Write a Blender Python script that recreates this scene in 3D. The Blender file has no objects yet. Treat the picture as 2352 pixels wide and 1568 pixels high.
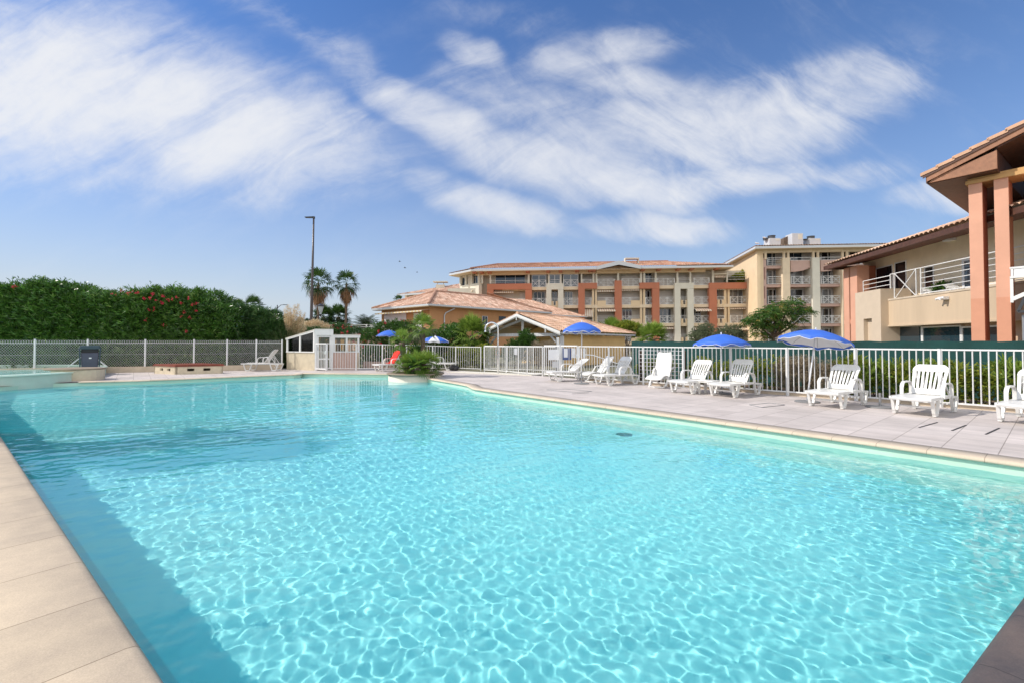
import bpy, bmesh, math, random
import numpy as np
from mathutils import Vector, Matrix, Quaternion
from mathutils.geometry import tessellate_polygon

SC = bpy.context.scene
COL = SC.collection
R = math.radians
# ------------------------------------------------------------------ camera
F0 = 1045.3; CAMH = 1.35; PITCH = R(1.2)
CX = 1176.0; CY = 785.0 - F0*math.tan(PITCH)
cam = bpy.data.cameras.new('camera'); cam.sensor_width = 36; cam.lens = 36*F0/2352
cam.shift_y = -(784.0-CY)/2352.0
cam.clip_start = .05; cam.clip_end = 3000
camo = bpy.data.objects.new('camera', cam); COL.objects.link(camo)
camo.location = (0, 0, CAMH); camo.rotation_euler = (R(90)+PITCH, 0, 0)
SC.camera = camo
# ------------------------------------------------------------------ sun and sky
SUN_EL = R(41)
TRAV = Vector((1.0, .02, 0)).normalized()          # horizontal direction the light travels
sdir = Vector((-TRAV.x*math.cos(SUN_EL), -TRAV.y*math.cos(SUN_EL), math.sin(SUN_EL)))
sl = bpy.data.lights.new('sun', 'SUN'); sl.energy = 3.35; sl.angle = R(.53); sl.color = (1, .93, .84)
sl.cycles.is_caustics_light = True
so = bpy.data.objects.new('sun', sl); COL.objects.link(so); so.rotation_euler = sdir.to_track_quat('Z', 'Y').to_euler()
so.location = (-30, 0, 40)
SC.view_settings.view_transform = 'Standard'; SC.view_settings.look = 'None'
SC.view_settings.exposure = .28; SC.view_settings.gamma = 1

W = bpy.data.worlds.new('World'); SC.world = W; W.use_nodes = True
W.cycles.sampling_method = 'MANUAL'; W.cycles.sample_map_resolution = 512
def world_nodes():
    nt = W.node_tree; N = nt.nodes; L = nt.links
    bg = N['Background']; out = N['World Output']
    sk = N.new('ShaderNodeTexSky'); sk.sky_type = 'NISHITA'; sk.sun_disc = False
    sk.sun_elevation = SUN_EL; sk.sun_rotation = math.atan2(sdir.x, sdir.y)
    sk.air_density = 1.0; sk.dust_density = .15; sk.ozone_density = 3.0
    tc = N.new('ShaderNodeTexCoord')
    sep = N.new('ShaderNodeSeparateXYZ'); L.new(tc.outputs['Generated'], sep.inputs[0])
    def M(op, a, b=None, c=None, clamp=False):
        n = N.new('ShaderNodeMath'); n.operation = op; n.use_clamp = clamp
        for i, x in enumerate((a, b, c)):
            if x is None: continue
            if isinstance(x, (int, float)): n.inputs[i].default_value = x
            else: L.new(x, n.inputs[i])
        return n.outputs[0]
    def MIX(f, a, b):
        n = N.new('ShaderNodeMix'); n.data_type = 'RGBA'
        for s, x in ((n.inputs[0], f), (n.inputs[6], a), (n.inputs[7], b)):
            if isinstance(x, (int, float)): s.default_value = x
            elif isinstance(x, tuple): s.default_value = (*x, 1)
            else: L.new(x, s)
        return n.outputs[2]
    # scale the physical sky to working range, keep its hue a little bluer
    sc = N.new('ShaderNodeVectorMath'); sc.operation = 'MULTIPLY'; L.new(sk.outputs[0], sc.inputs[0]); sc.inputs[1].default_value = (SKYR, SKYG, SKYB)
    z = sep.outputs[2]
    el = M('MAXIMUM', z, 0.0)
    hz = M('MULTIPLY', M('POWER', 2.718, M('MULTIPLY', el, -4.1)), 1.36, clamp=True)
    # horizon whitening, stronger towards the sun side (left)
    dotx = M('MULTIPLY', sep.outputs[0], -1.0)
    side = M('MULTIPLY_ADD', dotx, .5, .5, clamp=True)
    hcol = MIX(side, (.38, .49, .62), (.55, .60, .64))
    skyc = MIX(M('MULTIPLY', hz, .97), sc.outputs[0], hcol)
    # ---- cirrus: shapes laid out by direction on the sky (x/y, z/y of the direction)
    yy = M('MAXIMUM', sep.outputs[1], .08)
    px = M('DIVIDE', sep.outputs[0], yy); py = M('DIVIDE', sep.outputs[2], yy)
    comb = N.new('ShaderNodeCombineXYZ'); L.new(px, comb.inputs[0]); L.new(py, comb.inputs[1])
    P = comb.outputs[0]
    def noise(vec, scale, detail, rough, rot=0, sx=1, sy=1, dist=0, off=0):
        mp = N.new('ShaderNodeMapping'); mp.vector_type = 'TEXTURE'
        mp.inputs['Rotation'].default_value = (0, 0, rot); mp.inputs['Scale'].default_value = (sx, sy, 1)
        mp.inputs['Location'].default_value = (off, off*.7, 0)
        L.new(vec, mp.inputs[0])
        n = N.new('ShaderNodeTexNoise'); n.inputs['Scale'].default_value = scale; n.inputs['Detail'].default_value = detail
        n.inputs['Roughness'].default_value = rough; n.inputs['Distortion'].default_value = dist
        L.new(mp.outputs[0], n.inputs[0]); return n
    wn = noise(P, 2.2, 3, .55)
    wv = N.new('ShaderNodeVectorMath'); wv.operation = 'MULTIPLY_ADD'; L.new(wn.outputs['Color'], wv.inputs[0])
    wv.inputs[1].default_value = (.20, .12, 0)
    sh = N.new('ShaderNodeVectorMath'); sh.operation = 'ADD'; L.new(P, sh.inputs[0]); sh.inputs[1].default_value = (-.13, -.075, 0)
    L.new(sh.outputs[0], wv.inputs[2]); WP = wv.outputs[0]
    def ell(u, v, a, b, rot, s=1.0, pw=1.0):
        x = (u-1176)/F0; y = (785-v)/F0
        mp = N.new('ShaderNodeMapping'); mp.vector_type = 'TEXTURE'
        mp.inputs['Location'].default_value = (x, y, 0); mp.inputs['Rotation'].default_value = (0, 0, R(-rot))
        mp.inputs['Scale'].default_value = (a/F0, b/F0, 1); L.new(WP, mp.inputs[0])
        ln = N.new('ShaderNodeVectorMath'); ln.operation = 'LENGTH'; L.new(mp.outputs[0], ln.inputs[0])
        mr = N.new('ShaderNodeMapRange'); mr.interpolation_type = 'SMOOTHSTEP'
        mr.inputs['From Min'].default_value = 1.6; mr.inputs['From Max'].default_value = .2
        mr.inputs['To Max'].default_value = s; L.new(ln.outputs['Value'], mr.inputs[0])
        return mr.outputs[0]
    # u, v, semi axes, rotation (down to the right), strength
    E = [(20, 200, 520, 230, 12, 1.2), (400, 290, 460, 150, 12, 1.2), (620, 360, 260, 90, 14, 1.05),
         (700, 120, 430, 66, 33, .5), (980, 300, 260, 62, 30, .95),
         (1300, 400, 330, 75, 10, 1.05), (1500, 320, 380, 125, -6, 1.05), (1800, 280, 330, 110, -24, 1.0), (1560, 440, 330, 45, -4, 1.0),
         (1330, 130, 190, 62, -14, .95), (1060, 125, 85, 48, 18, .85), (1450, 220, 260, 60, 22, .9),
         (1090, 485, 215, 48, 14, 1.0), (1480, 530, 190, 36, 3, .95), (1930, 420, 120, 40, -8, .7), (2110, 465, 130, 38, 4, .8),
         (1150, 40, 260, 45, 10, .35), (1150, 240, 260, 110, 10, .6)]
    acc = None
    for e in E:
        o = ell(*e)
        acc = o if acc is None else M('SMOOTH_MAX', acc, o, .18)
    f1 = noise(WP, 5.0, 11, .60, R(24), 3.2, .8, .5).outputs['Fac']
    f2 = noise(WP, 7.5, 11, .63, R(-34), 2.8, .8, .6, 5).outputs['Fac']
    xr = N.new('ShaderNodeMapRange'); xr.inputs['From Min'].default_value = -.1; xr.inputs['From Max'].default_value = .35; L.new(px, xr.inputs[0])
    fm = N.new('ShaderNodeMix'); L.new(xr.outputs[0], fm.inputs[0]); L.new(f1, fm.inputs[2]); L.new(f2, fm.inputs[3])
    f3 = noise(WP, 16, 8, .65, 0, 1.4, 1, .3, 3).outputs['Fac']
    fib = M('ADD', M('MULTIPLY', fm.outputs[0], .72), M('MULTIPLY', f3, .28))
    dens = M('ADD', acc, M('MULTIPLY', M('SUBTRACT', fib, .51), 3.1))
    mr = N.new('ShaderNodeMapRange'); mr.interpolation_type = 'SMOOTHSTEP'
    mr.inputs['From Min'].default_value = -.06; mr.inputs['From Max'].default_value = 1.5; L.new(dens, mr.inputs[0])
    front = M('GREATER_THAN', sep.outputs[1], .09)
    cl = M('MULTIPLY', M('MULTIPLY', mr.outputs[0], .92), front)
    cl = M('MULTIPLY', cl, M('MULTIPLY', acc, 2.2, clamp=True))
    ccol = MIX(side, (.66, .68, .73), (.74, .745, .76))
    # unseen bright clouds added behind the camera to raise the fill light
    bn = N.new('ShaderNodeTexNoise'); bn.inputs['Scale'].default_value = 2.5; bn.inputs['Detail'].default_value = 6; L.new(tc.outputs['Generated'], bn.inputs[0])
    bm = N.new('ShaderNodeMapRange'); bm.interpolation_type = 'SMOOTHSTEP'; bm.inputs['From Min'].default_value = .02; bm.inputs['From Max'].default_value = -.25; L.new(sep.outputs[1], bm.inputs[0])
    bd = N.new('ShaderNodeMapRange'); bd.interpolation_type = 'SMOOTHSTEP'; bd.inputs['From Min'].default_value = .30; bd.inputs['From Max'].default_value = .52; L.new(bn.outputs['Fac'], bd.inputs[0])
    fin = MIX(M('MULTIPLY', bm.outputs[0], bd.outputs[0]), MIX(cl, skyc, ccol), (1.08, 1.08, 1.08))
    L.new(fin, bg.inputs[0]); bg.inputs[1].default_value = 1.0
SKYR, SKYG, SKYB = .019, .067, .120
world_nodes()

# ------------------------------------------------------------------ pixel -> place helpers
def ray(u, v):
    x = (u-CX)/F0; up = (CY-v)/F0
    return Vector((x, math.cos(PITCH)-up*math.sin(PITCH), math.sin(PITCH)+up*math.cos(PITCH)))
def P(u, v, z=0.0):
    r = ray(u, v); t = (z-CAMH)/r.z
    return Vector((r.x*t, r.y*t, z))
def D(u, v, y):
    r = ray(u, v); t = y/r.y
    return Vector((r.x*t, y, CAMH+r.z*t))
def zA(x, y): return (.29297*x, 602.9+.29297*y)                       # photo crops used to read positions
def zB(x, y): return (602.93+.24416*x, 602.93+.24416*y)
def zC(x, y): return (1004.9+.17090*x, 562.73+.17090*y)
def zD(x, y): return (1349.4+.17090*x, 562.73+.17090*y)
def zE(x, y): return (1636.5+.19045*x, 505.31+.19045*y)
def zF(x, y): return (1894.9+.36625*x, 258.4+.36625*y)
def zG(x, y): return (1148.4+.25635*x, 746.5+.25635*y)
def zH(x, y): return (1665.2+.29199*x, 746.5+.29199*y)

class Pl:
    def __init__(s, p0, p1):
        s.o = Vector((p0[0], p0[1], 0)); d = Vector((p1[0]-p0[0], p1[1]-p0[1], 0)); s.len = d.length; s.d = d.normalized()
        n = Vector((s.d.y, -s.d.x, 0))
        if n.dot(-s.o) < 0: n = -n
        s.n = n
    def hit(s, u, v, out=0):
        r = ray(u, v); o = s.o+s.n*out
        t = o.dot(s.n)/Vector((r.x, r.y, 0)).dot(s.n)
        p = Vector((r.x*t, r.y*t, 0))
        return (p-o).dot(s.d), CAMH+r.z*t
    def pt(s, a, z, out=0):
        p = s.o+s.d*a+s.n*out; return Vector((p.x, p.y, z))
    def box(s, mb, a0, a1, z0, z1, o0, o1):
        if a0 > a1: a0, a1 = a1, a0
        mb.hexa([s.pt(a, z, o) for z in (z0, z1) for a, o in ((a0, o0), (a1, o0), (a1, o1), (a0, o1))])
    def rect(s, u0, v0, u1, v1, out=0):
        vm = (v0+v1)/2; um = (u0+u1)/2
        a0 = s.hit(u0, vm, out)[0]; a1 = s.hit(u1, vm, out)[0]
        z1 = s.hit(um, v0, out)[1]; z0 = s.hit(um, v1, out)[1]
        return a0, a1, z0, z1
    def rbox(s, mb, u0, v0, u1, v1, o0, o1, z0=None):
        a0, a1, za, zb = s.rect(u0, v0, u1, v1, o1)
        s.box(mb, a0, a1, za if z0 is None else z0, zb, o0, o1)

# ------------------------------------------------------------------ object helpers
def tag(o, label=None, cat=None, group=None, kind=None):
    if label: o['label'] = label
    if cat: o['category'] = cat
    if group: o['group'] = group
    if kind: o['kind'] = kind
    return o
def empty(name, loc, label=None, cat=None, group=None, rz=0):
    o = bpy.data.objects.new(name, None); COL.objects.link(o); o.location = loc; o.rotation_euler = (0, 0, rz)
    o.empty_display_size = .2
    return tag(o, label, cat, group)
def link_mesh(name, me, mats, parent=None, loc=(0, 0, 0)):
    for m in (mats if isinstance(mats, (list, tuple)) else [mats]): me.materials.append(m)
    o = bpy.data.objects.new(name, me); COL.objects.link(o)
    o.location = loc
    if parent: o.parent = parent
    return o
class MB:
    def __init__(s): s.v = []; s.f = []; s.mi = []; s.m = 0; s.sm = []; s.smooth = False; s.uv = None
    def face(s, *i): s.f.append(tuple(i)); s.mi.append(s.m); s.sm.append(s.smooth)
    def add(s, vs, fs):
        b = len(s.v); s.v += [tuple(x) for x in vs]
        for f in fs: s.face(*[b+i for i in f])
    def hexa(s, p):                      # 4 bottom, 4 top
        c = sum((Vector(x) for x in p), Vector())/8
        fs = [(0, 3, 2, 1), (4, 5, 6, 7), (0, 1, 5, 4), (1, 2, 6, 5), (2, 3, 7, 6), (3, 0, 4, 7)]
        a, b, d = Vector(p[1])-Vector(p[0]), Vector(p[3])-Vector(p[0]), Vector(p[4])-Vector(p[0])
        if a.cross(b).dot(d) < 0: fs = [f[::-1] for f in fs]
        s.add(p, fs)
    def box(s, x0, x1, y0, y1, z0, z1): s.hexa([(x0, y0, z0), (x1, y0, z0), (x1, y1, z0), (x0, y1, z0), (x0, y0, z1), (x1, y0, z1), (x1, y1, z1), (x0, y1, z1)])
    def bar(s, a, b, w, h=None, up=(0, 0, 1)):
        a = Vector(a); b = Vector(b); h = w if h is None else h
        d = (b-a).normalized(); u = Vector(up)
        if abs(d.dot(u)) > .95: u = Vector((1, 0, 0))
        x = d.cross(u).normalized()*w/2; y = x.normalized().cross(d).normalized()*h/2
        s.hexa([a-x-y, a+x-y, a+x+y, a-x+y, b-x-y, b+x-y, b+x+y, b-x+y])
    def tube(s, pts, r, n=8, cap=True):
        pts = [Vector(p) for p in pts]; rs = r if isinstance(r, (list, tuple)) else [r]*len(pts)
        b = len(s.v); prev = None
        for i, p in enumerate(pts):
            d = (pts[min(i+1, len(pts)-1)]-pts[max(i-1, 0)]).normalized()
            if prev is None:
                u = Vector((0, 0, 1)) if abs(d.z) < .9 else Vector((1, 0, 0))
                x = d.cross(u).normalized()
            else: x = (prev-d*prev.dot(d)).normalized()
            prev = x; y = d.cross(x)
            for k in range(n):
                a = 2*math.pi*k/n; s.v.append(tuple(p+(x*math.cos(a)+y*math.sin(a))*rs[i]))
        for i in range(len(pts)-1):
            for k in range(n):
                k2 = (k+1) % n; s.face(b+i*n+k, b+i*n+k2, b+(i+1)*n+k2, b+(i+1)*n+k)
        if cap:
            s.face(*[b+k for k in range(n)][::-1]); s.face(*[b+(len(pts)-1)*n+k for k in range(n)])
    def prism(s, poly, z0, z1):
        n = len(poly); b = len(s.v)
        ar = sum(poly[i][0]*poly[(i+1) % n][1]-poly[(i+1) % n][0]*poly[i][1] for i in range(n))
        if ar < 0: poly = poly[::-1]
        s.v += [(p[0], p[1], z0) for p in poly]+[(p[0], p[1], z1) for p in poly]
        for i in range(n): j = (i+1) % n; s.face(b+i, b+j, b+n+j, b+n+i)
        s.face(*[b+i for i in range(n)][::-1]); s.face(*[b+n+i for i in range(n)])
    def extr(s, pts, off):                # planar polygon in space pushed by off
        pts = [Vector(p) for p in pts]; off = Vector(off); n = len(pts); b = len(s.v)
        nn = (pts[1]-pts[0]).cross(pts[2]-pts[0])
        if nn.dot(off) > 0: pts = pts[::-1]
        s.v += [tuple(p) for p in pts]+[tuple(p+off) for p in pts]
        for i in range(n): j = (i+1) % n; s.face(b+j, b+i, b+n+i, b+n+j)
        s.face(*[b+i for i in range(n)]); s.face(*[b+n+i for i in range(n)][::-1])
    def lathe(s, prof, n=24, c=(0, 0, 0)):
        b = len(s.v)
        for r, z in prof:
            for k in range(n):
                a = 2*math.pi*k/n; s.v.append((c[0]+r*math.cos(a), c[1]+r*math.sin(a), c[2]+z))
        for i in range(len(prof)-1):
            for k in range(n):
                k2 = (k+1) % n; s.face(b+i*n+k, b+i*n+k2, b+(i+1)*n+k2, b+(i+1)*n+k)
    def ellip(s, c, r, n=12, m=8, jit=0, rng=None):
        b = len(s.v)
        for i in range(m+1):
            t = math.pi*i/m
            for k in range(n):
                a = 2*math.pi*k/n; q = 1+(rng.uniform(-jit, jit) if rng and 0 < i < m else 0)
                s.v.append((c[0]+r[0]*math.sin(t)*math.cos(a)*q, c[1]+r[1]*math.sin(t)*math.sin(a)*q, c[2]-r[2]*math.cos(t)*q))
        for i in range(m):
            for k in range(n):
                k2 = (k+1) % n; s.face(b+i*n+k, b+i*n+k2, b+(i+1)*n+k2, b+(i+1)*n+k)
    def build(s, name, mats, parent=None, world=True, loc=None, bevel=0):
        me = bpy.data.meshes.new(name)
        off = Vector((0, 0, 0))
        if parent is not None and world:
            q = parent; off = Vector((0, 0, 0))
            while q is not None: off += Vector(q.location); q = q.parent
        if parent is None:
            if loc is None:
                xs = [v[0] for v in s.v]; ys = [v[1] for v in s.v]; zs = [v[2] for v in s.v]
                loc = ((min(xs)+max(xs))/2, (min(ys)+max(ys))/2, min(zs))
            off = Vector(loc)
        me.from_pydata([(x-off.x, y-off.y, z-off.z) for x, y, z in s.v], [], s.f)
        me.polygons.foreach_set('material_index', s.mi); me.polygons.foreach_set('use_smooth', s.sm)
        me.update()
        o = link_mesh(name, me, mats, parent, loc if parent is None else (0, 0, 0))
        if bevel:
            md = o.modifiers.new('bevel', 'BEVEL'); md.width = bevel; md.segments = 2; md.limit_method = 'ANGLE'; md.angle_limit = R(40)
        return o
def copy_tree(o, parent=None):
    c = o.copy(); COL.objects.link(c); c.parent = parent
    for ch in list(o.children): copy_tree(ch, c)
    return c

# ------------------------------------------------------------------ materials
MATS = {}
def mat(name, col, rough=.7, metal=0, var=.12, nscale=6, bump=0, bscale=40, spec=.5, c2=None, trans=0, streak=False, coord='Object'):
    if name in MATS: return MATS[name]
    m = bpy.data.materials.new(name); m.use_nodes = True; nt = m.node_tree; N = nt.nodes; L = nt.links
    b = N['Principled BSDF']; b.inputs['Roughness'].default_value = rough; b.inputs['Metallic'].default_value = metal
    b.inputs['Specular IOR Level'].default_value = spec
    tc = N.new('ShaderNodeTexCoord')
    if var > 0 or c2:
        n = N.new('ShaderNodeTexNoise'); n.inputs['Scale'].default_value = nscale; n.inputs['Detail'].default_value = 6; n.inputs['Roughness'].default_value = .6
        mp = N.new('ShaderNodeMapping'); L.new(tc.outputs[coord], mp.inputs[0]); L.new(mp.outputs[0], n.inputs[0])
        if streak: mp.inputs['Scale'].default_value = (1, 1, .12)
        r = N.new('ShaderNodeMapRange'); r.inputs['From Min'].default_value = .3; r.inputs['From Max'].default_value = .7; L.new(n.outputs['Fac'], r.inputs[0])
        mx = N.new('ShaderNodeMix'); mx.data_type = 'RGBA'; L.new(r.outputs[0], mx.inputs[0])
        lo = tuple(c*(1-var) for c in col) if c2 is None else c2
        hi = tuple(min(1, c*(1+var*.6)) for c in col) if c2 is None else col
        mx.inputs[6].default_value = (*lo, 1); mx.inputs[7].default_value = (*hi, 1)
        L.new(mx.outputs[2], b.inputs['Base Color'])
    else: b.inputs['Base Color'].default_value = (*col, 1)
    if bump:
        n = N.new('ShaderNodeTexNoise'); n.inputs['Scale'].default_value = bscale; n.inputs['Detail'].default_value = 5
        L.new(tc.outputs[coord], n.inputs[0]); bp = N.new('ShaderNodeBump'); bp.inputs['Strength'].default_value = bump; bp.inputs['Distance'].default_value = .01
        L.new(n.outputs['Fac'], bp.inputs['Height']); L.new(bp.outputs[0], b.inputs['Normal'])
    MATS[name] = m; return m
def leafmat(name, c1, c2, c3=None, rough=.45, tr=.35, spec=.4):
    if name in MATS: return MATS[name]
    m = bpy.data.materials.new(name); m.use_nodes = True; nt = m.node_tree; N = nt.nodes; L = nt.links
    b = N['Principled BSDF']; b.inputs['Roughness'].default_value = rough; b.inputs['Specular IOR Level'].default_value = spec
    at = N.new('ShaderNodeAttribute'); at.attribute_name = 'rnd'
    cr = N.new('ShaderNodeValToRGB'); L.new(at.outputs['Fac'], cr.inputs[0])
    cr.color_ramp.elements[0].color = (*c1, 1); cr.color_ramp.elements[1].color = (*c2, 1)
    if c3:
        cr.color_ramp.elements[1].position = .8
        e = cr.color_ramp.elements.new(1.0); e.color = (*c3, 1)
    L.new(cr.outputs[0], b.inputs['Base Color'])
    t = N.new('ShaderNodeBsdfTranslucent'); L.new(cr.outputs[0], t.inputs[0])
    mx = N.new('ShaderNodeMixShader'); mx.inputs[0].default_value = tr
    L.new(b.outputs[0], mx.inputs[1]); L.new(t.outputs[0], mx.inputs[2]); L.new(mx.outputs[0], N['Material Output'].inputs[0])
    MATS[name] = m; return m
M_white = mat('white_paint', (.78, .78, .77), .45, var=.05, nscale=3)
M_white2 = mat('weathered_white_wood', (.62, .63, .66), .7, var=.18, nscale=9, streak=True)
M_plastic = mat('white_plastic', (.77, .77, .76), .38, c2=(.66, .65, .61), nscale=4)
M_plastic_old = mat('aged_plastic', (.72, .70, .66), .45, var=.1, nscale=5)
M_cream = mat('cream_plaster', (.74, .60, .43), .85, var=.08, nscale=1.3, bump=.25, bscale=30)
M_cream2 = mat('pale_plaster', (.70, .66, .56), .85, var=.07, nscale=1.1, bump=.25, bscale=30)
M_poolwall = mat('enclosure_plaster', (.62, .54, .40), .85, var=.15, nscale=3, bump=.3)
M_yellow = mat('yellow_plaster', (.74, .57, .37), .85, var=.07, nscale=.8, bump=.2)
M_ochre = mat('ochre_plaster', (.58, .34, .14), .85, var=.08, nscale=1.3, bump=.2)
M_orange = mat('orange_plaster', (.50, .26, .12), .85, var=.1, nscale=1.2, bump=.2)
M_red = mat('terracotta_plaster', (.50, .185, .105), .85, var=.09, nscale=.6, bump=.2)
M_salmon = mat('salmon_plaster', (.68, .36, .245), .8, var=.08, nscale=1.5, bump=.3, bscale=60)
M_salmon2 = mat('salmon_plaster_lower', (.63, .30, .19), .8, var=.08, nscale=1.5, bump=.3, bscale=60)
M_pink = mat('pink_plaster', (.56, .38, .32), .85, var=.06, nscale=2)
M_shade = mat('roller_shutter', (.62, .58, .54), .6, var=.04, nscale=3)
M_inner = mat('loggia_wall', (.62, .57, .49), .85, var=.08, nscale=2)
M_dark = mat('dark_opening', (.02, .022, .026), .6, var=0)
M_grey = mat('grey_metal', (.32, .33, .34), .4, metal=.6, var=.1)
M_dgrey = mat('dark_grey_paint', (.045, .048, .055), .45, var=.1)
M_chrome = mat('chrome', (.75, .76, .78), .12, metal=1, var=0)
M_wood = mat('brown_stained_wood', (.095, .040, .025), .55, var=.35, nscale=6, streak=False, bump=.3)
M_wood2 = mat('orange_brown_wood', (.33, .155, .085), .6, var=.25, nscale=7, bump=.3)
M_soffit_pale = mat('pale_soffit', (.66, .52, .36), .8, var=.05)
M_gutter = mat('grey_gutter', (.55, .57, .60), .45, var=.06)
M_trunk = mat('palm_trunk', (.16, .115, .085), .95, var=.4, nscale=14, bump=1.0, bscale=25)
M_bark = mat('bark', (.12, .09, .065), .95, var=.35, nscale=10, bump=.8)
M_concrete = mat('curb_concrete', (.60, .50, .38), .9, var=.18, nscale=3, bump=.4)
M_soil = mat('soil', (.19, .12, .075), .95, var=.4, nscale=5, bump=1, bscale=20)
M_blue = mat('blue_fabric', (.045, .15, .62), .6, var=.1, nscale=4)
M_fabw = mat('white_fabric', (.74, .75, .78), .7, var=.05)
M_redt = mat('red_towel', (.75, .03, .02), .9, var=.15, nscale=12, bump=.6)
M_black = mat('black_fabric', (.015, .015, .018), .8, var=.3)
M_binbody = mat('bin_plastic', (.075, .08, .12), .5, var=.15, nscale=3)
M_bindark = mat('bin_rim', (.025, .06, .075), .45, var=.15)
M_redwood = mat('red_lid', (.23, .055, .03), .5, var=.35, nscale=5)
M_paper = mat('paper', (.80, .81, .83), .6, var=.03)
M_signblue = mat('blue_sign', (.10, .14, .32), .5, var=.1)

def glass_mat(name, tint=(.02, .03, .04), rough=.03, spec=1.0):
    return mat(name, tint, rough, var=0, spec=spec)
M_glass = glass_mat('window_glass', (.025, .045, .075), .04, 1.0)
M_glass2 = glass_mat('dark_glass', (.01, .012, .016), .05, .7)
M_curtain = mat('curtained_glass', (.24, .25, .26), .15, c2=(.10, .11, .13), nscale=2.2, spec=.9)
def clear_glass():
    m = bpy.data.materials.new('clear_glass'); m.use_nodes = True; nt = m.node_tree; N = nt.nodes; L = nt.links; N.remove(N['Principled BSDF'])
    t = N.new('ShaderNodeBsdfTransparent'); t.inputs[0].default_value = (.82, .84, .80, 1)
    g = N.new('ShaderNodeBsdfGlossy'); g.inputs['Roughness'].default_value = .02
    f = N.new('ShaderNodeFresnel'); f.inputs[0].default_value = 1.5; mx = N.new('ShaderNodeMixShader')
    L.new(f.outputs[0], mx.inputs[0]); L.new(t.outputs[0], mx.inputs[1]); L.new(g.outputs[0], mx.inputs[2]); L.new(mx.outputs[0], N['Material Output'].inputs[0])
    return m
M_clear = clear_glass()
def tilemat(name, c1, c2, c3):
    m = leafmat(name, c1, c2, c3, rough=.85, tr=0.0, spec=.3)
    nt = m.node_tree; N = nt.nodes; L = nt.links; b = N['Principled BSDF']; cr = [n for n in N if n.type == 'VALTORGB'][0]
    n = N.new('ShaderNodeTexNoise'); n.inputs['Scale'].default_value = .9; n.inputs['Detail'].default_value = 8
    tc = N.new('ShaderNodeTexCoord'); L.new(tc.outputs['Object'], n.inputs[0])
    mr = N.new('ShaderNodeMapRange'); mr.inputs['From Min'].default_value = .35; mr.inputs['From Max'].default_value = .7; mr.inputs['To Min'].default_value = 1.1; mr.inputs['To Max'].default_value = .72
    L.new(n.outputs['Fac'], mr.inputs[0])
    vm = N.new('ShaderNodeVectorMath'); vm.operation = 'SCALE'; L.new(cr.outputs[0], vm.inputs[0]); L.new(mr.outputs[0], vm.inputs['Scale'])
    L.new(vm.outputs[0], b.inputs['Base Color'])
    return m
M_tile = tilemat('clay_tiles', (.46, .27, .19), (.66, .45, .34), (.76, .57, .45))
M_tile2 = tilemat('clay_tiles_red', (.38, .19, .125), (.54, .315, .22), (.62, .41, .30))
M_tile3 = tilemat('clay_tiles_light', (.62, .38, .25), (.78, .53, .37), (.84, .63, .48))

# ------------------------------------------------------------------ roofs
def tile_plane(parent, name, m, ea, eb, tb, ta, ze, slope, pitch=.24, course=.36, hh=.065, seed=1, samples=4):
    """one roof face: eave ea->eb (xy), top edge ta..tb (xy), eave height ze"""
    ea, eb, ta, tb = [Vector((p[0], p[1])) for p in (ea, eb, ta, tb)]
    d = (eb-ea); Ln = d.length; d.normalize(); n = Vector((-d.y, d.x))
    if n.dot((ta+tb)/2-ea) < 0: n = -n
    poly = [((p-ea).dot(d), (p-ea).dot(n)) for p in (ea, eb, tb, ta)]
    tan = math.tan(slope)
    def trange(s):
        ts = []
        for i in range(4):
            (s0, t0), (s1, t1) = poly[i], poly[(i+1) % 4]
            if abs(s1-s0) < 1e-6: continue
            k = (s-s0)/(s1-s0)
            if -1e-6 <= k <= 1+1e-6: ts.append(t0+(t1-t0)*k)
        return (min(ts), max(ts)) if ts else (0, 0)
    smin = min(p[0] for p in poly); smax = max(p[0] for p in poly)
    nt_ = max(1, int((smax-smin)/pitch)); ns = nt_*samples+1
    tmaxall = max(p[1] for p in poly); nr = int(math.ceil(tmaxall/course))
    S = np.linspace(smin+1e-4, smax-1e-4, ns)
    prof = np.array([0, .8, 1, .8])[np.arange(ns) % 4] if samples == 4 else np.abs(np.sin(np.pi*np.arange(ns)/samples))
    TR = np.array([trange(s) for s in S])
    rows = []
    for j in range(nr):
        for t, lift in ((j*course, .035), ((j+1)*course-.002, 0.0)):
            tt = np.clip(t, TR[:, 0], TR[:, 1])
            z = ze+tt*tan+prof*hh+lift
            X = ea.x+d.x*S+n.x*tt; Y = ea.y+d.y*S+n.y*tt
            rows.append(np.stack([X, Y, z], -1))
    V = np.stack(rows); nrw = len(rows)
    idx = np.arange(nrw*ns).reshape(nrw, ns)
    F = np.stack([idx[:-1, :-1], idx[:-1, 1:], idx[1:, 1:], idx[1:, :-1]], -1).reshape(-1, 4)
    if d.x*n.y-d.y*n.x < 0: F = F[:, ::-1]
    rng = np.random.default_rng(seed)
    rr, cc = np.meshgrid(np.arange(nrw-1)//2, np.arange(ns-1)//samples, indexing='ij')
    tid = rng.random((nrw, ns))[rr, cc].ravel()
    return np_mesh(name, V.reshape(-1, 3), F, m, parent, tid)
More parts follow.
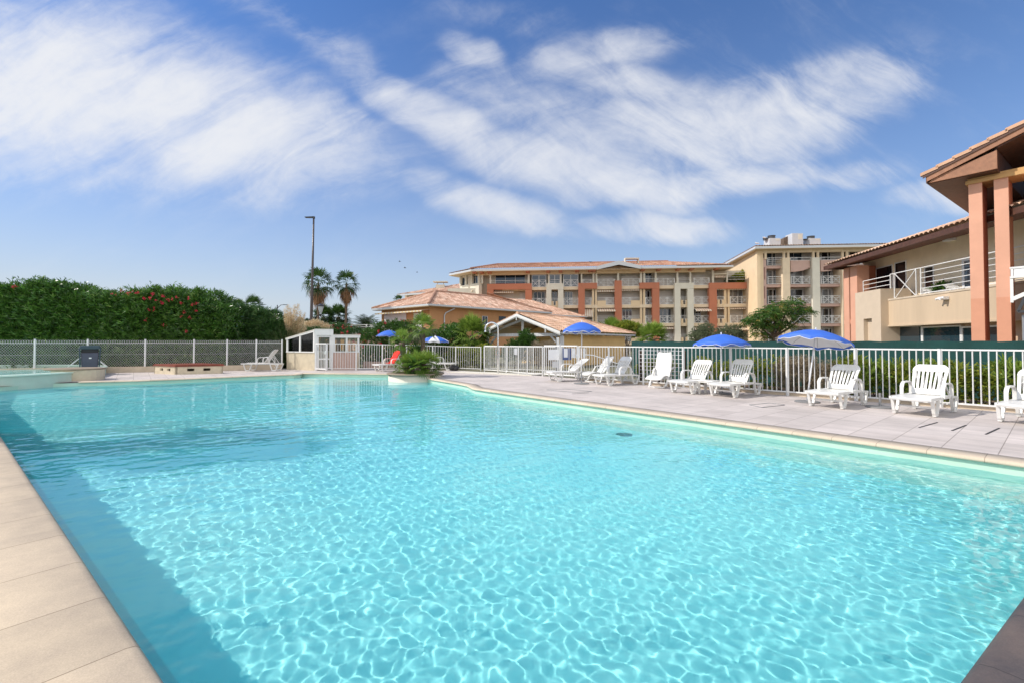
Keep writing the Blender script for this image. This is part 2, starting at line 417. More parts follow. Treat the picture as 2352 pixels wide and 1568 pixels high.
def np_mesh(name, V, F, m, parent=None, rnd=None, smooth=False, loc=None):
    off = np.zeros(3)
    if parent is not None:
        q = parent
        while q is not None: off = off+np.array(q.location); q = q.parent
    elif loc is not None: off = np.array(loc, float)
    me = bpy.data.meshes.new(name); V = (V-off).astype(np.float32)
    k = F.shape[1]
    me.vertices.add(len(V)); me.vertices.foreach_set('co', V.ravel())
    me.loops.add(F.size); me.loops.foreach_set('vertex_index', F.ravel().astype(np.int32))
    me.polygons.add(len(F)); me.polygons.foreach_set('loop_start', np.arange(0, F.size, k, dtype=np.int32))
    me.polygons.foreach_set('use_smooth', np.full(len(F), smooth)); me.update(calc_edges=True)
    if rnd is not None:
        at = me.attributes.new('rnd', 'FLOAT', 'FACE'); at.data.foreach_set('value', np.asarray(rnd, np.float32))
    return link_mesh(name, me, m, parent, tuple(off) if parent is None else (0, 0, 0))

# ------------------------------------------------------------------ foliage
def nrm(a): return a/np.maximum(np.linalg.norm(a, axis=-1, keepdims=True), 1e-9)
def leaf_mesh(name, parent, m, B, Dv, Ln, Wd, rng, rnd=None, curl=.15, loc=None):
    n = len(B); Dv = nrm(Dv)
    ref = rng.normal(size=(n, 3)); S = nrm(np.cross(Dv, ref)); Nn = np.cross(S, Dv)
    Ln = np.asarray(Ln).reshape(-1, 1)*np.ones((n, 1)); Wd = np.asarray(Wd).reshape(-1, 1)*np.ones((n, 1))
    p0 = B; p1 = B+Dv*Ln*.5+S*Wd*.5+Nn*Ln*curl*.3; p2 = B+Dv*Ln-np.array([0, 0, 1])*Ln*curl; p3 = B+Dv*Ln*.5-S*Wd*.5+Nn*Ln*curl*.3
    V = np.stack([p0, p1, p2, p3], 1).reshape(-1, 3); F = np.arange(4*n).reshape(n, 4)
    if rnd is None: rnd = rng.random(n)
    return np_mesh(name, V, F, m, parent, rnd, loc=loc)
def blob_points(blobs, n, rng, shell=.35, lump=.22, up=.3):
    w = np.array([b[3]*b[4]+b[4]*b[5]+b[3]*b[5] for b in blobs]); w = w/w.sum()
    k = rng.choice(len(blobs), n, p=w); bb = np.array(blobs)[k]
    d = nrm(rng.normal(size=(n, 3))); flip = (d[:, 2] < 0) & (rng.random(n) < up); d[flip, 2] *= -1
    ph = rng.random((len(blobs), 6))*6.28
    L = 1+lump*(np.sin(d[:, 0]*7+ph[k, 0])*np.sin(d[:, 1]*7+ph[k, 1])+np.sin(d[:, 2]*9+ph[k, 2]+d[:, 0]*4)*.6)
    r = (1-shell*rng.random(n)**1.6)*L
    return bb[:, :3]+d*r[:, None]*bb[:, 3:6], d
def bush(name, label, cat, loc, blobs, m, n=1500, k=7, L=.14, Wd=.03, spread=.9, seed=1, group=None, stem=None, flowers=None, shell=.45, lump=.2, upb=.35, curl=.12, leafname='foliage', stems=5):
    rng = np.random.default_rng(seed)
    t = empty(name, loc, label, cat, group)
    C, d = blob_points(blobs, n, rng, shell, lump)
    ax = nrm(d+np.array([0, 0, upb])+rng.normal(size=d.shape)*.35)
    B = np.repeat(C, k, 0)+rng.normal(size=(n*k, 3))*L*.12; A = np.repeat(ax, k, 0)
    dv = A+rng.normal(size=A.shape)*spread*.6
    rn = np.clip(np.repeat(rng.random(n), k)*.6+rng.random(n*k)*.4, 0, 1)
    leaf_mesh(leafname, t, m, B, dv, L*(.7+.6*rng.random(n*k)), Wd*(.7+.6*rng.random(n*k)), rng, rn, curl)
    if stem is not None:
        mb = MB(); r_ = random.Random(seed)
        for i in range(stems):
            b = r_.choice(blobs); x, y = loc[0]+r_.uniform(-.3, .3), loc[1]+r_.uniform(-.3, .3)
            mb.tube([(x, y, loc[2]), ((x+b[0])/2+r_.uniform(-.1, .1), (y+b[1])/2, (loc[2]+b[2])/2), (b[0]+r_.uniform(-.2, .2)*b[3], b[1], b[2]+b[5]*.3)], [stem, stem*.7, stem*.3], 6)
        mb.build('stem', M_bark, t)
    if flowers:
        fm, fn, fs, sel = flowers; fn = int(fn*.8)
        C2, d2 = blob_points(blobs, fn*6, rng, .06, lump)
        ok = [i for i in range(len(C2)) if sel(C2[i])][:fn]
        for i in ok: B = C2[i]+d2[i]*.06+rng.normal(size=(14, 3))*fs*.4; leaf_mesh('flower_cluster', t, fm, B, rng.normal(size=B.shape), fs*.8, fs*.7, rng)
    return t
def fan_frond(V, F, RN, base, d, pet, ln, n=15, arc=1.75, droop=.5, rv=.5, w=.05, rng=random):
    d = Vector(d).normalized(); up = Vector((0, 0, 1))
    s = d.cross(up); s = s.normalized() if s.length > .05 else Vector((1, 0, 0)); nn = s.cross(d)
    hub = Vector(base)+d*pet+Vector((0, 0, -.06*pet))
    b = len(V); V += [tuple(Vector(base)+s*.012), tuple(Vector(base)-s*.012), tuple(hub-s*.01), tuple(hub+s*.01)]; F.append((b, b+1, b+2, b+3)); RN.append(rv)
    tw = rng.uniform(-.5, .5); s2 = s*math.cos(tw)+nn*math.sin(tw)
    for i in range(n):
        a = (i/(n-1)-.5)*2*arc; l = ln*(1-.25*abs(a)/arc)*rng.uniform(.9, 1.08)
        ld = (d*math.cos(a)+s2*math.sin(a)).normalized(); sd = ld.cross(nn).normalized()
        w2 = w*ln
        m1 = hub+ld*l*.55-Vector((0, 0, droop*.12*l)); e = hub+ld*l*(.98-droop*.15)-Vector((0, 0, droop*l*rng.uniform(.35, .75)))
        b = len(V); V += [tuple(hub), tuple(m1+sd*w2), tuple(m1-sd*w2), tuple(e)]
        F.append((b, b+1, b+3, b+2)); RN.append(min(1, max(0, rv+rng.uniform(-.15, .15))))
def arr_mesh(name, V, F, RN, m, parent): return np_mesh(name, np.array(V, float), np.array(F), m, parent, np.array(RN))
def fan_palm(name, label, base, h, r, crown=40, m=None, skirt=0, trunk_r=.14, seed=1, lean=(0, 0), up_only=False, group=None, pet=.45, n=15, droop=.55, trunk_top=None, dead=None):
    rg = random.Random(seed); t = empty(name, base, label, 'palm tree' if h > .6 else 'palm', group)
    base = Vector(base); top = base+Vector((lean[0], lean[1], h))
    if h > .15:
        mb = MB(); mb.smooth = True; k = max(6, int(h/.12)); pts = []; rs = []
        for i in range(k+1):
            q = i/k; pts.append(base.lerp(top, q)+Vector((math.sin(q*3)*lean[0]*.15, 0, 0))); rs.append(trunk_r*(1.25-.35*min(1, q*3))*(1+.07*(i % 2)))
        mb.tube(pts, rs, 10); mb.build('trunk', M_trunk, t)
    V, F, RN = [], [], []
    for i in range(crown):
        q = (i+.5)/crown; el = R(85)-R(125 if not up_only else 75)*q+R(rg.uniform(-8, 8)); az = i*2.39996+rg.uniform(-.3, .3)
        d = (math.cos(el)*math.cos(az), math.cos(el)*math.sin(az), math.sin(el))
        fan_frond(V, F, RN, top+Vector((0, 0, .02*i/crown)), d, r*pet*rg.uniform(.85, 1.1), r*(1-pet)*rg.uniform(.9, 1.15), n, droop=droop*(.4+1.0*q), rv=.05+.75*(1-q)*rg.uniform(.6, 1), rng=rg)
    arr_mesh('fronds', V, F, RN, m, t)
    if skirt:
        V, F, RN = [], [], []
        for i in range(skirt):
            az = i*2.39996; q = i/skirt; el = R(-35-50*q)
            d = (math.cos(el)*math.cos(az), math.cos(el)*math.sin(az), math.sin(el))
            fan_frond(V, F, RN, top-Vector((0, 0, q*r*.55)), d, r*.32*(1-.45*q), r*.5, 9, arc=.9, droop=1.2, rv=rg.random(), w=.04, rng=rg)
        arr_mesh('dead_fronds', V, F, RN, dead or M_deadfrond, t)
    return t
def feather_palm(name, label, base, h, r, m, fronds=28, seed=1, trunk_r=.2, leaflets=26, dirs=None):
    rg = random.Random(seed); t = empty(name, base, label, 'palm tree'); base = Vector(base); top = base+Vector((0, 0, h))
    mb = MB(); mb.tube([base, base.lerp(top, .5), top], [trunk_r*1.2, trunk_r, trunk_r], 10); mb.build('trunk', M_trunk, t)
    V, F, RN = [], [], []
    for i in range(fronds):
        q = (i+.5)/fronds; el = R(80-75*q); az = i*2.39996
        hd = Vector((math.cos(az), math.sin(az), 0)); rv = rg.random(); prev = top; prevd = None
        for j in range(leaflets):
            s = (j+1)/leaflets; e2 = el-s*s*R(70); p = prev+(hd*math.cos(e2)+Vector((0, 0, math.sin(e2))))*(r/leaflets)
            d = (p-prev).normalized(); sd = d.cross(Vector((0, 0, 1))).normalized()
            ll = r*.28*math.sin(math.pi*min(.95, .15+s*.8))
            for sg in (-1, 1):
                b = len(V); tip = p+(sd*sg*.8+d*.5-Vector((0, 0, .25))).normalized()*ll
                V += [tuple(prev), tuple(prev.lerp(p, .6)), tuple(tip), tuple(tip-d*.01)]; F.append((b, b+1, b+2, b+3)); RN.append(min(1, max(0, rv+rg.uniform(-.2, .2))))
            prev = p
    arr_mesh('fronds', V, F, RN, m, t); return t
M_deadfrond = leafmat('dead_frond', (.16, .085, .045), (.36, .21, .12), (.46, .32, .20), rough=.9, tr=.15, spec=.1)
M_olea = leafmat('oleander_leaf', (.022, .07, .015), (.11, .25, .035), (.36, .50, .15), rough=.27, tr=.25, spec=.65)
M_olea2 = leafmat('oleander_leaf_dark', (.016, .055, .016), (.07, .16, .035), (.22, .32, .11), rough=.3, tr=.25, spec=.5)
M_lemon = leafmat('yellow_green_leaf', (.10, .17, .02), (.33, .37, .05), (.60, .48, .06), rough=.5, tr=.45)
M_green = leafmat('mid_green_leaf', (.025, .07, .012), (.07, .16, .025), (.16, .24, .04), rough=.4, tr=.4)
M_olive = leafmat('olive_leaf', (.09, .12, .06), (.17, .20, .11), (.26, .28, .18), rough=.6, tr=.25)
M_dry = leafmat('dry_twig', (.18, .14, .09), (.36, .30, .21), (.50, .43, .32), rough=.9, tr=.2, spec=.1)
M_palm = leafmat('palm_leaf', (.03, .065, .018), (.07, .15, .03), (.16, .22, .06), rough=.4, tr=.3)
M_palm2 = leafmat('palm_leaf_light', (.10, .18, .025), (.27, .38, .06), (.50, .50, .14), rough=.45, tr=.35)
M_far = leafmat('far_leaf', (.03, .05, .02), (.06, .10, .04), (.10, .14, .06), rough=.6, tr=.2)
M_flower = leafmat('red_flower', (.42, .012, .03), (.62, .03, .07), (.70, .12, .16), rough=.6, tr=.3)
M_pampas = leafmat('pampas_plume', (.60, .45, .26), (.80, .66, .45), (.88, .78, .60), rough=.9, tr=.4, spec=.1)
M_blade = leafmat('grass_blade', (.08, .11, .04), (.16, .18, .07), (.30, .26, .13), rough=.6, tr=.3)
# ================================================================== POOL AND GROUND
POOL = [P(360, 1568), P(0, 1008)]
N0 = Vector((.04, .65, 0))
POOL = [N0, Vector((-7.12, 6.33, 0)), Vector((-13.2, 11.1, 0)), Vector((-15.75, 13.6, 0)), Vector((-15.35, 15.2, 0))]
NB = len(POOL)
POOL += [P(*q) for q in ((181.6, 876.3), (322, 873.2), (439, 868.6), (586, 862.6), (640, 860.6), (676, 859.6), (690, 858.4))]
POOL += [P(693.5, 856.6), P(740, 856.9), P(891, 858.3), Vector((-4.3, 18.3, 0)), Vector((-3.3, 17.35, 0))]
NP_ = len(POOL)
POOL += [P(*q) for q in ((996, 870.4), (1018, 874), (1054.6, 880), (1075, 884), (1083, 888.5), (1090, 891.5), (1115, 895), (1148, 899.5))]
POOL += [Vector((6.09, 4.58, 0))]
poly2 = [(p.x, p.y) for p in POOL]
def offset_poly(pts, w):
    out = []; n = len(pts)
    for i in range(n):
        a, b, c = Vector(pts[i-1]), Vector(pts[i]), Vector(pts[(i+1) % n])
        d1 = (b-a).normalized(); d2 = (c-b).normalized()
        n1 = Vector((-d1.y, d1.x)); n2 = Vector((-d2.y, d2.x)); m = (n1+n2)
        m = m/max(.35, m.length_squared/2)/1.0 if m.length > .01 else n1
        m = m*1.0
        out.append((b.x+m.x*w, b.y+m.y*w))
    return out
def poly_area(p): return sum(p[i][0]*p[(i+1) % len(p)][1]-p[(i+1) % len(p)][0]*p[i][1] for i in range(len(p)))/2
def resample(pts, step):
    out = []
    for i in range(len(pts)):
        a = Vector(pts[i]); b = Vector(pts[(i+1) % len(pts)]); k = max(1, int((b-a).length/step))
        out += [tuple(a.lerp(b, j/k)) for j in range(k)]
    return out
def sheet_with_hole(name, outer, hole, z, m, uvname=None):
    tris = tessellate_polygon([[Vector((x, y, 0)) for x, y in outer], [Vector((x, y, 0)) for x, y in hole]])
    pts = list(outer)+list(hole)
    me = bpy.data.meshes.new(name)
    fs = []
    for t in tris:
        a, b, c = [Vector((*pts[i], 0)) for i in t]
        if abs((b-a).cross(c-a).z) < 1e-9: continue
        fs.append(tuple(t) if (b-a).cross(c-a).z > 0 else tuple(t)[::-1])
    me.from_pydata([(x, y, z) for x, y in pts], [], fs); me.update()
    return tag(link_mesh(name, me, m), kind='structure')
# --- deck tile material: 0.5 m pavers laid along the right pool edge
def deck_mat():
    m = bpy.data.materials.new('concrete_pavers'); m.use_nodes = True; nt = m.node_tree; N = nt.nodes; L = nt.links; b = N['Principled BSDF']
    b.inputs['Roughness'].default_value = .8
    tc = N.new('ShaderNodeTexCoord'); mp = N.new('ShaderNodeMapping'); mp.inputs['Rotation'].default_value = (0, 0, R(50.3)); L.new(tc.outputs['Object'], mp.inputs[0])
    br = N.new('ShaderNodeTexBrick'); br.offset = 0; br.squash = 1; br.inputs['Scale'].default_value = 1; br.inputs['Brick Width'].default_value = .5; br.inputs['Row Height'].default_value = .5
    br.inputs['Mortar Size'].default_value = .006; br.inputs['Mortar Smooth'].default_value = .3; br.inputs['Bias'].default_value = 0
    br.inputs['Color1'].default_value = (.53, .475, .44, 1); br.inputs['Color2'].default_value = (.60, .54, .505, 1); br.inputs['Mortar'].default_value = (.34, .30, .27, 1)
    L.new(mp.outputs[0], br.inputs[0])
    br2 = N.new('ShaderNodeTexBrick'); br2.offset = 0; br2.inputs['Scale'].default_value = 1; br2.inputs['Brick Width'].default_value = .5; br2.inputs['Row Height'].default_value = .125
    br2.inputs['Mortar Size'].default_value = .003; br2.inputs['Mortar Smooth'].default_value = 1
    br2.inputs['Color1'].default_value = (.94, .94, .94, 1); br2.inputs['Color2'].default_value = (1.04, 1.03, 1.03, 1); br2.inputs['Mortar'].default_value = (.74, .72, .72, 1)
    L.new(mp.outputs[0], br2.inputs[0])
    n = N.new('ShaderNodeTexNoise'); n.inputs['Scale'].default_value = .8; n.inputs['Detail'].default_value = 9; n.inputs['Roughness'].default_value = .65; L.new(tc.outputs['Object'], n.inputs[0])
    r = N.new('ShaderNodeMapRange'); r.inputs['From Min'].default_value = .3; r.inputs['From Max'].default_value = .7; r.inputs['To Min'].default_value = .80; r.inputs['To Max'].default_value = 1.12; L.new(n.outputs['Fac'], r.inputs[0])
    v1 = N.new('ShaderNodeVectorMath'); v1.operation = 'MULTIPLY'; L.new(br.outputs[0], v1.inputs[0]); L.new(br2.outputs[0], v1.inputs[1])
    v2 = N.new('ShaderNodeVectorMath'); v2.operation = 'SCALE'; L.new(v1.outputs[0], v2.inputs[0]); L.new(r.outputs[0], v2.inputs['Scale']); L.new(v2.outputs[0], b.inputs['Base Color'])
    bp = N.new('ShaderNodeBump'); bp.inputs['Strength'].default_value = .4; bp.inputs['Distance'].default_value = .004; inv = N.new('ShaderNodeMath'); inv.operation = 'SUBTRACT'; inv.inputs[0].default_value = 1
    L.new(br.outputs['Fac'], inv.inputs[1]); L.new(inv.outputs[0], bp.inputs['Height']); L.new(bp.outputs[0], b.inputs['Normal'])
    return m
M_deck = deck_mat()
def coping_mat(name, c1, c2, joint, width=.5):
    m = bpy.data.materials.new(name); m.use_nodes = True; nt = m.node_tree; N = nt.nodes; L = nt.links; b = N['Principled BSDF']; b.inputs['Roughness'].default_value = .85
    uv = N.new('ShaderNodeUVMap'); sp = N.new('ShaderNodeSeparateXYZ'); L.new(uv.outputs[0], sp.inputs[0])
    def M(op, a, bb=None, c=None):
        n = N.new('ShaderNodeMath'); n.operation = op
        for i, x in enumerate((a, bb, c)):
            if x is None: continue
            if isinstance(x, (int, float)): n.inputs[i].default_value = x
            else: L.new(x, n.inputs[i])
        return n.outputs[0]
    fr = M('FRACT', M('DIVIDE', sp.outputs[0], width)); edge = M('ABSOLUTE', M('SUBTRACT', fr, .5))
    j = N.new('ShaderNodeMapRange'); j.inputs['From Min'].default_value = .5-.004/width; j.inputs['From Max'].default_value = .5-.0015/width; L.new(edge, j.inputs[0])
    tc = N.new('ShaderNodeTexCoord'); n = N.new('ShaderNodeTexNoise'); n.inputs['Scale'].default_value = 1.6; n.inputs['Detail'].default_value = 10; n.inputs['Roughness'].default_value = .7; L.new(tc.outputs['Object'], n.inputs[0])
    g = N.new('ShaderNodeTexNoise'); g.inputs['Scale'].default_value = 160; g.inputs['Detail'].default_value = 3; L.new(tc.outputs['Object'], g.inputs[0])
    r = N.new('ShaderNodeMapRange'); r.inputs['From Min'].default_value = .32; r.inputs['From Max'].default_value = .68; L.new(n.outputs['Fac'], r.inputs[0])
    mx = N.new('ShaderNodeMix'); mx.data_type = 'RGBA'; L.new(r.outputs[0], mx.inputs[0]); mx.inputs[6].default_value = (*c2, 1); mx.inputs[7].default_value = (*c1, 1)
    gr = N.new('ShaderNodeMapRange'); gr.inputs['From Min'].default_value = .25; gr.inputs['From Max'].default_value = .75; gr.inputs['To Min'].default_value = .86; gr.inputs['To Max'].default_value = 1.12; L.new(g.outputs['Fac'], gr.inputs[0])
    vs = N.new('ShaderNodeVectorMath'); vs.operation = 'SCALE'; L.new(mx.outputs[2], vs.inputs[0]); L.new(gr.outputs[0], vs.inputs['Scale'])
    wn = N.new('ShaderNodeTexWhiteNoise'); wn.noise_dimensions = '1D'; L.new(M('FLOOR', M('DIVIDE', sp.outputs[0], width)), wn.inputs['W'])
    vs2 = N.new('ShaderNodeVectorMath'); vs2.operation = 'SCALE'; L.new(vs.outputs[0], vs2.inputs[0]); L.new(M('MULTIPLY_ADD', wn.outputs[0], .1, .95), vs2.inputs['Scale'])
    mj = N.new('ShaderNodeMix'); mj.data_type = 'RGBA'; L.new(M('MULTIPLY', j.outputs[0], .75), mj.inputs[0]); L.new(vs2.outputs[0], mj.inputs[6]); mj.inputs[7].default_value = (*joint, 1)
    L.new(mj.outputs[2], b.inputs['Base Color'])
    h = M('SUBTRACT', M('MULTIPLY', g.outputs['Fac'], .35), j.outputs[0])
    bp = N.new('ShaderNodeBump'); bp.inputs['Strength'].default_value = .5; bp.inputs['Distance'].default_value = .004; L.new(h, bp.inputs['Height']); L.new(bp.outputs[0], b.inputs['Normal'])
    return m
M_coping = coping_mat('coping_stone', (.66, .55, .42), (.54, .45, .34), (.16, .12, .08))
M_coping_left = coping_mat('wide_coping_stone', (.57, .465, .335), (.39, .32, .245), (.15, .11, .07), .62)
M_coping_dark = coping_mat('dark_coping_stone', (.15, .115, .10), (.055, .052, .060), (.03, .028, .03), .62)
def sweep(name, pts, prof, m, closed=False, uoff=0.0, label=None, start=0):
    """coping swept along pts; prof = (outward, z). outward is left of travel"""
    n = len(pts); V = []; F = []; U = []; acc = uoff; k = len(prof)
    for i in range(n):
        b = Vector(pts[i]); a = Vector(pts[i-1]) if i > 0 else b-(Vector(pts[1])-b); c = Vector(pts[i+1]) if i < n-1 else b+(b-a)
        d1 = (b-a).normalized(); d2 = (c-b).normalized(); mm = Vector((-d1.y-d2.y, d1.x+d2.x)); mm = mm/max(.5, mm.length_squared/2)
        if i > 0: acc += (b-a).length
        for o, z in prof: V.append((b.x+mm.x*o, b.y+mm.y*o, z)); U.append((acc, o))
    for i in range(n-1):
        for j in range(k-1): F.append((i*k+j, i*k+j+1, (i+1)*k+j+1, (i+1)*k+j))
    me = bpy.data.meshes.new(name); me.from_pydata(V, [], F)
    uv = me.uv_layers.new(name='UVMap')
    for lp in me.loops: uv.data[lp.index].uv = U[lp.vertex_index]
    me.polygons.foreach_set('use_smooth', [True]*len(F)); me.update()
    if me.polygons[len(F)//2].normal.z < -0.1: me.flip_normals()
    o = link_mesh(name, me, m); return tag(o, kind='structure')
pr = lambda w: [(0.0, -.04), (-.04, -.038), (-.05, -.025), (-.047, -.008), (-.03, .008), (0, .014), (w, .014), (w, -.02)]
def arc_pts(i0, i1, step=.25):
    out = []
    for i in range(i0, i1):
        a = POOL[i]; b = POOL[(i+1) % len(POOL)]; k = max(1, int((b-a).length/step))
        out += [((a.lerp(b, j/k)).x, (a.lerp(b, j/k)).y) for j in range(k)]
    e = POOL[i1 % len(POOL)]; out.append((e.x, e.y)); return out
far_left_end = (POOL[3].x, POOL[3].y)
c_left = sweep('pool_coping_left', [(x, y) for x, y in arc_pts(0, 3)], pr(.62), M_coping_left, uoff=.28)
c_far = sweep('pool_coping_far_left', [(x, y) for x, y in arc_pts(NB, NB+7)], pr(.25), M_coping)
c_step = sweep('pool_coping_steps', [(x, y) for x, y in arc_pts(NB+7, NB+9)], pr(.28), M_coping)
c_right = sweep('pool_coping_right', [(x, y) for x, y in arc_pts(NP_-1, NP_+8)], pr(.3), M_coping)
nl = len(POOL)
near_pts = [(POOL[nl-1].x, POOL[nl-1].y)]+[tuple((POOL[nl-1].lerp(N0, j/24)).xy) for j in range(1, 22)]
sweep('pool_coping_near', near_pts, [(0.0, -.075), (-.035, -.07), (-.05, -.04), (-.045, .0), (-.02, .03), (.02, .04), (.8, .045), (.8, -.02)], M_coping_dark)
# deck and ground
hole = [(p.x, p.y) for p in POOL]
hole_deck = offset_poly(hole, .02)
deck_outer = [(-34, -8), (13.6, -8), (13.6, 4.9), (9.95, 8.75), (4.3, 14.7), (1.4, 18.15), (-.4, 19.75), (-2.9, 22.1), (-7.4, 23.0), (-12, 23.2), (-15, 22.1), (-21.5, 19.6), (-34, 15.5)]
sheet_with_hole('pool_deck', deck_outer, hole_deck, 0.0, M_deck)
M_ground = mat('dry_ground', (.20, .19, .12), .95, var=.35, nscale=.4, bump=.5)
hole_g = offset_poly(hole, .1)
sheet_with_hole('ground', [(-900, -300), (900, -300), (900, 1500), (-900, 1500)], hole_g, -.03, M_ground)
# pool shell
def shell_mat():
    m = mat('pool_liner', (.34, .73, .73), .5, var=.06, nscale=1.2)
    return m
M_liner = shell_mat()
M_step = mat('shallow_liner', (.70, .84, .72), .5, var=.05, nscale=1.2)
M_wallpaint = mat('pool_wall_paint', (.52, .70, .57), .6, var=.08, nscale=2)
DEEP = -1.05
V = []; F = []
hp = resample([tuple(p.xy) for p in POOL], .5); n = len(hp)
mbs = MB()
for i in range(n):
    a = hp[i]; b = hp[(i+1) % n]
    mbs.add([(a[0], a[1], -.03), (b[0], b[1], -.03), (b[0], b[1], -.5), (a[0], a[1], -.5), (a[0], a[1], DEEP), (b[0], b[1], DEEP)], [(0, 3, 2, 1), (3, 4, 5, 2)])
walls = tag(mbs.build('pool_wall', M_wallpaint, loc=(0, 0, 0)), kind='structure')
me = bpy.data.meshes.new('pool_floor')
tr = tessellate_polygon([[Vector((x, y, 0)) for x, y in hole]])
fs = []
for t in tr:
    a, b, c = [Vector((*hole[i], 0)) for i in t]
    if abs((b-a).cross(c-a).z) > 1e-9: fs.append(tuple(t) if (b-a).cross(c-a).z > 0 else tuple(t)[::-1])
me.from_pydata([(x, y, DEEP) for x, y in hole], [], fs); me.update()
floor = tag(link_mesh('pool_floor', me, M_liner), kind='structure')
# shallow entry steps in the far bay
bay = [P(700, 857.2), P(885, 858.2), Vector((-4.6, 17.9, 0)), Vector((-8.6, 17.9, 0))]
steps = []
ex = [Vector((-9.2, 19.55, 0)), Vector((-4.4, 19.3, 0))]
for i, (yo, zt) in enumerate(((1.0, -.36), (1.45, -.55), (1.9, -.72), (2.35, -.88))):
    mb = MB(); mb.prism([(-9.25+.15*i, 19.7-.002*i), (-3.2, 19.4-.002*i), (-2.9, 19.3-yo-.1), (-6, 19.3-yo-.35), (-9.2+.2*i, 19.55-yo)], DEEP-.01-.002*i, zt)
    steps.append(tag(mb.build('pool_step', M_step, bevel=.02), kind='structure'))
# ledge along the right wall (pale band under water)
a = POOL[NP_+7].xy; b = POOL[-1].xy; dd = (b-a).normalized(); nn_ = Vector((dd.y, -dd.x))
if nn_.x > 0: nn_ = -nn_
mb = MB(); q0 = a+dd*.6; q1 = b-dd*.02
mb.prism([tuple(q0), tuple(q1), tuple(q1+nn_*.32), tuple(q0+nn_*.32)], DEEP-.01, -.5)
steps.append(tag(mb.build('pool_ledge', M_step, bevel=.02), kind='structure'))
# --- water surface
def water():
    rs = [.35]
    while rs[-1] < 31: rs.append(rs[-1]+max(.009, rs[-1]*.0026))
    rs = np.array(rs); th = np.radians(np.linspace(-64, 64, 1400))
    Rr, T = np.meshgrid(rs, th, indexing='ij'); X = Rr*np.sin(T); Y = Rr*np.cos(T)-.3
    Z = wave(X, Y)
    from_poly = np.zeros(X.shape, bool); px = [p.x for p in POOL]; py = [p.y for p in POOL]; nn = len(px)
    hp2 = offset_poly([tuple(p.xy) for p in POOL], .06)
    for i in range(nn):
        x1, y1 = hp2[i]; x2, y2 = hp2[(i+1) % nn]
        c = ((y1 > Y) != (y2 > Y)) & (X < (x2-x1)*(Y-y1)/((y2-y1) if abs(y2-y1) > 1e-9 else 1e-9)+x1); from_poly ^= c
    n_, m_ = X.shape; V = np.stack([X, Y, Z], -1).reshape(-1, 3); idx = np.arange(n_*m_).reshape(n_, m_)
    keep = from_poly[:-1, :-1] | from_poly[1:, 1:] | from_poly[:-1, 1:] | from_poly[1:, :-1]
    F = np.stack([idx[:-1, :-1], idx[:-1, 1:], idx[1:, 1:], idx[1:, :-1]], -1)[keep]
    used = np.unique(F); rm = np.zeros(n_*m_, int); rm[used] = np.arange(len(used))
    V = V[used]; F = rm[F]
    return V, F
def wave(X, Y):
    rng = np.random.default_rng(5); Z = np.zeros_like(X)
    # short ripples with mixed directions make the light net; a few longer ones carry it
    for lam, amp, nw, spread in ((.055, .00003, 8, 1.4), (.08, .00007, 14, 1.2), (.115, .00014, 14, 1.0), (.18, .00026, 10, .8), (.36, .00055, 8, .6), (1.2, .0013, 5, .5)):
        for i in range(nw):
            l = lam*rng.uniform(.8, 1.25); k = 2*math.pi/l; a = -1.15+rng.normal(0, spread)
            ph = rng.uniform(0, 6.28); q1, q2, q3 = rng.uniform(-.8, .8, 3)
            Z = Z+amp*(l/lam)*np.clip(1.7-np.hypot(X, Y)*.0026*3.4/l, 0, 1)*np.sin(k*(X*math.cos(a)+Y*math.sin(a))+ph+1.3*np.sin(X*q1+Y*q2+q3*5))
    # calmer and rougher patches
    pat = .80+.42*np.sin(X*.55+1+.6*np.sin(Y*.4))*np.sin(Y*.38+2+.5*np.sin(X*.3))
    return Z*pat*.8*(1+.7*np.clip((np.hypot(X, Y)-5)/11, 0, 1))-.14
wm = bpy.data.materials.new('pool_water'); wm.use_nodes = True; nt = wm.node_tree; nt.nodes.clear()
g = nt.nodes.new('ShaderNodeBsdfGlass'); g.inputs['IOR'].default_value = 1.333; g.inputs['Roughness'].default_value = 0; g.inputs['Color'].default_value = (.93, 1, 1, 1)
out = nt.nodes.new('ShaderNodeOutputMaterial'); df = nt.nodes.new('ShaderNodeBsdfDiffuse'); df.inputs[0].default_value = (.0, .60, .82, 1)
mxw = nt.nodes.new('ShaderNodeMixShader'); mxw.inputs[0].default_value = .14          # light scattered back by the water body
nt.links.new(g.outputs[0], mxw.inputs[1]); nt.links.new(df.outputs[0], mxw.inputs[2]); nt.links.new(mxw.outputs[0], out.inputs[0])
V, F = water()
wt = np_mesh('pool_water', V, F, wm, smooth=True); tag(wt, kind='structure')
wt.cycles.is_caustics_caster = True
for o in [floor, walls]+steps: o.cycles.is_caustics_receiver = True
# floor drain and pale inlets
mb = MB(); mb.lathe([(0, .01), (.14, .01), (.155, 0), (.155, -.02)], 20, (2.05, 8.36, DEEP+.004)); t = tag(mb.build('floor_drain', mat('drain_grate', (.02, .09, .09), .5, var=0)), 'round dark drain grate on the floor of the main pool', 'drain')
t.cycles.is_caustics_receiver = True
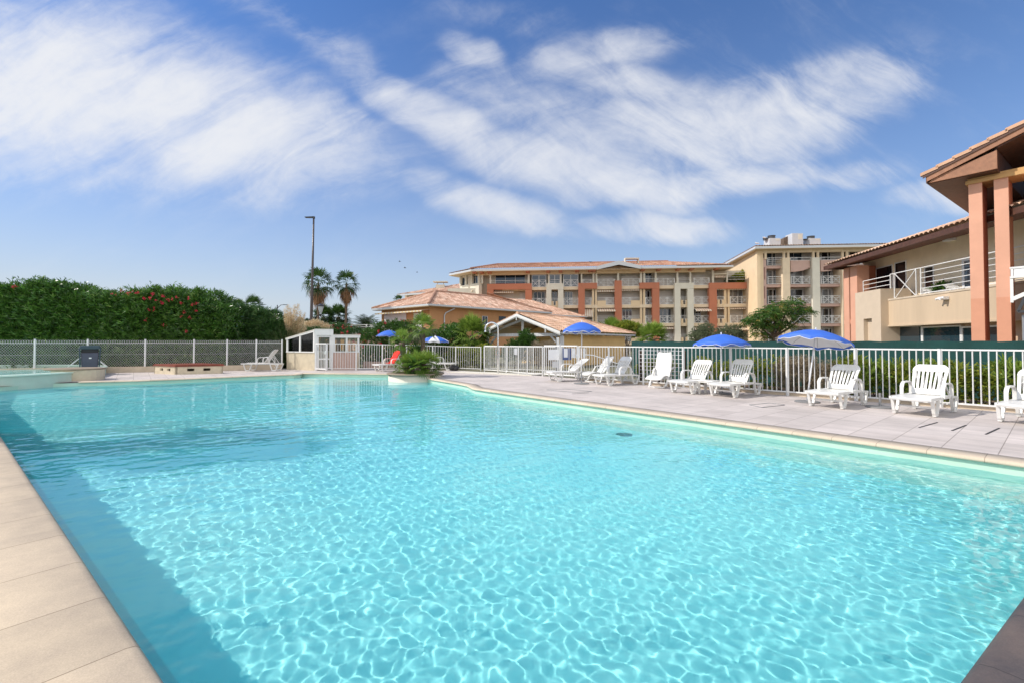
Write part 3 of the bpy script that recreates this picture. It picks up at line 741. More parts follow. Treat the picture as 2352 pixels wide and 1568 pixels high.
# --- raised round basin at the left
def catmull(pts, k=8, closed=True):
    out = []; n = len(pts)
    for i in range(n if closed else n-1):
        p0, p1, p2, p3 = [Vector(pts[(i+j-1) % n] if closed else pts[max(0, min(n-1, i+j-1))]) for j in range(4)]
        for j in range(k):
            t = j/k; out.append(tuple(.5*((2*p1)+(p2-p0)*t+(2*p0-5*p1+4*p2-p3)*t*t+(3*p1-p0-3*p2+p3)*t**3)))
    if not closed: out.append(tuple(pts[-1]))
    return out
basin = [(-15.25, 15.6), (-15.75, 14.0), (-17.2, 12.6), (-19.8, 12.2), (-22.6, 13.2), (-24.6, 15.6), (-24.7, 18.4), (-23.0, 20.6), (-20.4, 20.9), (-17.9, 20.0), (-16.3, 18.0), (-15.5, 16.6)]
bo = catmull(basin, 6)
t = empty('raised_basin', (-19.8, 16.5, -.1), 'raised round paddling basin with pale green wall at the left edge of the pool', 'basin')
def ringwall(mb, outer, w, z0, z1):
    n = len(outer); c = Vector((sum(p[0] for p in outer)/n, sum(p[1] for p in outer)/n))
    inner = []
    for p in outer:
        q = Vector(p[:2]); d = (c-q).normalized(); inner.append(tuple(q+d*w))
    b = len(mb.v)
    for ring, z in ((outer, z0), (outer, z1), (inner, z1), (inner, z0)): mb.v += [(p[0], p[1], z) for p in ring]
    for r_ in range(3):
        for i in range(n): j = (i+1) % n; mb.face(b+r_*n+i, b+(r_+1)*n+i, b+(r_+1)*n+j, b+r_*n+j)
    return inner
M_basin = mat('basin_wall_paint', (.55, .66, .56), .7, var=.08, nscale=2, bump=.1)
mb = MB(); inn = ringwall(mb, bo, .22, DEEP, .28); wb = mb.build('wall', M_basin, t); wb.cycles.is_caustics_receiver = True
mb = MB(); bo2 = [tuple(Vector(p)+(Vector(p)-Vector((-19.8, 16.5))).normalized()*.04) for p in bo]; ringwall(mb, bo2, .3, .28, .325); mb.build('coping', M_step, t)
mb = MB(); mb.prism(inn, -.4, -.3); mb.build('basin_floor', M_liner, t)
# pebbled water of the basin
bw = MB()
ii = [Vector(p) for p in inn]; cc = Vector((-19.8, 16.5)); K = 26; b0 = 0
vv = []
for j in range(K+1):
    for p in ii: q = cc+(p-cc)*(j/K)*1.01; vv.append((q.x, q.y))
vv = np.array(vv); zz = wave(vv[:, 0]*1.3+3, vv[:, 1]*1.3)+.14; VV = np.column_stack([vv, .2+zz*1.5]); n = len(ii)
FF = np.array([(j*n+i, (j+1)*n+i, (j+1)*n+(i+1) % n, j*n+(i+1) % n) for j in range(K) for i in range(n)])
M_bwater = bpy.data.materials.new('basin_water'); M_bwater.use_nodes = True
b_ = M_bwater.node_tree.nodes['Principled BSDF']; b_.inputs['Base Color'].default_value = (.30, .58, .55, 1); b_.inputs['Roughness'].default_value = .06; b_.inputs['IOR'].default_value = 1.33
nz = M_bwater.node_tree.nodes.new('ShaderNodeTexNoise'); nz.inputs['Scale'].default_value = 9; nz.inputs['Detail'].default_value = 3; tcx = M_bwater.node_tree.nodes.new('ShaderNodeTexCoord'); M_bwater.node_tree.links.new(tcx.outputs['Object'], nz.inputs[0])
bpn = M_bwater.node_tree.nodes.new('ShaderNodeBump'); bpn.inputs['Strength'].default_value = .5; bpn.inputs['Distance'].default_value = .05; M_bwater.node_tree.links.new(nz.outputs[0], bpn.inputs['Height']); M_bwater.node_tree.links.new(bpn.outputs[0], b_.inputs['Normal'])
o = np_mesh('basin_water', VV, FF, M_bwater, t, smooth=True)
# ledge block with rounded cap between basin and pool
t = empty('basin_ledge', (-15.5, 16.4, 0), 'cream rounded ledge block with overhanging stone cap between raised basin and pool', 'ledge')
c0 = Vector((-15.55, 16.35)); w = []
for i in range(28):
    a = 2*math.pi*i/28; w.append((c0.x+.78*math.cos(a)+.0, c0.y+.62*math.sin(a)))
mb = MB(); mb.prism(w, -.02, .37); mb.build('wall', M_poolwall, t)
mb = MB(); mb.prism([(c0.x+(x-c0.x)*1.16-.12, c0.y+(y-c0.y)*1.14) for x, y in w], .37, .425); mb.build('cap', M_coping, t, bevel=.015)
# --- round planter
t = empty('round_planter', (-3.78, 17.9, 0), 'round cream planter with stone rim bulging into the far side of the pool', 'planter')
mb = MB(); mb.smooth = True; mb.lathe([(1.04, DEEP), (1.04, .1), (.85, .1), (.85, .05)], 48, (-3.78, 17.9, 0)); o = mb.build('wall', M_cream2, t); o.cycles.is_caustics_receiver = True
mb = MB(); mb.lathe([(1.04, .1), (1.10, .105), (1.12, .13), (1.10, .16), (1.05, .165), (.82, .165), (.8, .1)], 48, (-3.78, 17.9, 0)); mb.smooth = True; mb.build('rim', M_coping, t)
mb = MB(); mb.lathe([(0, .13), (.84, .1)], 32, (-3.78, 17.9, 0)); mb.build('soil', M_soil, t)

# ================================================================== FENCES
def bar_panel(mb, a, b, z0, z1, pitch=.115, w=.0155, rail=.032, basea=0, baseb=0):
    a = Vector(a); b = Vector(b); L_ = (b-a).length; d = (b-a)/L_
    za, zb = z1 if isinstance(z1, tuple) else (z1, z1)
    mb.bar((a.x, a.y, za), (b.x, b.y, zb), .03, rail); mb.bar((a.x, a.y, z0), (b.x, b.y, z0), .03, rail)
    k = max(2, int(round(L_/pitch)))
    for i in range(1, k):
        q = a.lerp(b, i/k); zt = za+(zb-za)*i/k; mb.box(q.x-w/2, q.x+w/2, q.y-w/2, q.y+w/2, z0+rail*.45, zt-rail*.45)
def post(mb, p, zt, w=.055, z0=0): mb.box(p[0]-w/2, p[0]+w/2, p[1]-w/2, p[1]+w/2, z0, zt)
def bar_fence(name, label, pts, tops, w=.055, pitch=.115, z0=.1, group=None):
    t = empty(name, (pts[0][0], pts[0][1], 0), label, 'fence', group)
    for i, p in enumerate(pts):
        mb = MB(); post(mb, p, tops[i]+.02, w); mb.build('post', M_white, t)
    for i in range(len(pts)-1):
        mb = MB(); a = Vector(pts[i]); b = Vector(pts[i+1]); d = (b-a).normalized()*w*.5
        bar_panel(mb, tuple(a+d), tuple(b-d), z0, (tops[i], tops[i+1]), pitch); mb.build('panel', M_white, t)
    return t
def pw(u, v): q = P(u, v); return (q.x, q.y)
fa = [pw(751, 850.6), pw(818, 850.3), pw(878, 849.8), pw(934, 849.6), pw(993.6, 849.5), pw(1046.6, 849.5), pw(1104, 851)]
bar_fence('white_fence', 'white bar fence running behind the round planter from the enclosure to the shower', fa, [1.27, 1.25, 1.22, 1.2, 1.16, 1.12, 1.11])
fb = [(4.18-.0, 14.5)]
def fl(t): return (4.18+4.75*t, 14.5-5.0*t)
tt = [0, .29, .55, .585+.24, 1.04, 1.33, 1.62]
pr_ = [pw(1329, 868.8), pw(1398, 874.5), fl(0), fl(.345), fl(.62)]
def fx(u):
    r_ = (u-1176)/F0; t_ = (r_*14.5-4.18)/(4.75+5.0*r_); return fl(t_)
pts = [fx(1329), fx(1398), fx(1477), fx(1569), fx(1677.5), fx(1807.5), fx(1964.5), fx(2158), fx(2395), fl(1.75)]
bar_fence('white_fence', 'white bar fence standing behind the row of loungers on the right terrace', pts, [1.19]*len(pts))
mb = MB()
for i in range(len(pts)-1):
    a = Vector(pts[i]); b = Vector(pts[i+1]); n_ = Vector((.70, .71))
    mb.prism([tuple(a+n_*.04), tuple(b+n_*.04), tuple(b+n_*.2), tuple(a+n_*.2)], -.03, .07)
mb.build('fence_curb', M_concrete); tag(bpy.data.objects['fence_curb'], 'low beige concrete curb along the foot of the right fence', 'curb')
# entrance airlock fences and gates
ga = [pw(1113, 853), pw(1162.5, 856.7), pw(1190.7, 859.5), pw(1211, 861), pw(1246, 863)]
bar_fence('white_fence', 'white bar fence with closely spaced bars left of the notice gate, behind the shower', ga, [1.17]*5, pitch=.1)
gb = [pw(1112, 849.5), pw(1165, 851.5), pw(1225, 853.5), pw(1290, 856)]
bar_fence('white_fence', 'second row of white bars seen through the fence left of the notice gate', gb, [1.13]*4, pitch=.1)
def gate(label, a, b, zt, group=None, pitch=.11, latch=True):
    t = empty('gate', (a[0], a[1], 0), label, 'gate', group)
    mb = MB(); post(mb, a, zt, .05, .05); post(mb, b, zt, .05, .05); mb.bar((a[0], a[1], zt), (b[0], b[1], zt), .045); mb.bar((a[0], a[1], .1), (b[0], b[1], .1), .045); mb.build('frame', M_white, t)
    mb = MB(); A = Vector(a); B = Vector(b); k = int((B-A).length/pitch)
    for i in range(1, k): q = A.lerp(B, i/k); mb.box(q.x-.01, q.x+.01, q.y-.01, q.y+.01, .12, zt-.02)
    mb.build('bars', M_white, t)
    if latch:
        mb = MB(); mb.box(b[0]-.05, b[0]+.05, b[1]-.09, b[1]-.03, zt*.62, zt*.62+.16); mb.bar((b[0], b[1]-.09, zt*.62+.08), (b[0]-.14, b[1]-.09, zt*.62+.08), .02); mb.build('latch', M_white, t)
    return t
gate('white bar gate left of the fence, in front of the glazed enclosure door', pw(725, 850.8), pw(749, 852.3), 1.27)
gate('left leaf of the white gate carrying the large notice', pw(1250.5, 863.5), pw(1286, 866), 1.2)
gate('right leaf of the white gate carrying the blue sign', pw(1289, 866), pw(1326, 868.5), 1.2)
# notices
def notice(label, u0, v0, u1, v1, m, y, off=.04, group=None):
    t = MB(); a = D(u0, v0, y-off); b = D(u1, v1, y-off+.0)
    t.box(a.x, b.x, y-off, y-off+.006, b.z, a.z); o = t.build('notice', m); return tag(o, label, 'notice', group)
notice('large white notice board behind the bars of the left gate leaf', 1259, 802, 1284, 826, M_paper, 17.4, -.10)
notice('blue sign fixed behind the bars of the right gate leaf', 1292, 799, 1312, 826, M_signblue, 17.1, -.10)
notice('white sheet pinned over the blue sign', 1295, 800, 1304, 820, M_paper, 17.05, .0)
notice('white sheet hanging on the bars just right of the blue sign', 1313, 799, 1322, 821, M_paper, 17.0, .0)
notice('white sheet hanging on the fence between the gate and the first umbrella pole', 1324, 799, 1333.5, 821, M_paper, 16.6, .0)
notice('white sheet on the fence between the first umbrella pole and the handrail', 1339, 799, 1345, 821, M_paper, 16.4, .0)
notice('lower white notice behind the bars under the large notice', 1268, 829, 1290, 843, M_paper, 17.6, -.25)
notice('small crumpled white sheet on the fence left of the chrome shower', 1181, 799, 1188, 814, M_paper, 19.0, .06)
# --- chain-link fence on the left
def lf(t): return (-18.5+6.1*t, 19.95+2.1*t)
def lfx(u):
    r_ = (u-1176)/F0; t_ = (r_*19.95+18.5)/(6.1-2.1*r_); return lf(t_)
pu = [80.6, 202, 334, 446, 522, 589, 648]
lp = [lf(-1.25), lf(-.9)]+[lfx(u) for u in pu]
lp = [lf(-1.6), lf(-.62)]+[lfx(u) for u in pu]
t = empty('wire_fence', (lp[0][0], lp[0][1], .2), 'white chain-link fence with scrolled top in front of the oleander hedge', 'fence')
for p in lp: mb = MB(); post(mb, p, 1.47, .05, .2); mb.build('post', M_white, t)
A = Vector(lp[0]); B = Vector(lp[-1]); d = (B-A).normalized(); Lw = (B-A).length; z0, z1 = .27, 1.30; Hh = z1-z0
mb = MB(); q = .093; nn_ = Vector((d.y, -d.x))
def seg(s0, z0_, s1, z1_, off):
    mb.bar((A.x+d.x*s0+nn_.x*off, A.y+d.y*s0+nn_.y*off, z0_), (A.x+d.x*s1+nn_.x*off, A.y+d.y*s1+nn_.y*off, z1_), .0043)
K = int((Lw+Hh*.8)/q)
ar = .82
for k in range(-int(Hh*ar/q), int(Lw/q)+1):
    for sg in (1, -1):
        s0 = k*q if sg > 0 else k*q+Hh*ar; s1 = s0+sg*Hh*ar; za, zb = z0, z1
        def clipz(s): return z0+(s-s0)/(s1-s0)*Hh
        lo, hi = (s0, s1) if s0 < s1 else (s1, s0)
        if hi < 0 or lo > Lw: continue
        c0_, c1_ = max(lo, 0), min(hi, Lw)
        seg(c0_, clipz(c0_), c1_, clipz(c1_), .004*sg)
mb.build('mesh', M_white, t)
mb = MB()
for k in range(int(Lw/.085)):
    s = .05+k*.085; cx = A.x+d.x*s; cy = A.y+d.y*s; pts_ = []
    for i in range(9):
        a_ = 2*math.pi*i/8; pts_.append((cx+d.x*.06*math.cos(a_)+nn_.x*.008*(k % 2), cy+d.y*.06*math.cos(a_)+nn_.y*.008*(k % 2), 1.345+.075*math.sin(a_)))
    for i in range(8): mb.bar(pts_[i], pts_[i+1], .006)
mb.bar((A.x, A.y, 1.30), (B.x, B.y, 1.30), .012); mb.bar((A.x, A.y, .8), (B.x, B.y, .8), .006)
mb.build('scroll_top', M_white, t)
mb = MB(); pp = Vector(lfx(202)); mb.bar((pp.x-.0, pp.y-.02, .95), (pp.x+.75, pp.y+.15, .25), .045); mb.bar((pp.x, pp.y-.02, .9), (pp.x-.62, pp.y-.28, .25), .03); mb.build('brace', M_white, t)
mb = MB(); mb.prism([tuple(A-nn_*.1), tuple(B-nn_*.1), tuple(B+nn_*.1), tuple(A+nn_*.1)], -.03, .25); tag(mb.build('fence_curb', M_concrete), 'long beige concrete plinth under the chain-link fence', 'curb')
# green windscreen behind the right fence
def scr(t): return (4.7+4.9*t, 17.9-5.3*t)
M_screen = mat('green_screen_cloth', (.010, .060, .055), .9, var=.22, nscale=1.6, bump=.5, bscale=120, streak=False)
t = empty('green_windscreen', (4.6, 17.4, 0), 'dark green windscreen cloth stretched behind the shrubs on the right', 'windscreen')
mb = MB(); rg = random.Random(4); k = 60
for i in range(k):
    t0, t1 = i/k*2.0, (i+1)/k*2.0; a = scr(t0); b = scr(t1)
    w0 = .03*math.sin(i*1.3); w1 = .03*math.sin((i+1)*1.3); h0 = 1.37+.012*math.sin(i*2.1); h1 = 1.37+.012*math.sin((i+1)*2.1)
    mb.hexa([(a[0], a[1]+w0, .0), (b[0], b[1]+w1, .0), (b[0]+.01, b[1]+.01+w1, .0), (a[0]+.01, a[1]+.01+w0, .0), (a[0], a[1]+w0, h0), (b[0], b[1]+w1, h1), (b[0]+.01, b[1]+.01+w1, h1), (a[0]+.01, a[1]+.01+w0, h0)])
mb.build('cloth', M_screen, t)
for i in range(8):
    a = scr(i*.27+.02); mb = MB(); mb.tube([(a[0]+.06, a[1]+.06, 0), (a[0]+.06, a[1]+.06, 1.34)], .025, 8); mb.build('post', M_dgrey, t)
# ================================================================== FURNITURE
def arch(p0, p1, h, n=8, k=1.0):
    """inverted U from p0 to p1 of height h"""
    p0 = Vector(p0); p1 = Vector(p1); out = [p0]
    c = (p0+p1)/2; hw = (p1-p0)/2; r = min(hw.length*.55, h*.6)
    d = hw.normalized(); z = Vector((0, 0, 1))
    for i in range(n+1):
        a = math.pi/2*i/n; out.append(p0+d*(r-r*math.cos(a))+z*(h-r+r*math.sin(a)))
    for i in range(n+1):
        a = math.pi/2*(1-i/n); out.append(p1-d*(r-r*math.cos(a))+z*(h-r+r*math.sin(a)))
    out.append(p1); return out
def flat_path(mb, pts, w, th, side):
    """flat strap of width w (along side) and thickness th following pts"""
    pts = [Vector(p) for p in pts]; side = Vector(side).normalized(); b = len(mb.v); n = len(pts)
    for i, p in enumerate(pts):
        d = (pts[min(i+1, n-1)]-pts[max(i-1, 0)]).normalized(); q = d.cross(side).normalized()*th/2; s = side*w/2
        mb.v += [tuple(p-s-q), tuple(p+s-q), tuple(p+s+q), tuple(p-s+q)]
    for i in range(n-1):
        for j in range(4): mb.face(b+i*4+j, b+i*4+(j+1) % 4, b+(i+1)*4+(j+1) % 4, b+(i+1)*4+j)
    mb.face(b, b+3, b+2, b+1); e = b+(n-1)*4; mb.face(e, e+1, e+2, e+3)
def make_lounger(back_deg=60, m=None, backlen=.62, slots=7):
    m = m or M_plastic
    root = empty('sun_lounger', (0, 0, 0))
    # seat and leg rest: +x is the foot end, gentle dip
    mb = MB(); prof = [(-.12, .335), (.05, .322), (.3, .325), (.55, .33), (.74, .325), (.8, .30)]
    b = len(mb.v); hw = .285
    for x, z in prof:
        for y in (-hw, -hw*.6, 0, hw*.6, hw): mb.v.append((x, y, z-.012*(1-abs(y)/hw)))
    for i in range(len(prof)-1):
        for j in range(4): mb.face(b+i*5+j, b+(i+1)*5+j, b+(i+1)*5+j+1, b+i*5+j+1)
    mb.smooth = True
    o = mb.build('seat', m, root); md = o.modifiers.new('t', 'SOLIDIFY'); md.thickness = .028; md.offset = -1
    # backrest with slots, slightly wider at top, rounded top
    a = R(back_deg); ca, sa = math.cos(a), math.sin(a)
    def bp(s, y, o=0): return (-.09-ca*s-sa*o*-1*.0-sa*0-(-sa)*0-o*sa, y, .33+sa*s-o*ca*-1*-1)
    def bp(s, y, o=0):      # o pushes towards the front of the backrest
        bow = -.10*s*max(0, s-backlen*.5)
        return (-.09-ca*s+sa*(o+bow), y, .33+sa*s+ca*(o+bow))
    mb = MB(); hw0, hw1 = .235, .275; th = .022
    def slab(y0a, y1a, y0b, y1b, s0, s1, n=4):
        for i in range(n):
            q0, q1 = i/n, (i+1)/n; sa_, sb_ = s0+(s1-s0)*q0, s0+(s1-s0)*q1
            l0, r0 = y0a+(y0b-y0a)*q0, y1a+(y1b-y1a)*q0; l1, r1 = y0a+(y0b-y0a)*q1, y1a+(y1b-y1a)*q1
            mb.hexa([bp(sa_, l0, 0), bp(sa_, r0, 0), bp(sb_, r1, 0), bp(sb_, l1, 0), bp(sa_, l0, th), bp(sa_, r0, th), bp(sb_, r1, th), bp(sb_, l1, th)])
    slab(-hw0, hw0, -hw0*1.02, hw0*1.02, 0, .11, 1)
    top0 = backlen-.15
    hwt = hw0+(hw1-hw0)*.8
    n = slots+1
    for i in range(n):
        c0 = -hw0*1.02+(2*hw0*1.02)*(i+.5)/n; c1 = -hwt+(2*hwt)*(i+.5)/n; w0 = hw0*1.02/n*.56; w1 = hwt/n*.54
        if i == 0: slab(-hw0*1.02, c0+w0, -hwt, c1+w1, .11, top0)
        elif i == n-1: slab(c0-w0, hw0*1.02, c1-w1, hwt, .11, top0)
        else: slab(c0-w0, c0+w0, c1-w1, c1+w1, .11, top0)
    k = 10; N_ = 5                       # rounded top piece
    for i in range(N_):
        q0, q1 = i/N_, (i+1)/N_
        s0 = top0+(backlen-top0)*q0; s1 = top0+(backlen-top0)*q1
        w0 = hwt*(1-.28*q0**3.0)*1.02; w1 = hwt*(1-.28*q1**3.0)*1.02
        mb.hexa([bp(s0, -w0, 0), bp(s0, w0, 0), bp(s1, w1, 0), bp(s1, -w1, 0), bp(s0, -w0, th), bp(s0, w0, th), bp(s1, w1, th), bp(s1, -w1, th)])
    mb.build('backrest', m, root, bevel=.004)
    for sg in (-1, 1):
        y = sg*.29
        # armrest: strap arch
        mb = MB(); flat_path(mb, [Vector((p.x, p.y, p.z)) for p in arch((.17, y+sg*.015, .30), (-.30, y+sg*.015, .30), .26, 6)], .055, .026, (0, 1, 0)); mb.build('armrest', m, root)
        # side rail with tail
        mb = MB(); mb.bar((.79, y, .305), (-.30, y, .305), .03, .05); mb.bar((-.28, y, .30), (-.66, y, .27), .03, .045); mb.build('side_rail', m, root)
        for x in (.53, -.48):
            mb = MB(); zt = .31 if x > 0 else .285
            pts = [(x+.16, y, zt), (x+.13, y, .2), (x+.085, y, .06), (x+.06, y, .02), (x-.05, y, .02), (x-.075, y, .06), (x-.13, y, .2), (x-.16, y, zt)]
            flat_path(mb, pts, .05, .034, (0, 1, 0)); mb.box(x-.065, x+.075, y-.027, y+.027, 0, .055); mb.build('leg', m, root, bevel=.004)
        mb = MB(); e = bp(backlen*.55, sg*.2, -.0); mb.bar(e, (-.5, sg*.22, .30), .022); mb.build('prop', m, root)
    for xx, zz, ww in ((-.62, .275, .04), (-.48, .14, .025), (.53, .14, .025)):
        mb = MB(); mb.bar((xx, -.28, zz), (xx, .28, zz), .03, ww); mb.build('crossbar', m, root)
    return root
def make_relaxer(back_deg=58, m=None):
    m = m or M_plastic; root = empty('folding_lounger', (0, 0, 0))
    a = R(back_deg); ca, sa = math.cos(a), math.sin(a)
    pts = [(.62, .24), (.5, .29), (.28, .33), (.08, .30), (-.02, .30)]
    for i in range(1, 9): s = i/8*.72; pts.append((-.02-ca*s-.03*math.sin(s*4), .30+sa*s))
    mb = MB(); mb.smooth = True; b = len(mb.v); hw = .235
    ys = [-hw, -hw*.7, -hw*.2, hw*.2, hw*.7, hw]
    for i, (x, z) in enumerate(pts):
        w = 1.0 if i < 11 else (.93 if i == 11 else .75)
        for y in ys: mb.v.append((x, y*w, z-.02*(1-(y/hw)**2)))
    for i in range(len(pts)-1):
        for j in range(5): mb.face(b+i*6+j, b+(i+1)*6+j, b+(i+1)*6+j+1, b+i*6+j+1)
    half = 5*6
    o = mb.build('shell', m, root); md = o.modifiers.new('t', 'SOLIDIFY'); md.thickness = .022
    mb = MB()                       # moulded ribs down the shell
    for y in (-.17, -.1, -.035, .035, .1, .17):
        pr_ = [(-.03-ca*s-.03*math.sin(s*4)+.016*sa, y, .31+sa*s+.012) for s in (.1, .25, .4, .55, .64)]
        flat_path(mb, pr_, .022, .01, (0, 1, 0))
    mb.build('ribs', m, root)
    for sg in (-1, 1):
        y = sg*.24
        mb = MB(); flat_path(mb, [(.32, y, .05), (.12, y, .30), (-.02, y, .50), (-.3, y, .53), (-.33, y, .50)], .045, .028, (0, 1, 0)); mb.build('armrest', m, root)
        mb = MB(); flat_path(mb, [(.42, y*.9, .0+.015), (.34, y*.9, .05), (-.1, y*.9, .26)], .035, .03, (0, 1, 0)); mb.build('leg', m, root)
        mb = MB(); flat_path(mb, [(-.42, y*.9, .015), (-.34, y*.9, .05), (.28, y*.9, .31)], .035, .03, (0, 1, 0)); mb.build('leg', m, root)
    for xx in (.42, -.42): mb = MB(); mb.bar((xx, -.22, .02), (xx, .22, .02), .035, .03); mb.build('crossbar', m, root)
    return root
def place(o, x, y, head_deg, label, cat, group):
    # head_deg: direction from foot end to head end, so local +x (foot) points the other way
    o.location = (x, y, .012); o.rotation_euler = (0, 0, R(head_deg+180)); tag(o, label, cat, group)
lg = make_lounger(61)
GL = 'white plastic sun loungers around the pool'
spots = [(8.92, 7.78, 30, 'white slatted sun lounger cut off by the right edge of the photo'),
         (7.95, 8.78, 32, 'white slatted sun lounger in full sun, second from the right edge of the photo'),
         (6.99, 9.77, 33, 'white slatted sun lounger with its backrest shaded by the leaning umbrella'),
         (5.71, 11.62, 34, 'white slatted sun lounger right of the small side table, under the squat blue umbrella'),
         (4.98, 12.4, 35, 'white slatted sun lounger just left of the small white side table'),
         (3.38, 14.6, 27, 'white slatted sun lounger with blue-shaded backrest between the two folding loungers')]
lgb = make_lounger(64, backlen=.63); lgc = make_lounger(57)
for i, (x, y, a, lab) in enumerate(spots): place((lg, lgb, lgc)[i] if i < 3 else copy_tree((lg, lgb, lgc)[(i+1) % 3]), x, y, a, lab, 'sun lounger', GL)
l2 = make_lounger(38, backlen=.70); place(l2, 2.02, 15.98, 19, 'white sun lounger with low reclined back beside the first umbrella base', 'sun lounger', GL)
l3 = make_lounger(56, backlen=.66); l3.scale = (1.13,)*3; place(l3, -11.6, 21.35, 8, 'white sun lounger standing alone by the chain-link fence, left of the enclosure', 'sun lounger', GL)
l4 = make_lounger(58, M_plastic_old); place(l4, -5.7, 21.4, 48, 'aged white sun lounger with a red towel over its back, left of the round planter', 'sun lounger', GL)
mb = MB(); a = R(48); hx, hy = math.cos(a), math.sin(a)
def ll(x, y, z): return (-5.7-x*hx+y*hy*-1*-1, 21.4-x*hy-y*hx, z+.012)
tw = []
for i in range(9):
    s = i/8*.66; tw.append((-.09-math.cos(R(58))*s+.035, .345+math.sin(R(58))*s+.02))
tw = [(.12, .355), (0, .35)]+tw+[(-.47, .9), (-.52, .75), (-.51, .6)]
b = len(mb.v); mb.smooth = True
for i, (x, z) in enumerate(tw):
    for j, y in enumerate((-.24, -.12, 0, .12, .24)): mb.v.append(ll(x+.008*math.sin(i*1.7+j*2.1), y, z+.006*math.sin(j*2.3+i)))
for i in range(len(tw)-1):
    for j in range(4): mb.face(b+i*5+j, b+i*5+j+1, b+(i+1)*5+j+1, b+(i+1)*5+j)
o = mb.build('towel', M_redt); md = o.modifiers.new('t', 'SOLIDIFY'); md.thickness = .015; md.offset = 0; tag(o, 'bright red towel draped over the back of a lounger left of the round planter', 'towel')
l5 = make_lounger(6); l5.scale = (1.05,)*3; place(l5, -3.55, 22.0, 172, 'white sun lounger folded flat behind the right side of the round planter', 'sun lounger', GL)
rx = make_relaxer(50); place(rx, 2.98, 15.55, 26, 'white folding lounger with crossed legs just right of the first umbrella', 'folding lounger', 'white folding loungers with crossed legs')
rx2 = make_relaxer(72); rx2.scale = (1.05,)*3; place(rx2, 4.52, 13.75, 50, 'white folding lounger with upright ribbed back standing before the wooden trellis', 'folding lounger', 'white folding loungers with crossed legs')
# side table
t = empty('side_table', (5.13, 11.9, 0), 'small square white plastic side table between two loungers', 'side table', rz=R(-52))
mb = MB(); mb.box(-.21, .21, -.19, .19, .335, .36); mb.box(-.2, .2, -.18, .18, .30, .335); mb.build('tabletop', M_plastic, t, world=False, bevel=.008)
for sx in (-1, 1):
    for sy in (-1, 1): mb = MB(); mb.hexa([(sx*.17-.02, sy*.15-.02, 0), (sx*.17+.02, sy*.15-.02, 0), (sx*.17+.02, sy*.15+.02, 0), (sx*.17-.02, sy*.15+.02, 0), (sx*.18-.03, sy*.16-.03, .3), (sx*.18+.03, sy*.16-.03, .3), (sx*.18+.03, sy*.16+.03, .3), (sx*.18-.03, sy*.16+.03, .3)]); mb.build('leg', M_plastic_old, t, world=False)
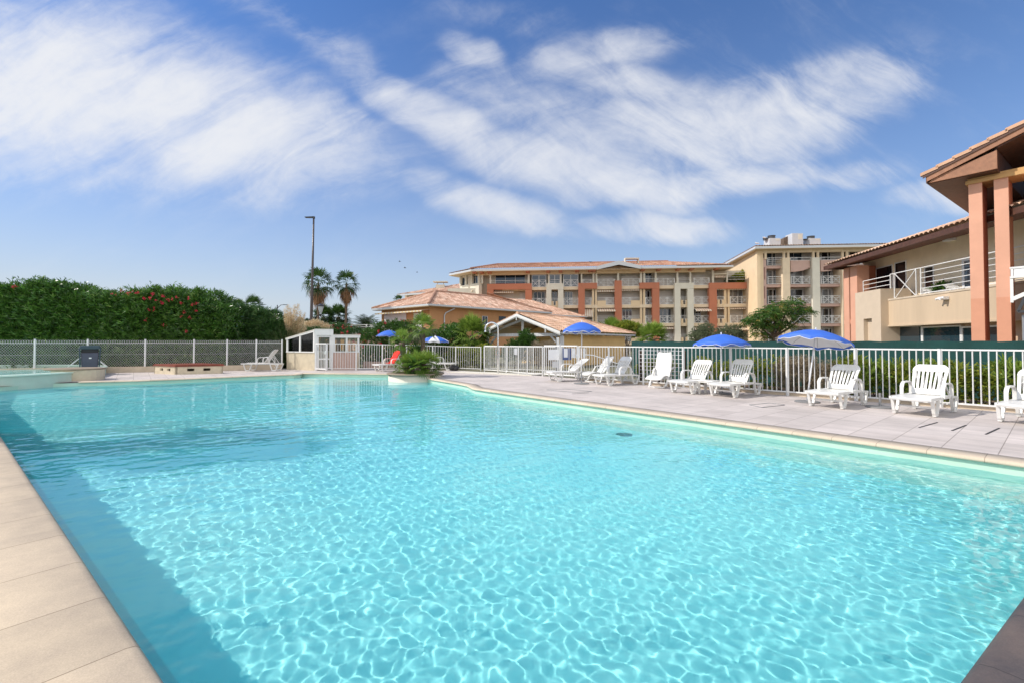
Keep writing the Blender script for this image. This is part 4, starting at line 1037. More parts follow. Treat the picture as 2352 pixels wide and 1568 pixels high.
# umbrellas
M_stone = mat('grey_stone', (.22, .22, .22), .8, var=.15)
def umbrella(label, base, zt, r, tilt=(0, 0), mats=(M_blue, M_blue), hgt=.30, rz=0, seed=1, sag=.1, pole=M_fabw, group='beach umbrellas around the pool'):
    t = empty('beach_umbrella', (base[0], base[1], 0), label, 'umbrella', group)
    top = Vector((base[0]+tilt[0], base[1]+tilt[1], zt)); ax = Vector((tilt[0], tilt[1], zt)).normalized()
    mb = MB(); mb.smooth = True; mb.tube([(base[0], base[1], .02), tuple(Vector((base[0], base[1], 0)).lerp(top, .97))], .016, 10); mb.build('pole', pole, t)
    mb = MB(); mb.tube([(base[0], base[1], .0), tuple(Vector((base[0], base[1], 0)).lerp(top, .2))], .022, 10); mb.build('pole_sleeve', M_grey, t)
    mb = MB(); mb.lathe([(0, .03), (.05, .03), (.24, .022), (.25, .012), (.25, .0)], 28, (base[0], base[1], .004)); mb.build('base', M_stone, t)
    q = Vector((0, 0, 1)).rotation_difference(ax); rg = random.Random(seed)
    mb = MB(); n = 8; mth = 5; K = n*mth; rings = [0, .15, .35, .55, .75, .9, 1.0]; V = []
    for ri, f in enumerate(rings):
        for k in range(K):
            a = rz+2*math.pi*k/K; seg = (k % mth)/mth; sc = math.sin(math.pi*seg)
            rr = r*f*(1-.045*sc*f); z = -hgt*(f**1.75)+(-.0+.035*sc*f*f)*1.0 - .012*sc*(1-f)
            V.append((rr*math.cos(a), rr*math.sin(a), z))
    for k in range(K):                    # valance
        a = rz+2*math.pi*k/K; seg = (k % mth)/mth; sc = math.sin(math.pi*seg); rr = r*(1-.045*sc)*1.005
        V.append((rr*math.cos(a), rr*math.sin(a), -hgt+.035*sc-.055-.02*math.sin(k*1.9+seed)))
    cap = top+ax*.0; b = 0
    mb.v = [tuple(cap+q @ Vector(v)) for v in V]; nr = len(rings)
    for ri in range(nr-1):
        for k in range(K): k2 = (k+1) % K; mb.m = (k//mth) % 2; mb.smooth = True; mb.face(ri*K+k, (ri+1)*K+k, (ri+1)*K+k2, ri*K+k2)
    can = mb.build('canopy', list(mats)+[M_fabw], t)
    md = can.modifiers.new('t', 'SOLIDIFY'); md.thickness = .006; md.offset = -1; md.material_offset = 0
    mv = MB(); mv.v = [tuple(cap+q @ Vector(v)) for v in V[(nr-1)*K:]]
    for k in range(K): k2 = (k+1) % K; mv.m = (k//mth) % 2; mv.face(k, K+k, K+k2, k2)
    o = mv.build('valance', mats, t)
    # white lining below the canopy and trim on the valance
    ml = MB(); ml.v = [tuple(cap+q @ Vector((v[0]*.985, v[1]*.985, v[2]-.014))) for v in V[:nr*K]]; ml.smooth = True
    for ri in range(nr-1):
        for k in range(K): k2 = (k+1) % K; ml.face(ri*K+k, ri*K+k2, (ri+1)*K+k2, (ri+1)*K+k)
    ml.build('lining', M_fabw, t)
    mt = MB(); last = V[-K:]
    for k in range(K):
        a_ = cap+q @ Vector(last[k]); b_ = cap+q @ Vector(last[(k+1) % K]); mt.bar(a_, b_, .006, .009)
    mt.build('trim', M_fabw, t)
    for k in range(n):
        a = rz+2*math.pi*k/n; pts_ = [cap+q @ Vector((r*f*math.cos(a), r*f*math.sin(a), -hgt*f**1.75-.02)) for f in rings]; mr = MB(); mr.tube(pts_, .004, 5); mr.build('rib', M_grey, t)
    mb = MB(); mb.lathe([(0, .055), (.012, .05), (.018, .03), (.012, .01), (.03, -.005)], 10, tuple(cap)); mb.build('finial', M_fabw, t)
    return t
umbrella('blue umbrella on a straight pole beside the reclined lounger near the gate', (2.26, 14.85), 1.99, .63, (.03, .05), rz=.2)
umbrella('squat blue umbrella between two loungers, second from the right, with rumpled canopy', (5.52, 12.0), 1.55, .70, (.02, .05), rz=.35, hgt=.27, seed=3)
umbrella('blue umbrella leaning right with its white lining showing', (6.66, 10.3), 1.62, .74, (.30, .12), rz=.1, hgt=.28, seed=5)
umbrella('blue umbrella on a tall pole beyond the fence, left of the planter palms', (-6.75, 25.0), 1.98, .68, (0, 0), rz=.3, seed=7)
umbrella('blue and white panelled umbrella beyond the fence, right of the planter palms', (-4.0, 23.4), 1.64, .74, (.05, 0), mats=(M_blue, M_fabw), rz=.5, seed=9, hgt=.27)
t = empty('umbrella_stand', (7.62, 9.45, 0), 'empty grey umbrella stand under the rear of the shaded lounger', 'umbrella stand')
mb = MB(); mb.lathe([(0, .03), (.05, .03), (.24, .022), (.25, 0)], 28, (7.62, 9.45, .004)); mb.build('base', M_stone, t)
mb = MB(); mb.tube([(7.62, 9.45, 0), (7.62, 9.45, .3)], .024, 10); mb.build('tube', M_grey, t)
# shower
t = empty('outdoor_shower', (-.6, 19.6, 0), 'tall chrome outdoor shower with hooked top beside the fence', 'shower')
mb = MB(); mb.smooth = True; x, y = -.6, 19.5
pts_ = [(x, y, 0), (x, y, 1.0), (x, y, 1.9)]+[(x-.27+.27*math.cos(a_), y, 1.9+.27*math.sin(a_)*1.0) for a_ in [math.pi*i/10 for i in range(1, 11)]]+[(x-.545, y, 1.82)]
mb.tube(pts_, .036, 12); mb.build('pipe', M_chrome, t)
mb = MB(); mb.tube([(x-.54, y, 1.83), (x-.545, y, 1.77)], [.042, .05], 12); mb.build('shower_head', M_chrome, t)
mb = MB(); mb.tube([(x, y-.06, 1.02), (x, y-.02, 1.02)], .03, 8); mb.build('push_button', M_chrome, t)
mb = MB(); mb.prism([(x-2.3, y+.9), (x+1.4, y-1.1), (x+1.9, y-.3), (x-1.6, y+1.4)], -.02, .02); tag(mb.build('shower_tray', M_cream2), 'flat pale rectangular shower tray around the chrome shower', 'shower tray')
# backpack
t = empty('backpack', (-2.75, 21.6, 0), 'black backpack lying on the deck against the fence behind the planter', 'backpack')
mb = MB(); mb.smooth = True; rg = random.Random(2); mb.ellip((-2.75, 21.6, .13), (.24, .13, .13), 14, 8, .1, rg); mb.build('bag', M_black, t)
mb = MB(); mb.tube(arch((-2.9, 21.5, .2), (-2.7, 21.5, .2), .1, 5), .012, 6); mb.build('strap', M_black, t)
mb = MB(); mb.smooth = True; mb.ellip((-2.62, 21.5, .1), (.12, .08, .09), 10, 6, .1, rg); mb.build('pocket', M_black, t)
# litter bin
b0 = D(206, 845, 19.2)
t = empty('wheelie_bin', (b0.x, 19.2, 0), 'grey plastic waste bin with open dark lid frame in front of the chain-link fence', 'waste bin', rz=math.atan2(19.2, b0.x)-math.pi/2)
mb = MB(); mb.hexa([(-.25, -.22, .05), (.25, -.22, .05), (.25, .2, .05), (-.25, .2, .05), (-.275, -.26, .90), (.275, -.26, .90), (.275, .24, .90), (-.275, .24, .90)]); mb.build('body', M_binbody, t, bevel=.03, world=False)
mb = MB()
for sg in (-1, 1): flat_path(mb, [(sg*.29, -.27, .06), (sg*.31, -.28, .95), (sg*.33, -.2, 1.10)], .07, .05, (0, 1, 0))
mb.hexa([(-.37, -.28, 1.05), (.37, -.28, 1.05), (.36, .2, 1.09), (-.36, .2, 1.09), (-.30, -.24, 1.17), (.30, -.24, 1.17), (.29, .18, 1.20), (-.29, .18, 1.20)])
mb.build('lid', M_bindark, t, bevel=.02, world=False)
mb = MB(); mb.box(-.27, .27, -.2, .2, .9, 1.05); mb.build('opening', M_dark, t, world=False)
for sg in (-1, 1): mb = MB(); mb.tube([(sg*.2, .2, .1), (sg*.26, .2, .1)], .1, 12); mb.build('wheel', M_black, t, world=False)
mb = MB(); mb.box(-.03, .05, -.262, -.24, .66, .71); mb.build('emblem', M_paper, t, world=False)
# plant-room box with red lid
A = P(403, 859.3); B = P(512, 856.5); Dv = P(354, 856.5); A = Vector((A.x, A.y)); u1 = (Vector((B.x, B.y))-A); B2 = A+u1; D2 = A+(Vector((Dv.x, Dv.y))-A)
t = empty('pool_hatch_box', (A.x, A.y, 0), 'low cream masonry box with vent holes and reddish-brown wooden lid by the left fence', 'hatch box')
C2 = B2+(D2-A)
def lerp2(p, q, k): return p+(q-p)*k
mb = MB()
def holed(p, q, holes, zb, zt, n_in, th=.07):
    """wall with rectangular see-through vents"""
    d = (q-p); xs = [0]+[h for hh_ in holes for h in hh_]+[1]
    def col(k0, k1, z0, z1):
        a_, b_ = p+d*k0, p+d*k1; mb.hexa([(a_.x, a_.y, z0), (b_.x, b_.y, z0), (b_.x+n_in.x*th, b_.y+n_in.y*th, z0), (a_.x+n_in.x*th, a_.y+n_in.y*th, z0), (a_.x, a_.y, z1), (b_.x, b_.y, z1), (b_.x+n_in.x*th, b_.y+n_in.y*th, z1), (a_.x+n_in.x*th, a_.y+n_in.y*th, z1)])
    for i in range(0, len(xs), 2): col(xs[i], xs[i+1], zb, zt)
    for h0, h1 in holes: col(h0, h1, zb, .13); col(h0, h1, .24, zt)
iA = ((B2-A).normalized()+(D2-A).normalized()).normalized()
holed(A, B2, [(.24, .40), (.58, .74)], 0, .32, (D2-A).normalized())
holed(D2, A, [(.27, .42), (.6, .76)], 0, .32, (B2-A).normalized())
holed(B2, C2, [], 0, .32, (A-B2).normalized()); holed(C2, D2, [], 0, .32, (A-D2).normalized())
mb.build('wall', M_poolwall, t)
mb = MB(); mb.prism([tuple(A+(p-A)*.9+(C2-A)*.05) for p in (A, B2, C2, D2)], .0, .02); mb.build('inside', M_dark, t)
mb = MB(); cx = (A+C2)/2; mb.prism([tuple(cx+(p-cx)*1.05) for p in (A, B2, C2, D2)], .32, .36); mb.prism([tuple(cx+(p-cx)*1.02) for p in (A, B2, C2, D2)], .36, .41); mb.build('lid', M_redwood, t, bevel=.01)
# drain slots in the paving
def slit(a, b, label, w=.022):
    p, q = P(*a), P(*b); mb = MB(); mb.bar((p.x, p.y, .0035), (q.x, q.y, .0035), w, .005); tag(mb.build('drain_slot', M_dark), label, 'drain slot', 'drain slots in the right terrace')
slit((2111, 981), (2153, 969.3), 'dark drain slot in the paving, leftmost of the three near the right edge')
slit((2186.5, 988.2), (2219, 975.7), 'dark drain slot in the paving, middle of the three near the right edge')
slit((2264, 996.8), (2295.3, 982.4), 'dark drain slot in the paving, rightmost of the three near the right edge')
slit((1750.5, 935), (1802, 929.5), 'thin dark slot in the paving left of the leaning umbrella', .012)
slit((1314, 903.5), (1352, 901.3), 'thin dark slot in the paving below the first umbrella', .012)
def hatch(pts_, label):
    t = MB(); q = [P(*p) for p in pts_]
    for i in range(len(q)): a_, b_ = q[i], q[(i+1) % len(q)]; t.bar((a_.x, a_.y, .003), (b_.x, b_.y, .003), .012, .004)
    tag(t.build('hatch_outline', M_bindark), label, 'hatch')
hatch([(1721, 928.8), (1768, 924.6), (1803, 928.8), (1752, 935.2)], 'outline of a square access hatch in the paving in front of the leaning umbrella')
hatch([(1255, 894), (1322, 900.3), (1360, 898), (1300, 892.4)], 'outline of a long access hatch in the paving below the first umbrella')
# wooden trellis with dark posts behind the fence
t = empty('wood_trellis', (4.5, 14.9, 0), 'white slatted trellis with dark wooden posts behind the fence, left of the upright folding lounger', 'trellis')
M_dkwood = mat('dark_post_wood', (.07, .045, .03), .9, var=.3)
p0 = fx(1492); p1 = fx(1556); A_ = Vector(p0)+Vector((.25, .27)); B_ = Vector(p1)+Vector((.25, .27)); p9 = Vector(fx(1455))+Vector((.25, .27))
mb = MB()
for i in range(8): z = .2+i*.125; mb.bar((p9.x, p9.y, z), (B_.x, B_.y, z), .014, .014)
for i in range(12): q = p9.lerp(B_, i/11); mb.box(q.x-.006, q.x+.006, q.y-.012, q.y+.008, .12, 1.1)
mb.build('lattice', M_white2, t)
for k_ in (0, .45, 1): q = p9.lerp(B_, k_)+Vector((.06, .06)); mb = MB(); mb.box(q.x-.05, q.x+.05, q.y-.05, q.y+.05, 0, 1.08); mb.build('post', M_dkwood, t)
# handrail and white post behind the first umbrella
t = empty('handrail', (2.9, 17.0, 0), 'thin white handrail sloping down behind the fence, right of the first umbrella', 'handrail')
q0 = D(1345, 814, 17.5); q1 = D(1362, 815, 17.5); q2 = D(1418, 834, 17.3); q3 = D(1418, 862, 17.3); q4 = D(1372, 817, 17.5)
mb = MB(); mb.tube([q0, q1, q2], .018, 8); mb.build('rail', M_white, t)
mb = MB(); mb.tube([(q4.x, q4.y, 0), q4], .018, 8); mb.build('post', M_white, t)
q = D(1281.5, 780, 18.5); mb = MB(); mb.box(q.x-.05, q.x+.05, q.y-.05, q.y+.05, 0, D(1281, 775, 18.5).z); mb.build('square_post', M_white); tag(bpy.data.objects['square_post'], 'square white post rising above the gate in front of the yellow wall', 'post')
q = D(1280.5, 775, 20); mb = MB(); mb.tube([(q.x-.05, q.y, 0), (q.x-.05, q.y, D(1280, 776, 20).z)], .03, 8); mb.ellip((q.x-.05, q.y, D(1280, 774, 20).z), (.05, .05, .07), 8, 6); tag(mb.build('lamp_bollard', M_dgrey), 'slim black garden lamp post beside the square white post', 'garden lamp')
# ------------------------------------------------------------------ lamp post, lantern, far street lamps
t = empty('street_lamp', (D(714, 745, 38).x, 38, 0), 'very tall dark street lamp with flat head and a lantern on a bracket', 'street lamp')
x = D(714, 745, 38).x; zt = D(720, 500, 38).z
mb = MB(); mb.smooth = True; mb.tube([(x-.02, 38, 0), (x, 38, 1.5), (x+.09, 38, zt*.6), (x+.16, 38, zt)], [.15, .14, .095, .065], 12); mb.build('pole', mat('lamp_paint', (.075, .06, .058), .4, var=.1), t)
mb = MB(); mb.hexa([(x-.55, 37.85, zt-.02), (x+.1, 37.9, zt-.05), (x+.1, 38.1, zt-.05), (x-.55, 38.15, zt-.02), (x-.55, 37.85, zt+.03), (x+.1, 37.9, zt+.07), (x+.1, 38.1, zt+.07), (x-.55, 38.15, zt+.03)]); mb.box(x+.1, x+.24, 37.92, 38.08, zt-.1, zt+.08); mb.build('lamp_head', M_dgrey, t)
lq = D(736.5, 719, 38)
mb = MB(); mb.tube([(x+.08, 38, D(0, 742, 38).z), (x+.2, 38, D(0, 741, 38).z), (x+.22, 38, D(0, 733, 38).z), (x+.5, 38, D(0, 726, 38).z), (lq.x, 38, D(0, 722.5, 38).z)], .035, 8); mb.tube([(x+.05, 38, D(0, 731, 38).z), (x+.22, 38, D(0, 731, 38).z)], .03, 8); mb.tube([(x+.22, 38, D(0, 744, 38).z), (x+.22, 38, D(0, 729, 38).z)], .03, 6); mb.build('bracket', M_dgrey, t)
mb = MB(); mb.smooth = True; zl = D(0, 719, 38).z; zh = D(0, 700, 38).z; mb.lathe([(.05, zl-.25), (.09, zl-.1), (.07, zl), (.12, zl+.05), (.24, zh-.15)], 14, (lq.x, 38, 0)); g_ = mb.build('lantern_glass', mat('lantern_glass', (.55, .6, .66), .15, var=.2, nscale=4), t)
mb = MB(); mb.lathe([(.05, zl-.32), (.10, zl-.15), (.07, zl-.02)], 12, (lq.x, 38, 0)); mb.lathe([(.29, zh-.16), (.30, zh-.1), (.12, zh+.03), (.05, zh+.08), (0, zh+.1)], 14, (lq.x, 38, 0)); mb.build('lantern_cap', M_dgrey, t)
def far_lamp(u, vt, vb, y, au, label):
    p = D(u, vt, y); t = empty('far_street_lamp', (p.x, y, 0), label, 'street lamp', 'small street lamps in the distance')
    mb = MB(); mb.tube([(p.x, y, 0), (p.x, y, p.z)], .07, 6); mb.build('pole', M_dgrey, t)
    e = D(au, vt-.5, y); mb = MB(); mb.tube([(p.x, y, p.z-.5), ((p.x+e.x)/2, y, p.z), (e.x, y, e.z)], .05, 6); mb.hexa([(e.x-.1, y-.12, e.z-.05), (e.x+.5*(1 if au > u else -1), y-.12, e.z-.05), (e.x+.5*(1 if au > u else -1), y+.12, e.z-.05), (e.x-.1, y+.12, e.z-.05), (e.x-.1, y-.12, e.z+.05), (e.x+.5*(1 if au > u else -1), y-.12, e.z+.02), (e.x+.5*(1 if au > u else -1), y+.12, e.z+.02), (e.x-.1, y+.12, e.z+.05)]); mb.build('lamp_head', M_dgrey, t)
far_lamp(637, 701, 730, 70, 653, 'small distant street lamp above the pampas grass')
far_lamp(866, 734.5, 750, 95, 857, 'small distant street lamp left of the bungalow terrace')
# ================================================================== GLAZED ENCLOSURE
A = P(722.6, 849.8); Bl = P(659, 847.3); Br = P(824, 847.5); A.z = Bl.z = Br.z = 0
t = empty('pool_house', (A.x, A.y, 0), 'small white glazed enclosure with sloping roof and cream base at the far end', 'enclosure')
pL = Pl((Bl.x, Bl.y), (A.x, A.y)); pR = Pl((A.x, A.y), (Br.x, Br.y)); hL = .84; depth = 1.9
LL, LR = pL.len, pR.len
zl = pL.hit(657, 717.5+2)[1]; zp = pL.hit(719, 757)[1]; zr = pR.hit(765, 757)[1]; zr2 = pR.hit(800, 769)[1]
zl = D(657, 777, Bl.y).z; zp = D(719, 757, A.y).z; zr2 = D(800, 770, (A.y+Br.y)/2).z
mb = MB(); pL.box(mb, -.03, LL-.0, 0, hL, -.14, 0); mb.build('base_wall', M_poolwall, t)
mb = MB(); pR.box(mb, .72, LR, 0, hL, -.14, 0); mb.build('base_wall', M_pink, t)
back = [(Bl-Vector((0, 0, 0))), Br]
mb = MB(); bl2 = Bl+Vector((-pL.n.x*.8+.9, 1.1, 0)); cB = Vector((A.x+.1, A.y+2.0, 0))
for p_, q_ in ((Bl, cB), (Br, cB)):
    pl = Pl((p_.x, p_.y), (q_.x, q_.y)); pl.box(mb, 0, pl.len, 0, hL, -.06, .06)
mb.build('rear_wall', M_poolwall, t)
def slopez(k): return zl+(zp-zl)*k
mb = MB()   # left frames
pL.box(mb, -.05, LL, hL, hL+.05, -.12, .03)
for k in (0.0, .47, .965):
    a_ = k*LL; w = .045; z1 = slopez(k)-.03
    pL.box(mb, a_-w, a_+w, hL+.05, z1, -.05, .01)
n_ = 1
pa, pb = pL.pt(-.07, zl-.05, .02), pL.pt(LL+.02, zp-.05, .02)
mb.hexa([pL.pt(-.08, zl-.08, -.08), pL.pt(LL, zp-.10, -.08), pL.pt(LL, zp-.10, .03), pL.pt(-.08, zl-.08, .03), pL.pt(-.08, zl+.0, -.08), pL.pt(LL, zp, -.08), pL.pt(LL, zp, .03), pL.pt(-.08, zl+.0, .03)])
mb.build('window_frame', M_white, t)
for k0, k1 in ((.02, .46), (.49, .95)):
    mb = MB(); mb.hexa([pL.pt(k0*LL, hL+.05, -.03), pL.pt(k1*LL, hL+.05, -.03), pL.pt(k1*LL, hL+.05, -.02), pL.pt(k0*LL, hL+.05, -.02), pL.pt(k0*LL, slopez(k0)-.08, -.03), pL.pt(k1*LL, slopez(k1)-.08, -.03), pL.pt(k1*LL, slopez(k1)-.08, -.02), pL.pt(k0*LL, slopez(k0)-.08, -.02)]); mb.build('pane', M_clear, t)
# right side: door tower then lower glazed bay
dW = .82
mb = MB(); pR.box(mb, .0, dW, zp-.28, zp, -.1, .05); pR.box(mb, 0, .10, 0, zp-.28, -.1, .03); pR.box(mb, dW-.1, dW, 0, zp-.28, -.1, .03); mb.build('door_frame', M_white, t)
mb = MB(); pR.box(mb, .1, .17, .05, zp-.29, -.06, -.01); pR.box(mb, dW-.17, dW-.1, .05, zp-.29, -.06, -.01); pR.box(mb, .17, dW-.17, .05, .12, -.06, -.01); pR.box(mb, .17, dW-.17, .5, .57, -.06, -.01); pR.box(mb, .17, dW-.17, zp-.36, zp-.29, -.06, -.01); d_ = mb.build('door', M_white, t)
mb = MB(); pR.box(mb, .17, dW-.17, .57, zp-.36, -.045, -.035); mb.build('pane', M_clear, d_)
mb = MB(); pR.box(mb, .17, dW-.17, .12, .5, -.045, -.035); mb.build('pane', M_clear, d_)
mb = MB(); pR.box(mb, .11, .15, .95, 1.12, -.01, .05); mb.build('handle', M_grey, d_)
mb = MB(); pR.box(mb, dW, LR+.04, hL, hL+.05, -.12, .03); pR.box(mb, dW, LR+.06, zr2-.12, zr2, -.08, .04)
for a_ in (dW+.04, dW+(LR-dW)*.52, LR-.03): pR.box(mb, a_-.04, a_+.04, hL+.05, zr2-.12, -.06, .02)
mb.build('window_frame', M_white, t)
for a0, a1 in ((dW+.08, dW+(LR-dW)*.48), (dW+(LR-dW)*.56, LR-.07)):
    mb = MB(); pR.box(mb, a0, a1, hL+.05, zr2-.12, -.03, -.02); mb.build('pane', M_clear, t)
# roofs: tower top, left slope, right flat
M_poly = leafmat('translucent_roof', (.78, .76, .70), (.78, .76, .70), rough=.5, tr=.55)
T0 = pL.pt(LL, zp, .03)
mb = MB(); q = [pR.pt(-.02, 0, .05), pR.pt(dW, 0, .05), pR.pt(dW, 0, -1.7), pR.pt(-.02, 0, -1.7)]; mb.prism([(p.x, p.y) for p in q], zp-.01, zp+.03)
mb.hexa([pL.pt(-.1, zl-.03, .04), pL.pt(LL, zp-.03, .04), cB+Vector((-.1, -.3, zp-.05)), Vector((Bl.x+.05, Bl.y+.15, zl-.03)), pL.pt(-.1, zl+.01, .04), pL.pt(LL, zp+.01, .04), cB+Vector((-.1, -.3, zp-.01)), Vector((Bl.x+.05, Bl.y+.15, zl+.01))])
q = [pR.pt(dW, 0, .06), pR.pt(LR+.08, 0, .06), pR.pt(LR+.08, 0, -.1), (cB.x+.2, cB.y, 0)]; mb.prism([(p[0], p[1]) for p in q], zr2, zr2+.035)
mb.build('roof', M_poly, t)
mb = MB()  # rear glazing frames
for p_, q_, z_ in ((Bl, cB, zl), (Br, cB, zr2)):
    pl = Pl((p_.x, p_.y), (q_.x, q_.y))
    for k in (0.02, .5, .98): pl.box(mb, k*pl.len-.03, k*pl.len+.03, hL, z_-.02, -.03, .03)
    pl.box(mb, 0, pl.len, hL, hL+.05, -.05, .05)
mb.build('rear_frame', M_white, t)
q = pR.pt(LR*.9, 0, .0)
# low terracotta step right of the enclosure
mb = MB(); a_ = P(826, 846); mb.prism([(a_.x, a_.y+.5), (a_.x+1.6, a_.y+.6), (a_.x+1.6, a_.y+1.3), (a_.x, a_.y+1.3)], -.03, .33); tag(mb.build('low_wall', M_pink), 'low pinkish wall behind the fence just right of the enclosure', 'low wall')

# ================================================================== CAR PORT SHELTER + YELLOW HUT
Rr = Vector((2.55, 23.9)); Ll = Vector((-1.98, 27.3)); ze = 1.86; apx = (Rr+Ll)/2; rise = 1.03
fw = Vector((.58, .815)).normalized(); wdir = (Ll-Rr).normalized()
t = empty('shelter', (apx.x, apx.y, 0), 'open white timber shelter with pale tiled gable roof joined to a yellow hut', 'shelter')
hw_ = (Ll-Rr).length/2; sl_ = math.atan(rise/hw_)
ridge0 = apx; ridge1 = apx+fw*7.4; E1 = Rr+fw*10.9; E0b = Ll+fw*9.0
tile_plane(t, 'roof', M_tile3, tuple(Rr), tuple(E1), tuple(ridge1), tuple(ridge0), ze+.03, sl_, pitch=.21, course=.36, hh=.06, seed=3)
tile_plane(t, 'roof', M_tile3, tuple(Ll), tuple(E0b), tuple(ridge1), tuple(ridge0), ze+.03, sl_, pitch=.21, course=.36, hh=.06, seed=4)
tile_plane(t, 'roof', M_tile3, tuple(E1), tuple(E0b), tuple(ridge1), tuple(ridge1), ze+.03, math.atan(rise/((ridge1-(E1+E0b)/2).length+.01)), pitch=.21, seed=5)
zr_ = ze+rise
mb = MB()   # ridge and hip cap tiles
def caps(mb, a, b, r=.09, step=.38):
    a = Vector(a); b = Vector(b); k = int((b-a).length/step)
    for i in range(k):
        p, q_ = a.lerp(b, i/k), a.lerp(b, (i+1.08)/k); mb.tube([p, q_], [r*1.12, r*.9], 8)
caps(mb, (ridge0.x, ridge0.y, zr_+.06), (ridge1.x, ridge1.y, zr_+.06)); caps(mb, (ridge1.x, ridge1.y, zr_+.06), (E1.x, E1.y, ze+.09))
mb.build('ridge_tiles', M_tile3, t)
def p3(p, z): return Vector((p.x, p.y, z))
mb = MB()   # barge boards of the gable
for s_, e_ in ((Rr, 0), (Ll, 1)):
    a_ = p3(s_-fw*.04, ze-.02); b_ = p3(apx-fw*.04, zr_-.02)
    mb.extr([a_+Vector((0, 0, .05)), b_+Vector((0, 0, .05)), b_-Vector((0, 0, .10)), a_-Vector((0, 0, .10))], (-fw.x*.03, -fw.y*.03, 0))
    mb.extr([a_-Vector((0, 0, .11)), b_-Vector((0, 0, .11)), b_-Vector((0, 0, .15)), a_-Vector((0, 0, .15))], (fw.x*.03, fw.y*.03, 0))
mb.build('barge_board', M_white, t)
mb = MB()
for k in (.0, .33, .66): pass
for p_, z_ in ((apx, zr_-.14), (Rr.lerp(Ll, .16), ze+rise*.32-.15), (Rr.lerp(Ll, .84), ze+rise*.32-.15)):
    q_ = p_-fw*.07; mb.box(q_.x-.035, q_.x+.035, q_.y-.035, q_.y+.035, z_-.2, z_+.04)
mb.build('purlin_end', M_white, t)
tb = .55    # truss set back under the roof
def tp(k, z, s=tb): q_ = Rr.lerp(Ll, k)+fw*s; return Vector((q_.x, q_.y, z))
mb = MB(); mb.bar(tp(.03, ze-.12), tp(.97, ze-.12), .1, .17); mb.build('tie_beam', M_white2, t)
mb = MB(); mb.bar(tp(.5, ze-.05), tp(.5, zr_-.12), .17, .13); mb.build('king_post', M_white2, t)
for k0 in (.05, .95): mb = MB(); mb.bar(tp(k0, ze-.02), tp(.5, zr_-.28), .1, .13); mb.build('rafter', M_white2, t)
for k0, kk in ((.04, .16), (.96, .84)):
    mb = MB(); q_ = tp(k0, 0); mb.box(q_.x-.1, q_.x+.1, q_.y-.1, q_.y+.1, -.3, ze-.2); mb.build('post', M_white2, t)
    mb = MB(); mb.bar(tp(k0, ze-.85), tp(kk, ze-.2), .09, .09); mb.build('brace', M_white2, t)
mb = MB()   # boarded underside
for s_ in (Rr, Ll):
    a_ = p3(s_, ze-.03); b_ = p3(apx, zr_-.03); mb.extr([a_, b_, b_+Vector((fw.x*6, fw.y*6, 0)), a_+Vector((fw.x*6, fw.y*6, 0))], (0, 0, -.03))
mb.build('ceiling_boards', mat('pale_boards', (.50, .42, .33), .8, var=.15, nscale=5), t)
mb = MB()
for sgn in (.25, .75):
    a_ = tp(sgn, ze+rise*.5-.14, .1); b_ = tp(sgn, ze+rise*.5-.14, 4.2); mb.bar(a_, b_, .1, .14)
mb.build('purlin', M_soffit_pale, t)
# yellow hut under the far part of the roof
mb = MB(); wi = .42
q0 = Rr-wdir*-wi+fw*1.0; q1 = E1+wdir*wi-fw*.9; q2 = E0b-wdir*wi-fw*.4; q3 = Ll-wdir*wi+fw*4.6; q4 = Rr+wdir*wi+fw*4.6
q5 = Rr+wdir*wi+fw*1.0
mb.prism([tuple(q) for q in (q5, q1, q2, Ll-wdir*wi+fw*4.0, Rr+wdir*wi*2.2+fw*4.0, Rr+wdir*wi*2.2+fw*1.0)], -.3, ze-.02)
mb.extr([p3(Rr+wdir*wi+fw*3.99, ze-.03), p3(Ll-wdir*wi+fw*3.99, ze-.03), p3(apx+fw*3.99, zr_-.2)], (fw.x*.1, fw.y*.1, 0))
mb.build('wall', mat('hut_plaster', (.84, .58, .26), .85, var=.08, nscale=1.2, bump=.2), t)
mb = MB(); a_ = p3(Rr+fw*.1, ze-.05); b_ = p3(E1, ze-.05); mb.bar(a_, b_, .05, .09)
for i in range(9):
    q_ = a_.lerp(b_, (i+.6)/9.2); mb.bar(q_+Vector((wdir.x*.02, wdir.y*.02, -.05)), q_+Vector((wdir.x*.45, wdir.y*.45, -.03)), .07, .1)
mb.build('eaves', M_white2, t)

# ================================================================== ORANGE BUNGALOW
Zb = 4.79; Cn = Vector((-7.72, 42.0)); Lc = Vector((-14.85, 48.2)); Rc = Vector((4.75, 54.4))
dl = (Lc-Cn).normalized(); dr = (Rc-Cn).normalized()
t = empty('bungalow', (Cn.x, Cn.y, 0), 'orange rendered bungalow with clay tiled hip roof, standing behind the shrubs', 'bungalow')
wl = (Lc-Cn).length; wr = (Rc-Cn).length
half = wl/2; slb = math.radians(21.5); rb = half*math.tan(slb)
Bc = Lc+dr*wr
R0 = Cn+dl*half+dr*half*.95; R1 = R0+dr*(wr-half*2.2)
tile_plane(t, 'roof', M_tile, tuple(Cn), tuple(Rc), tuple(R1), tuple(R0), Zb, slb, pitch=.25, course=.38, seed=11)
tile_plane(t, 'roof', M_tile, tuple(Cn), tuple(Lc), tuple(R0), tuple(R0), Zb, math.atan(rb/(half*.95)), pitch=.25, course=.38, seed=12)
tile_plane(t, 'roof', M_tile, tuple(Rc), tuple(Bc), tuple(R1), tuple(R1), Zb, slb, pitch=.25, course=.38, seed=13)
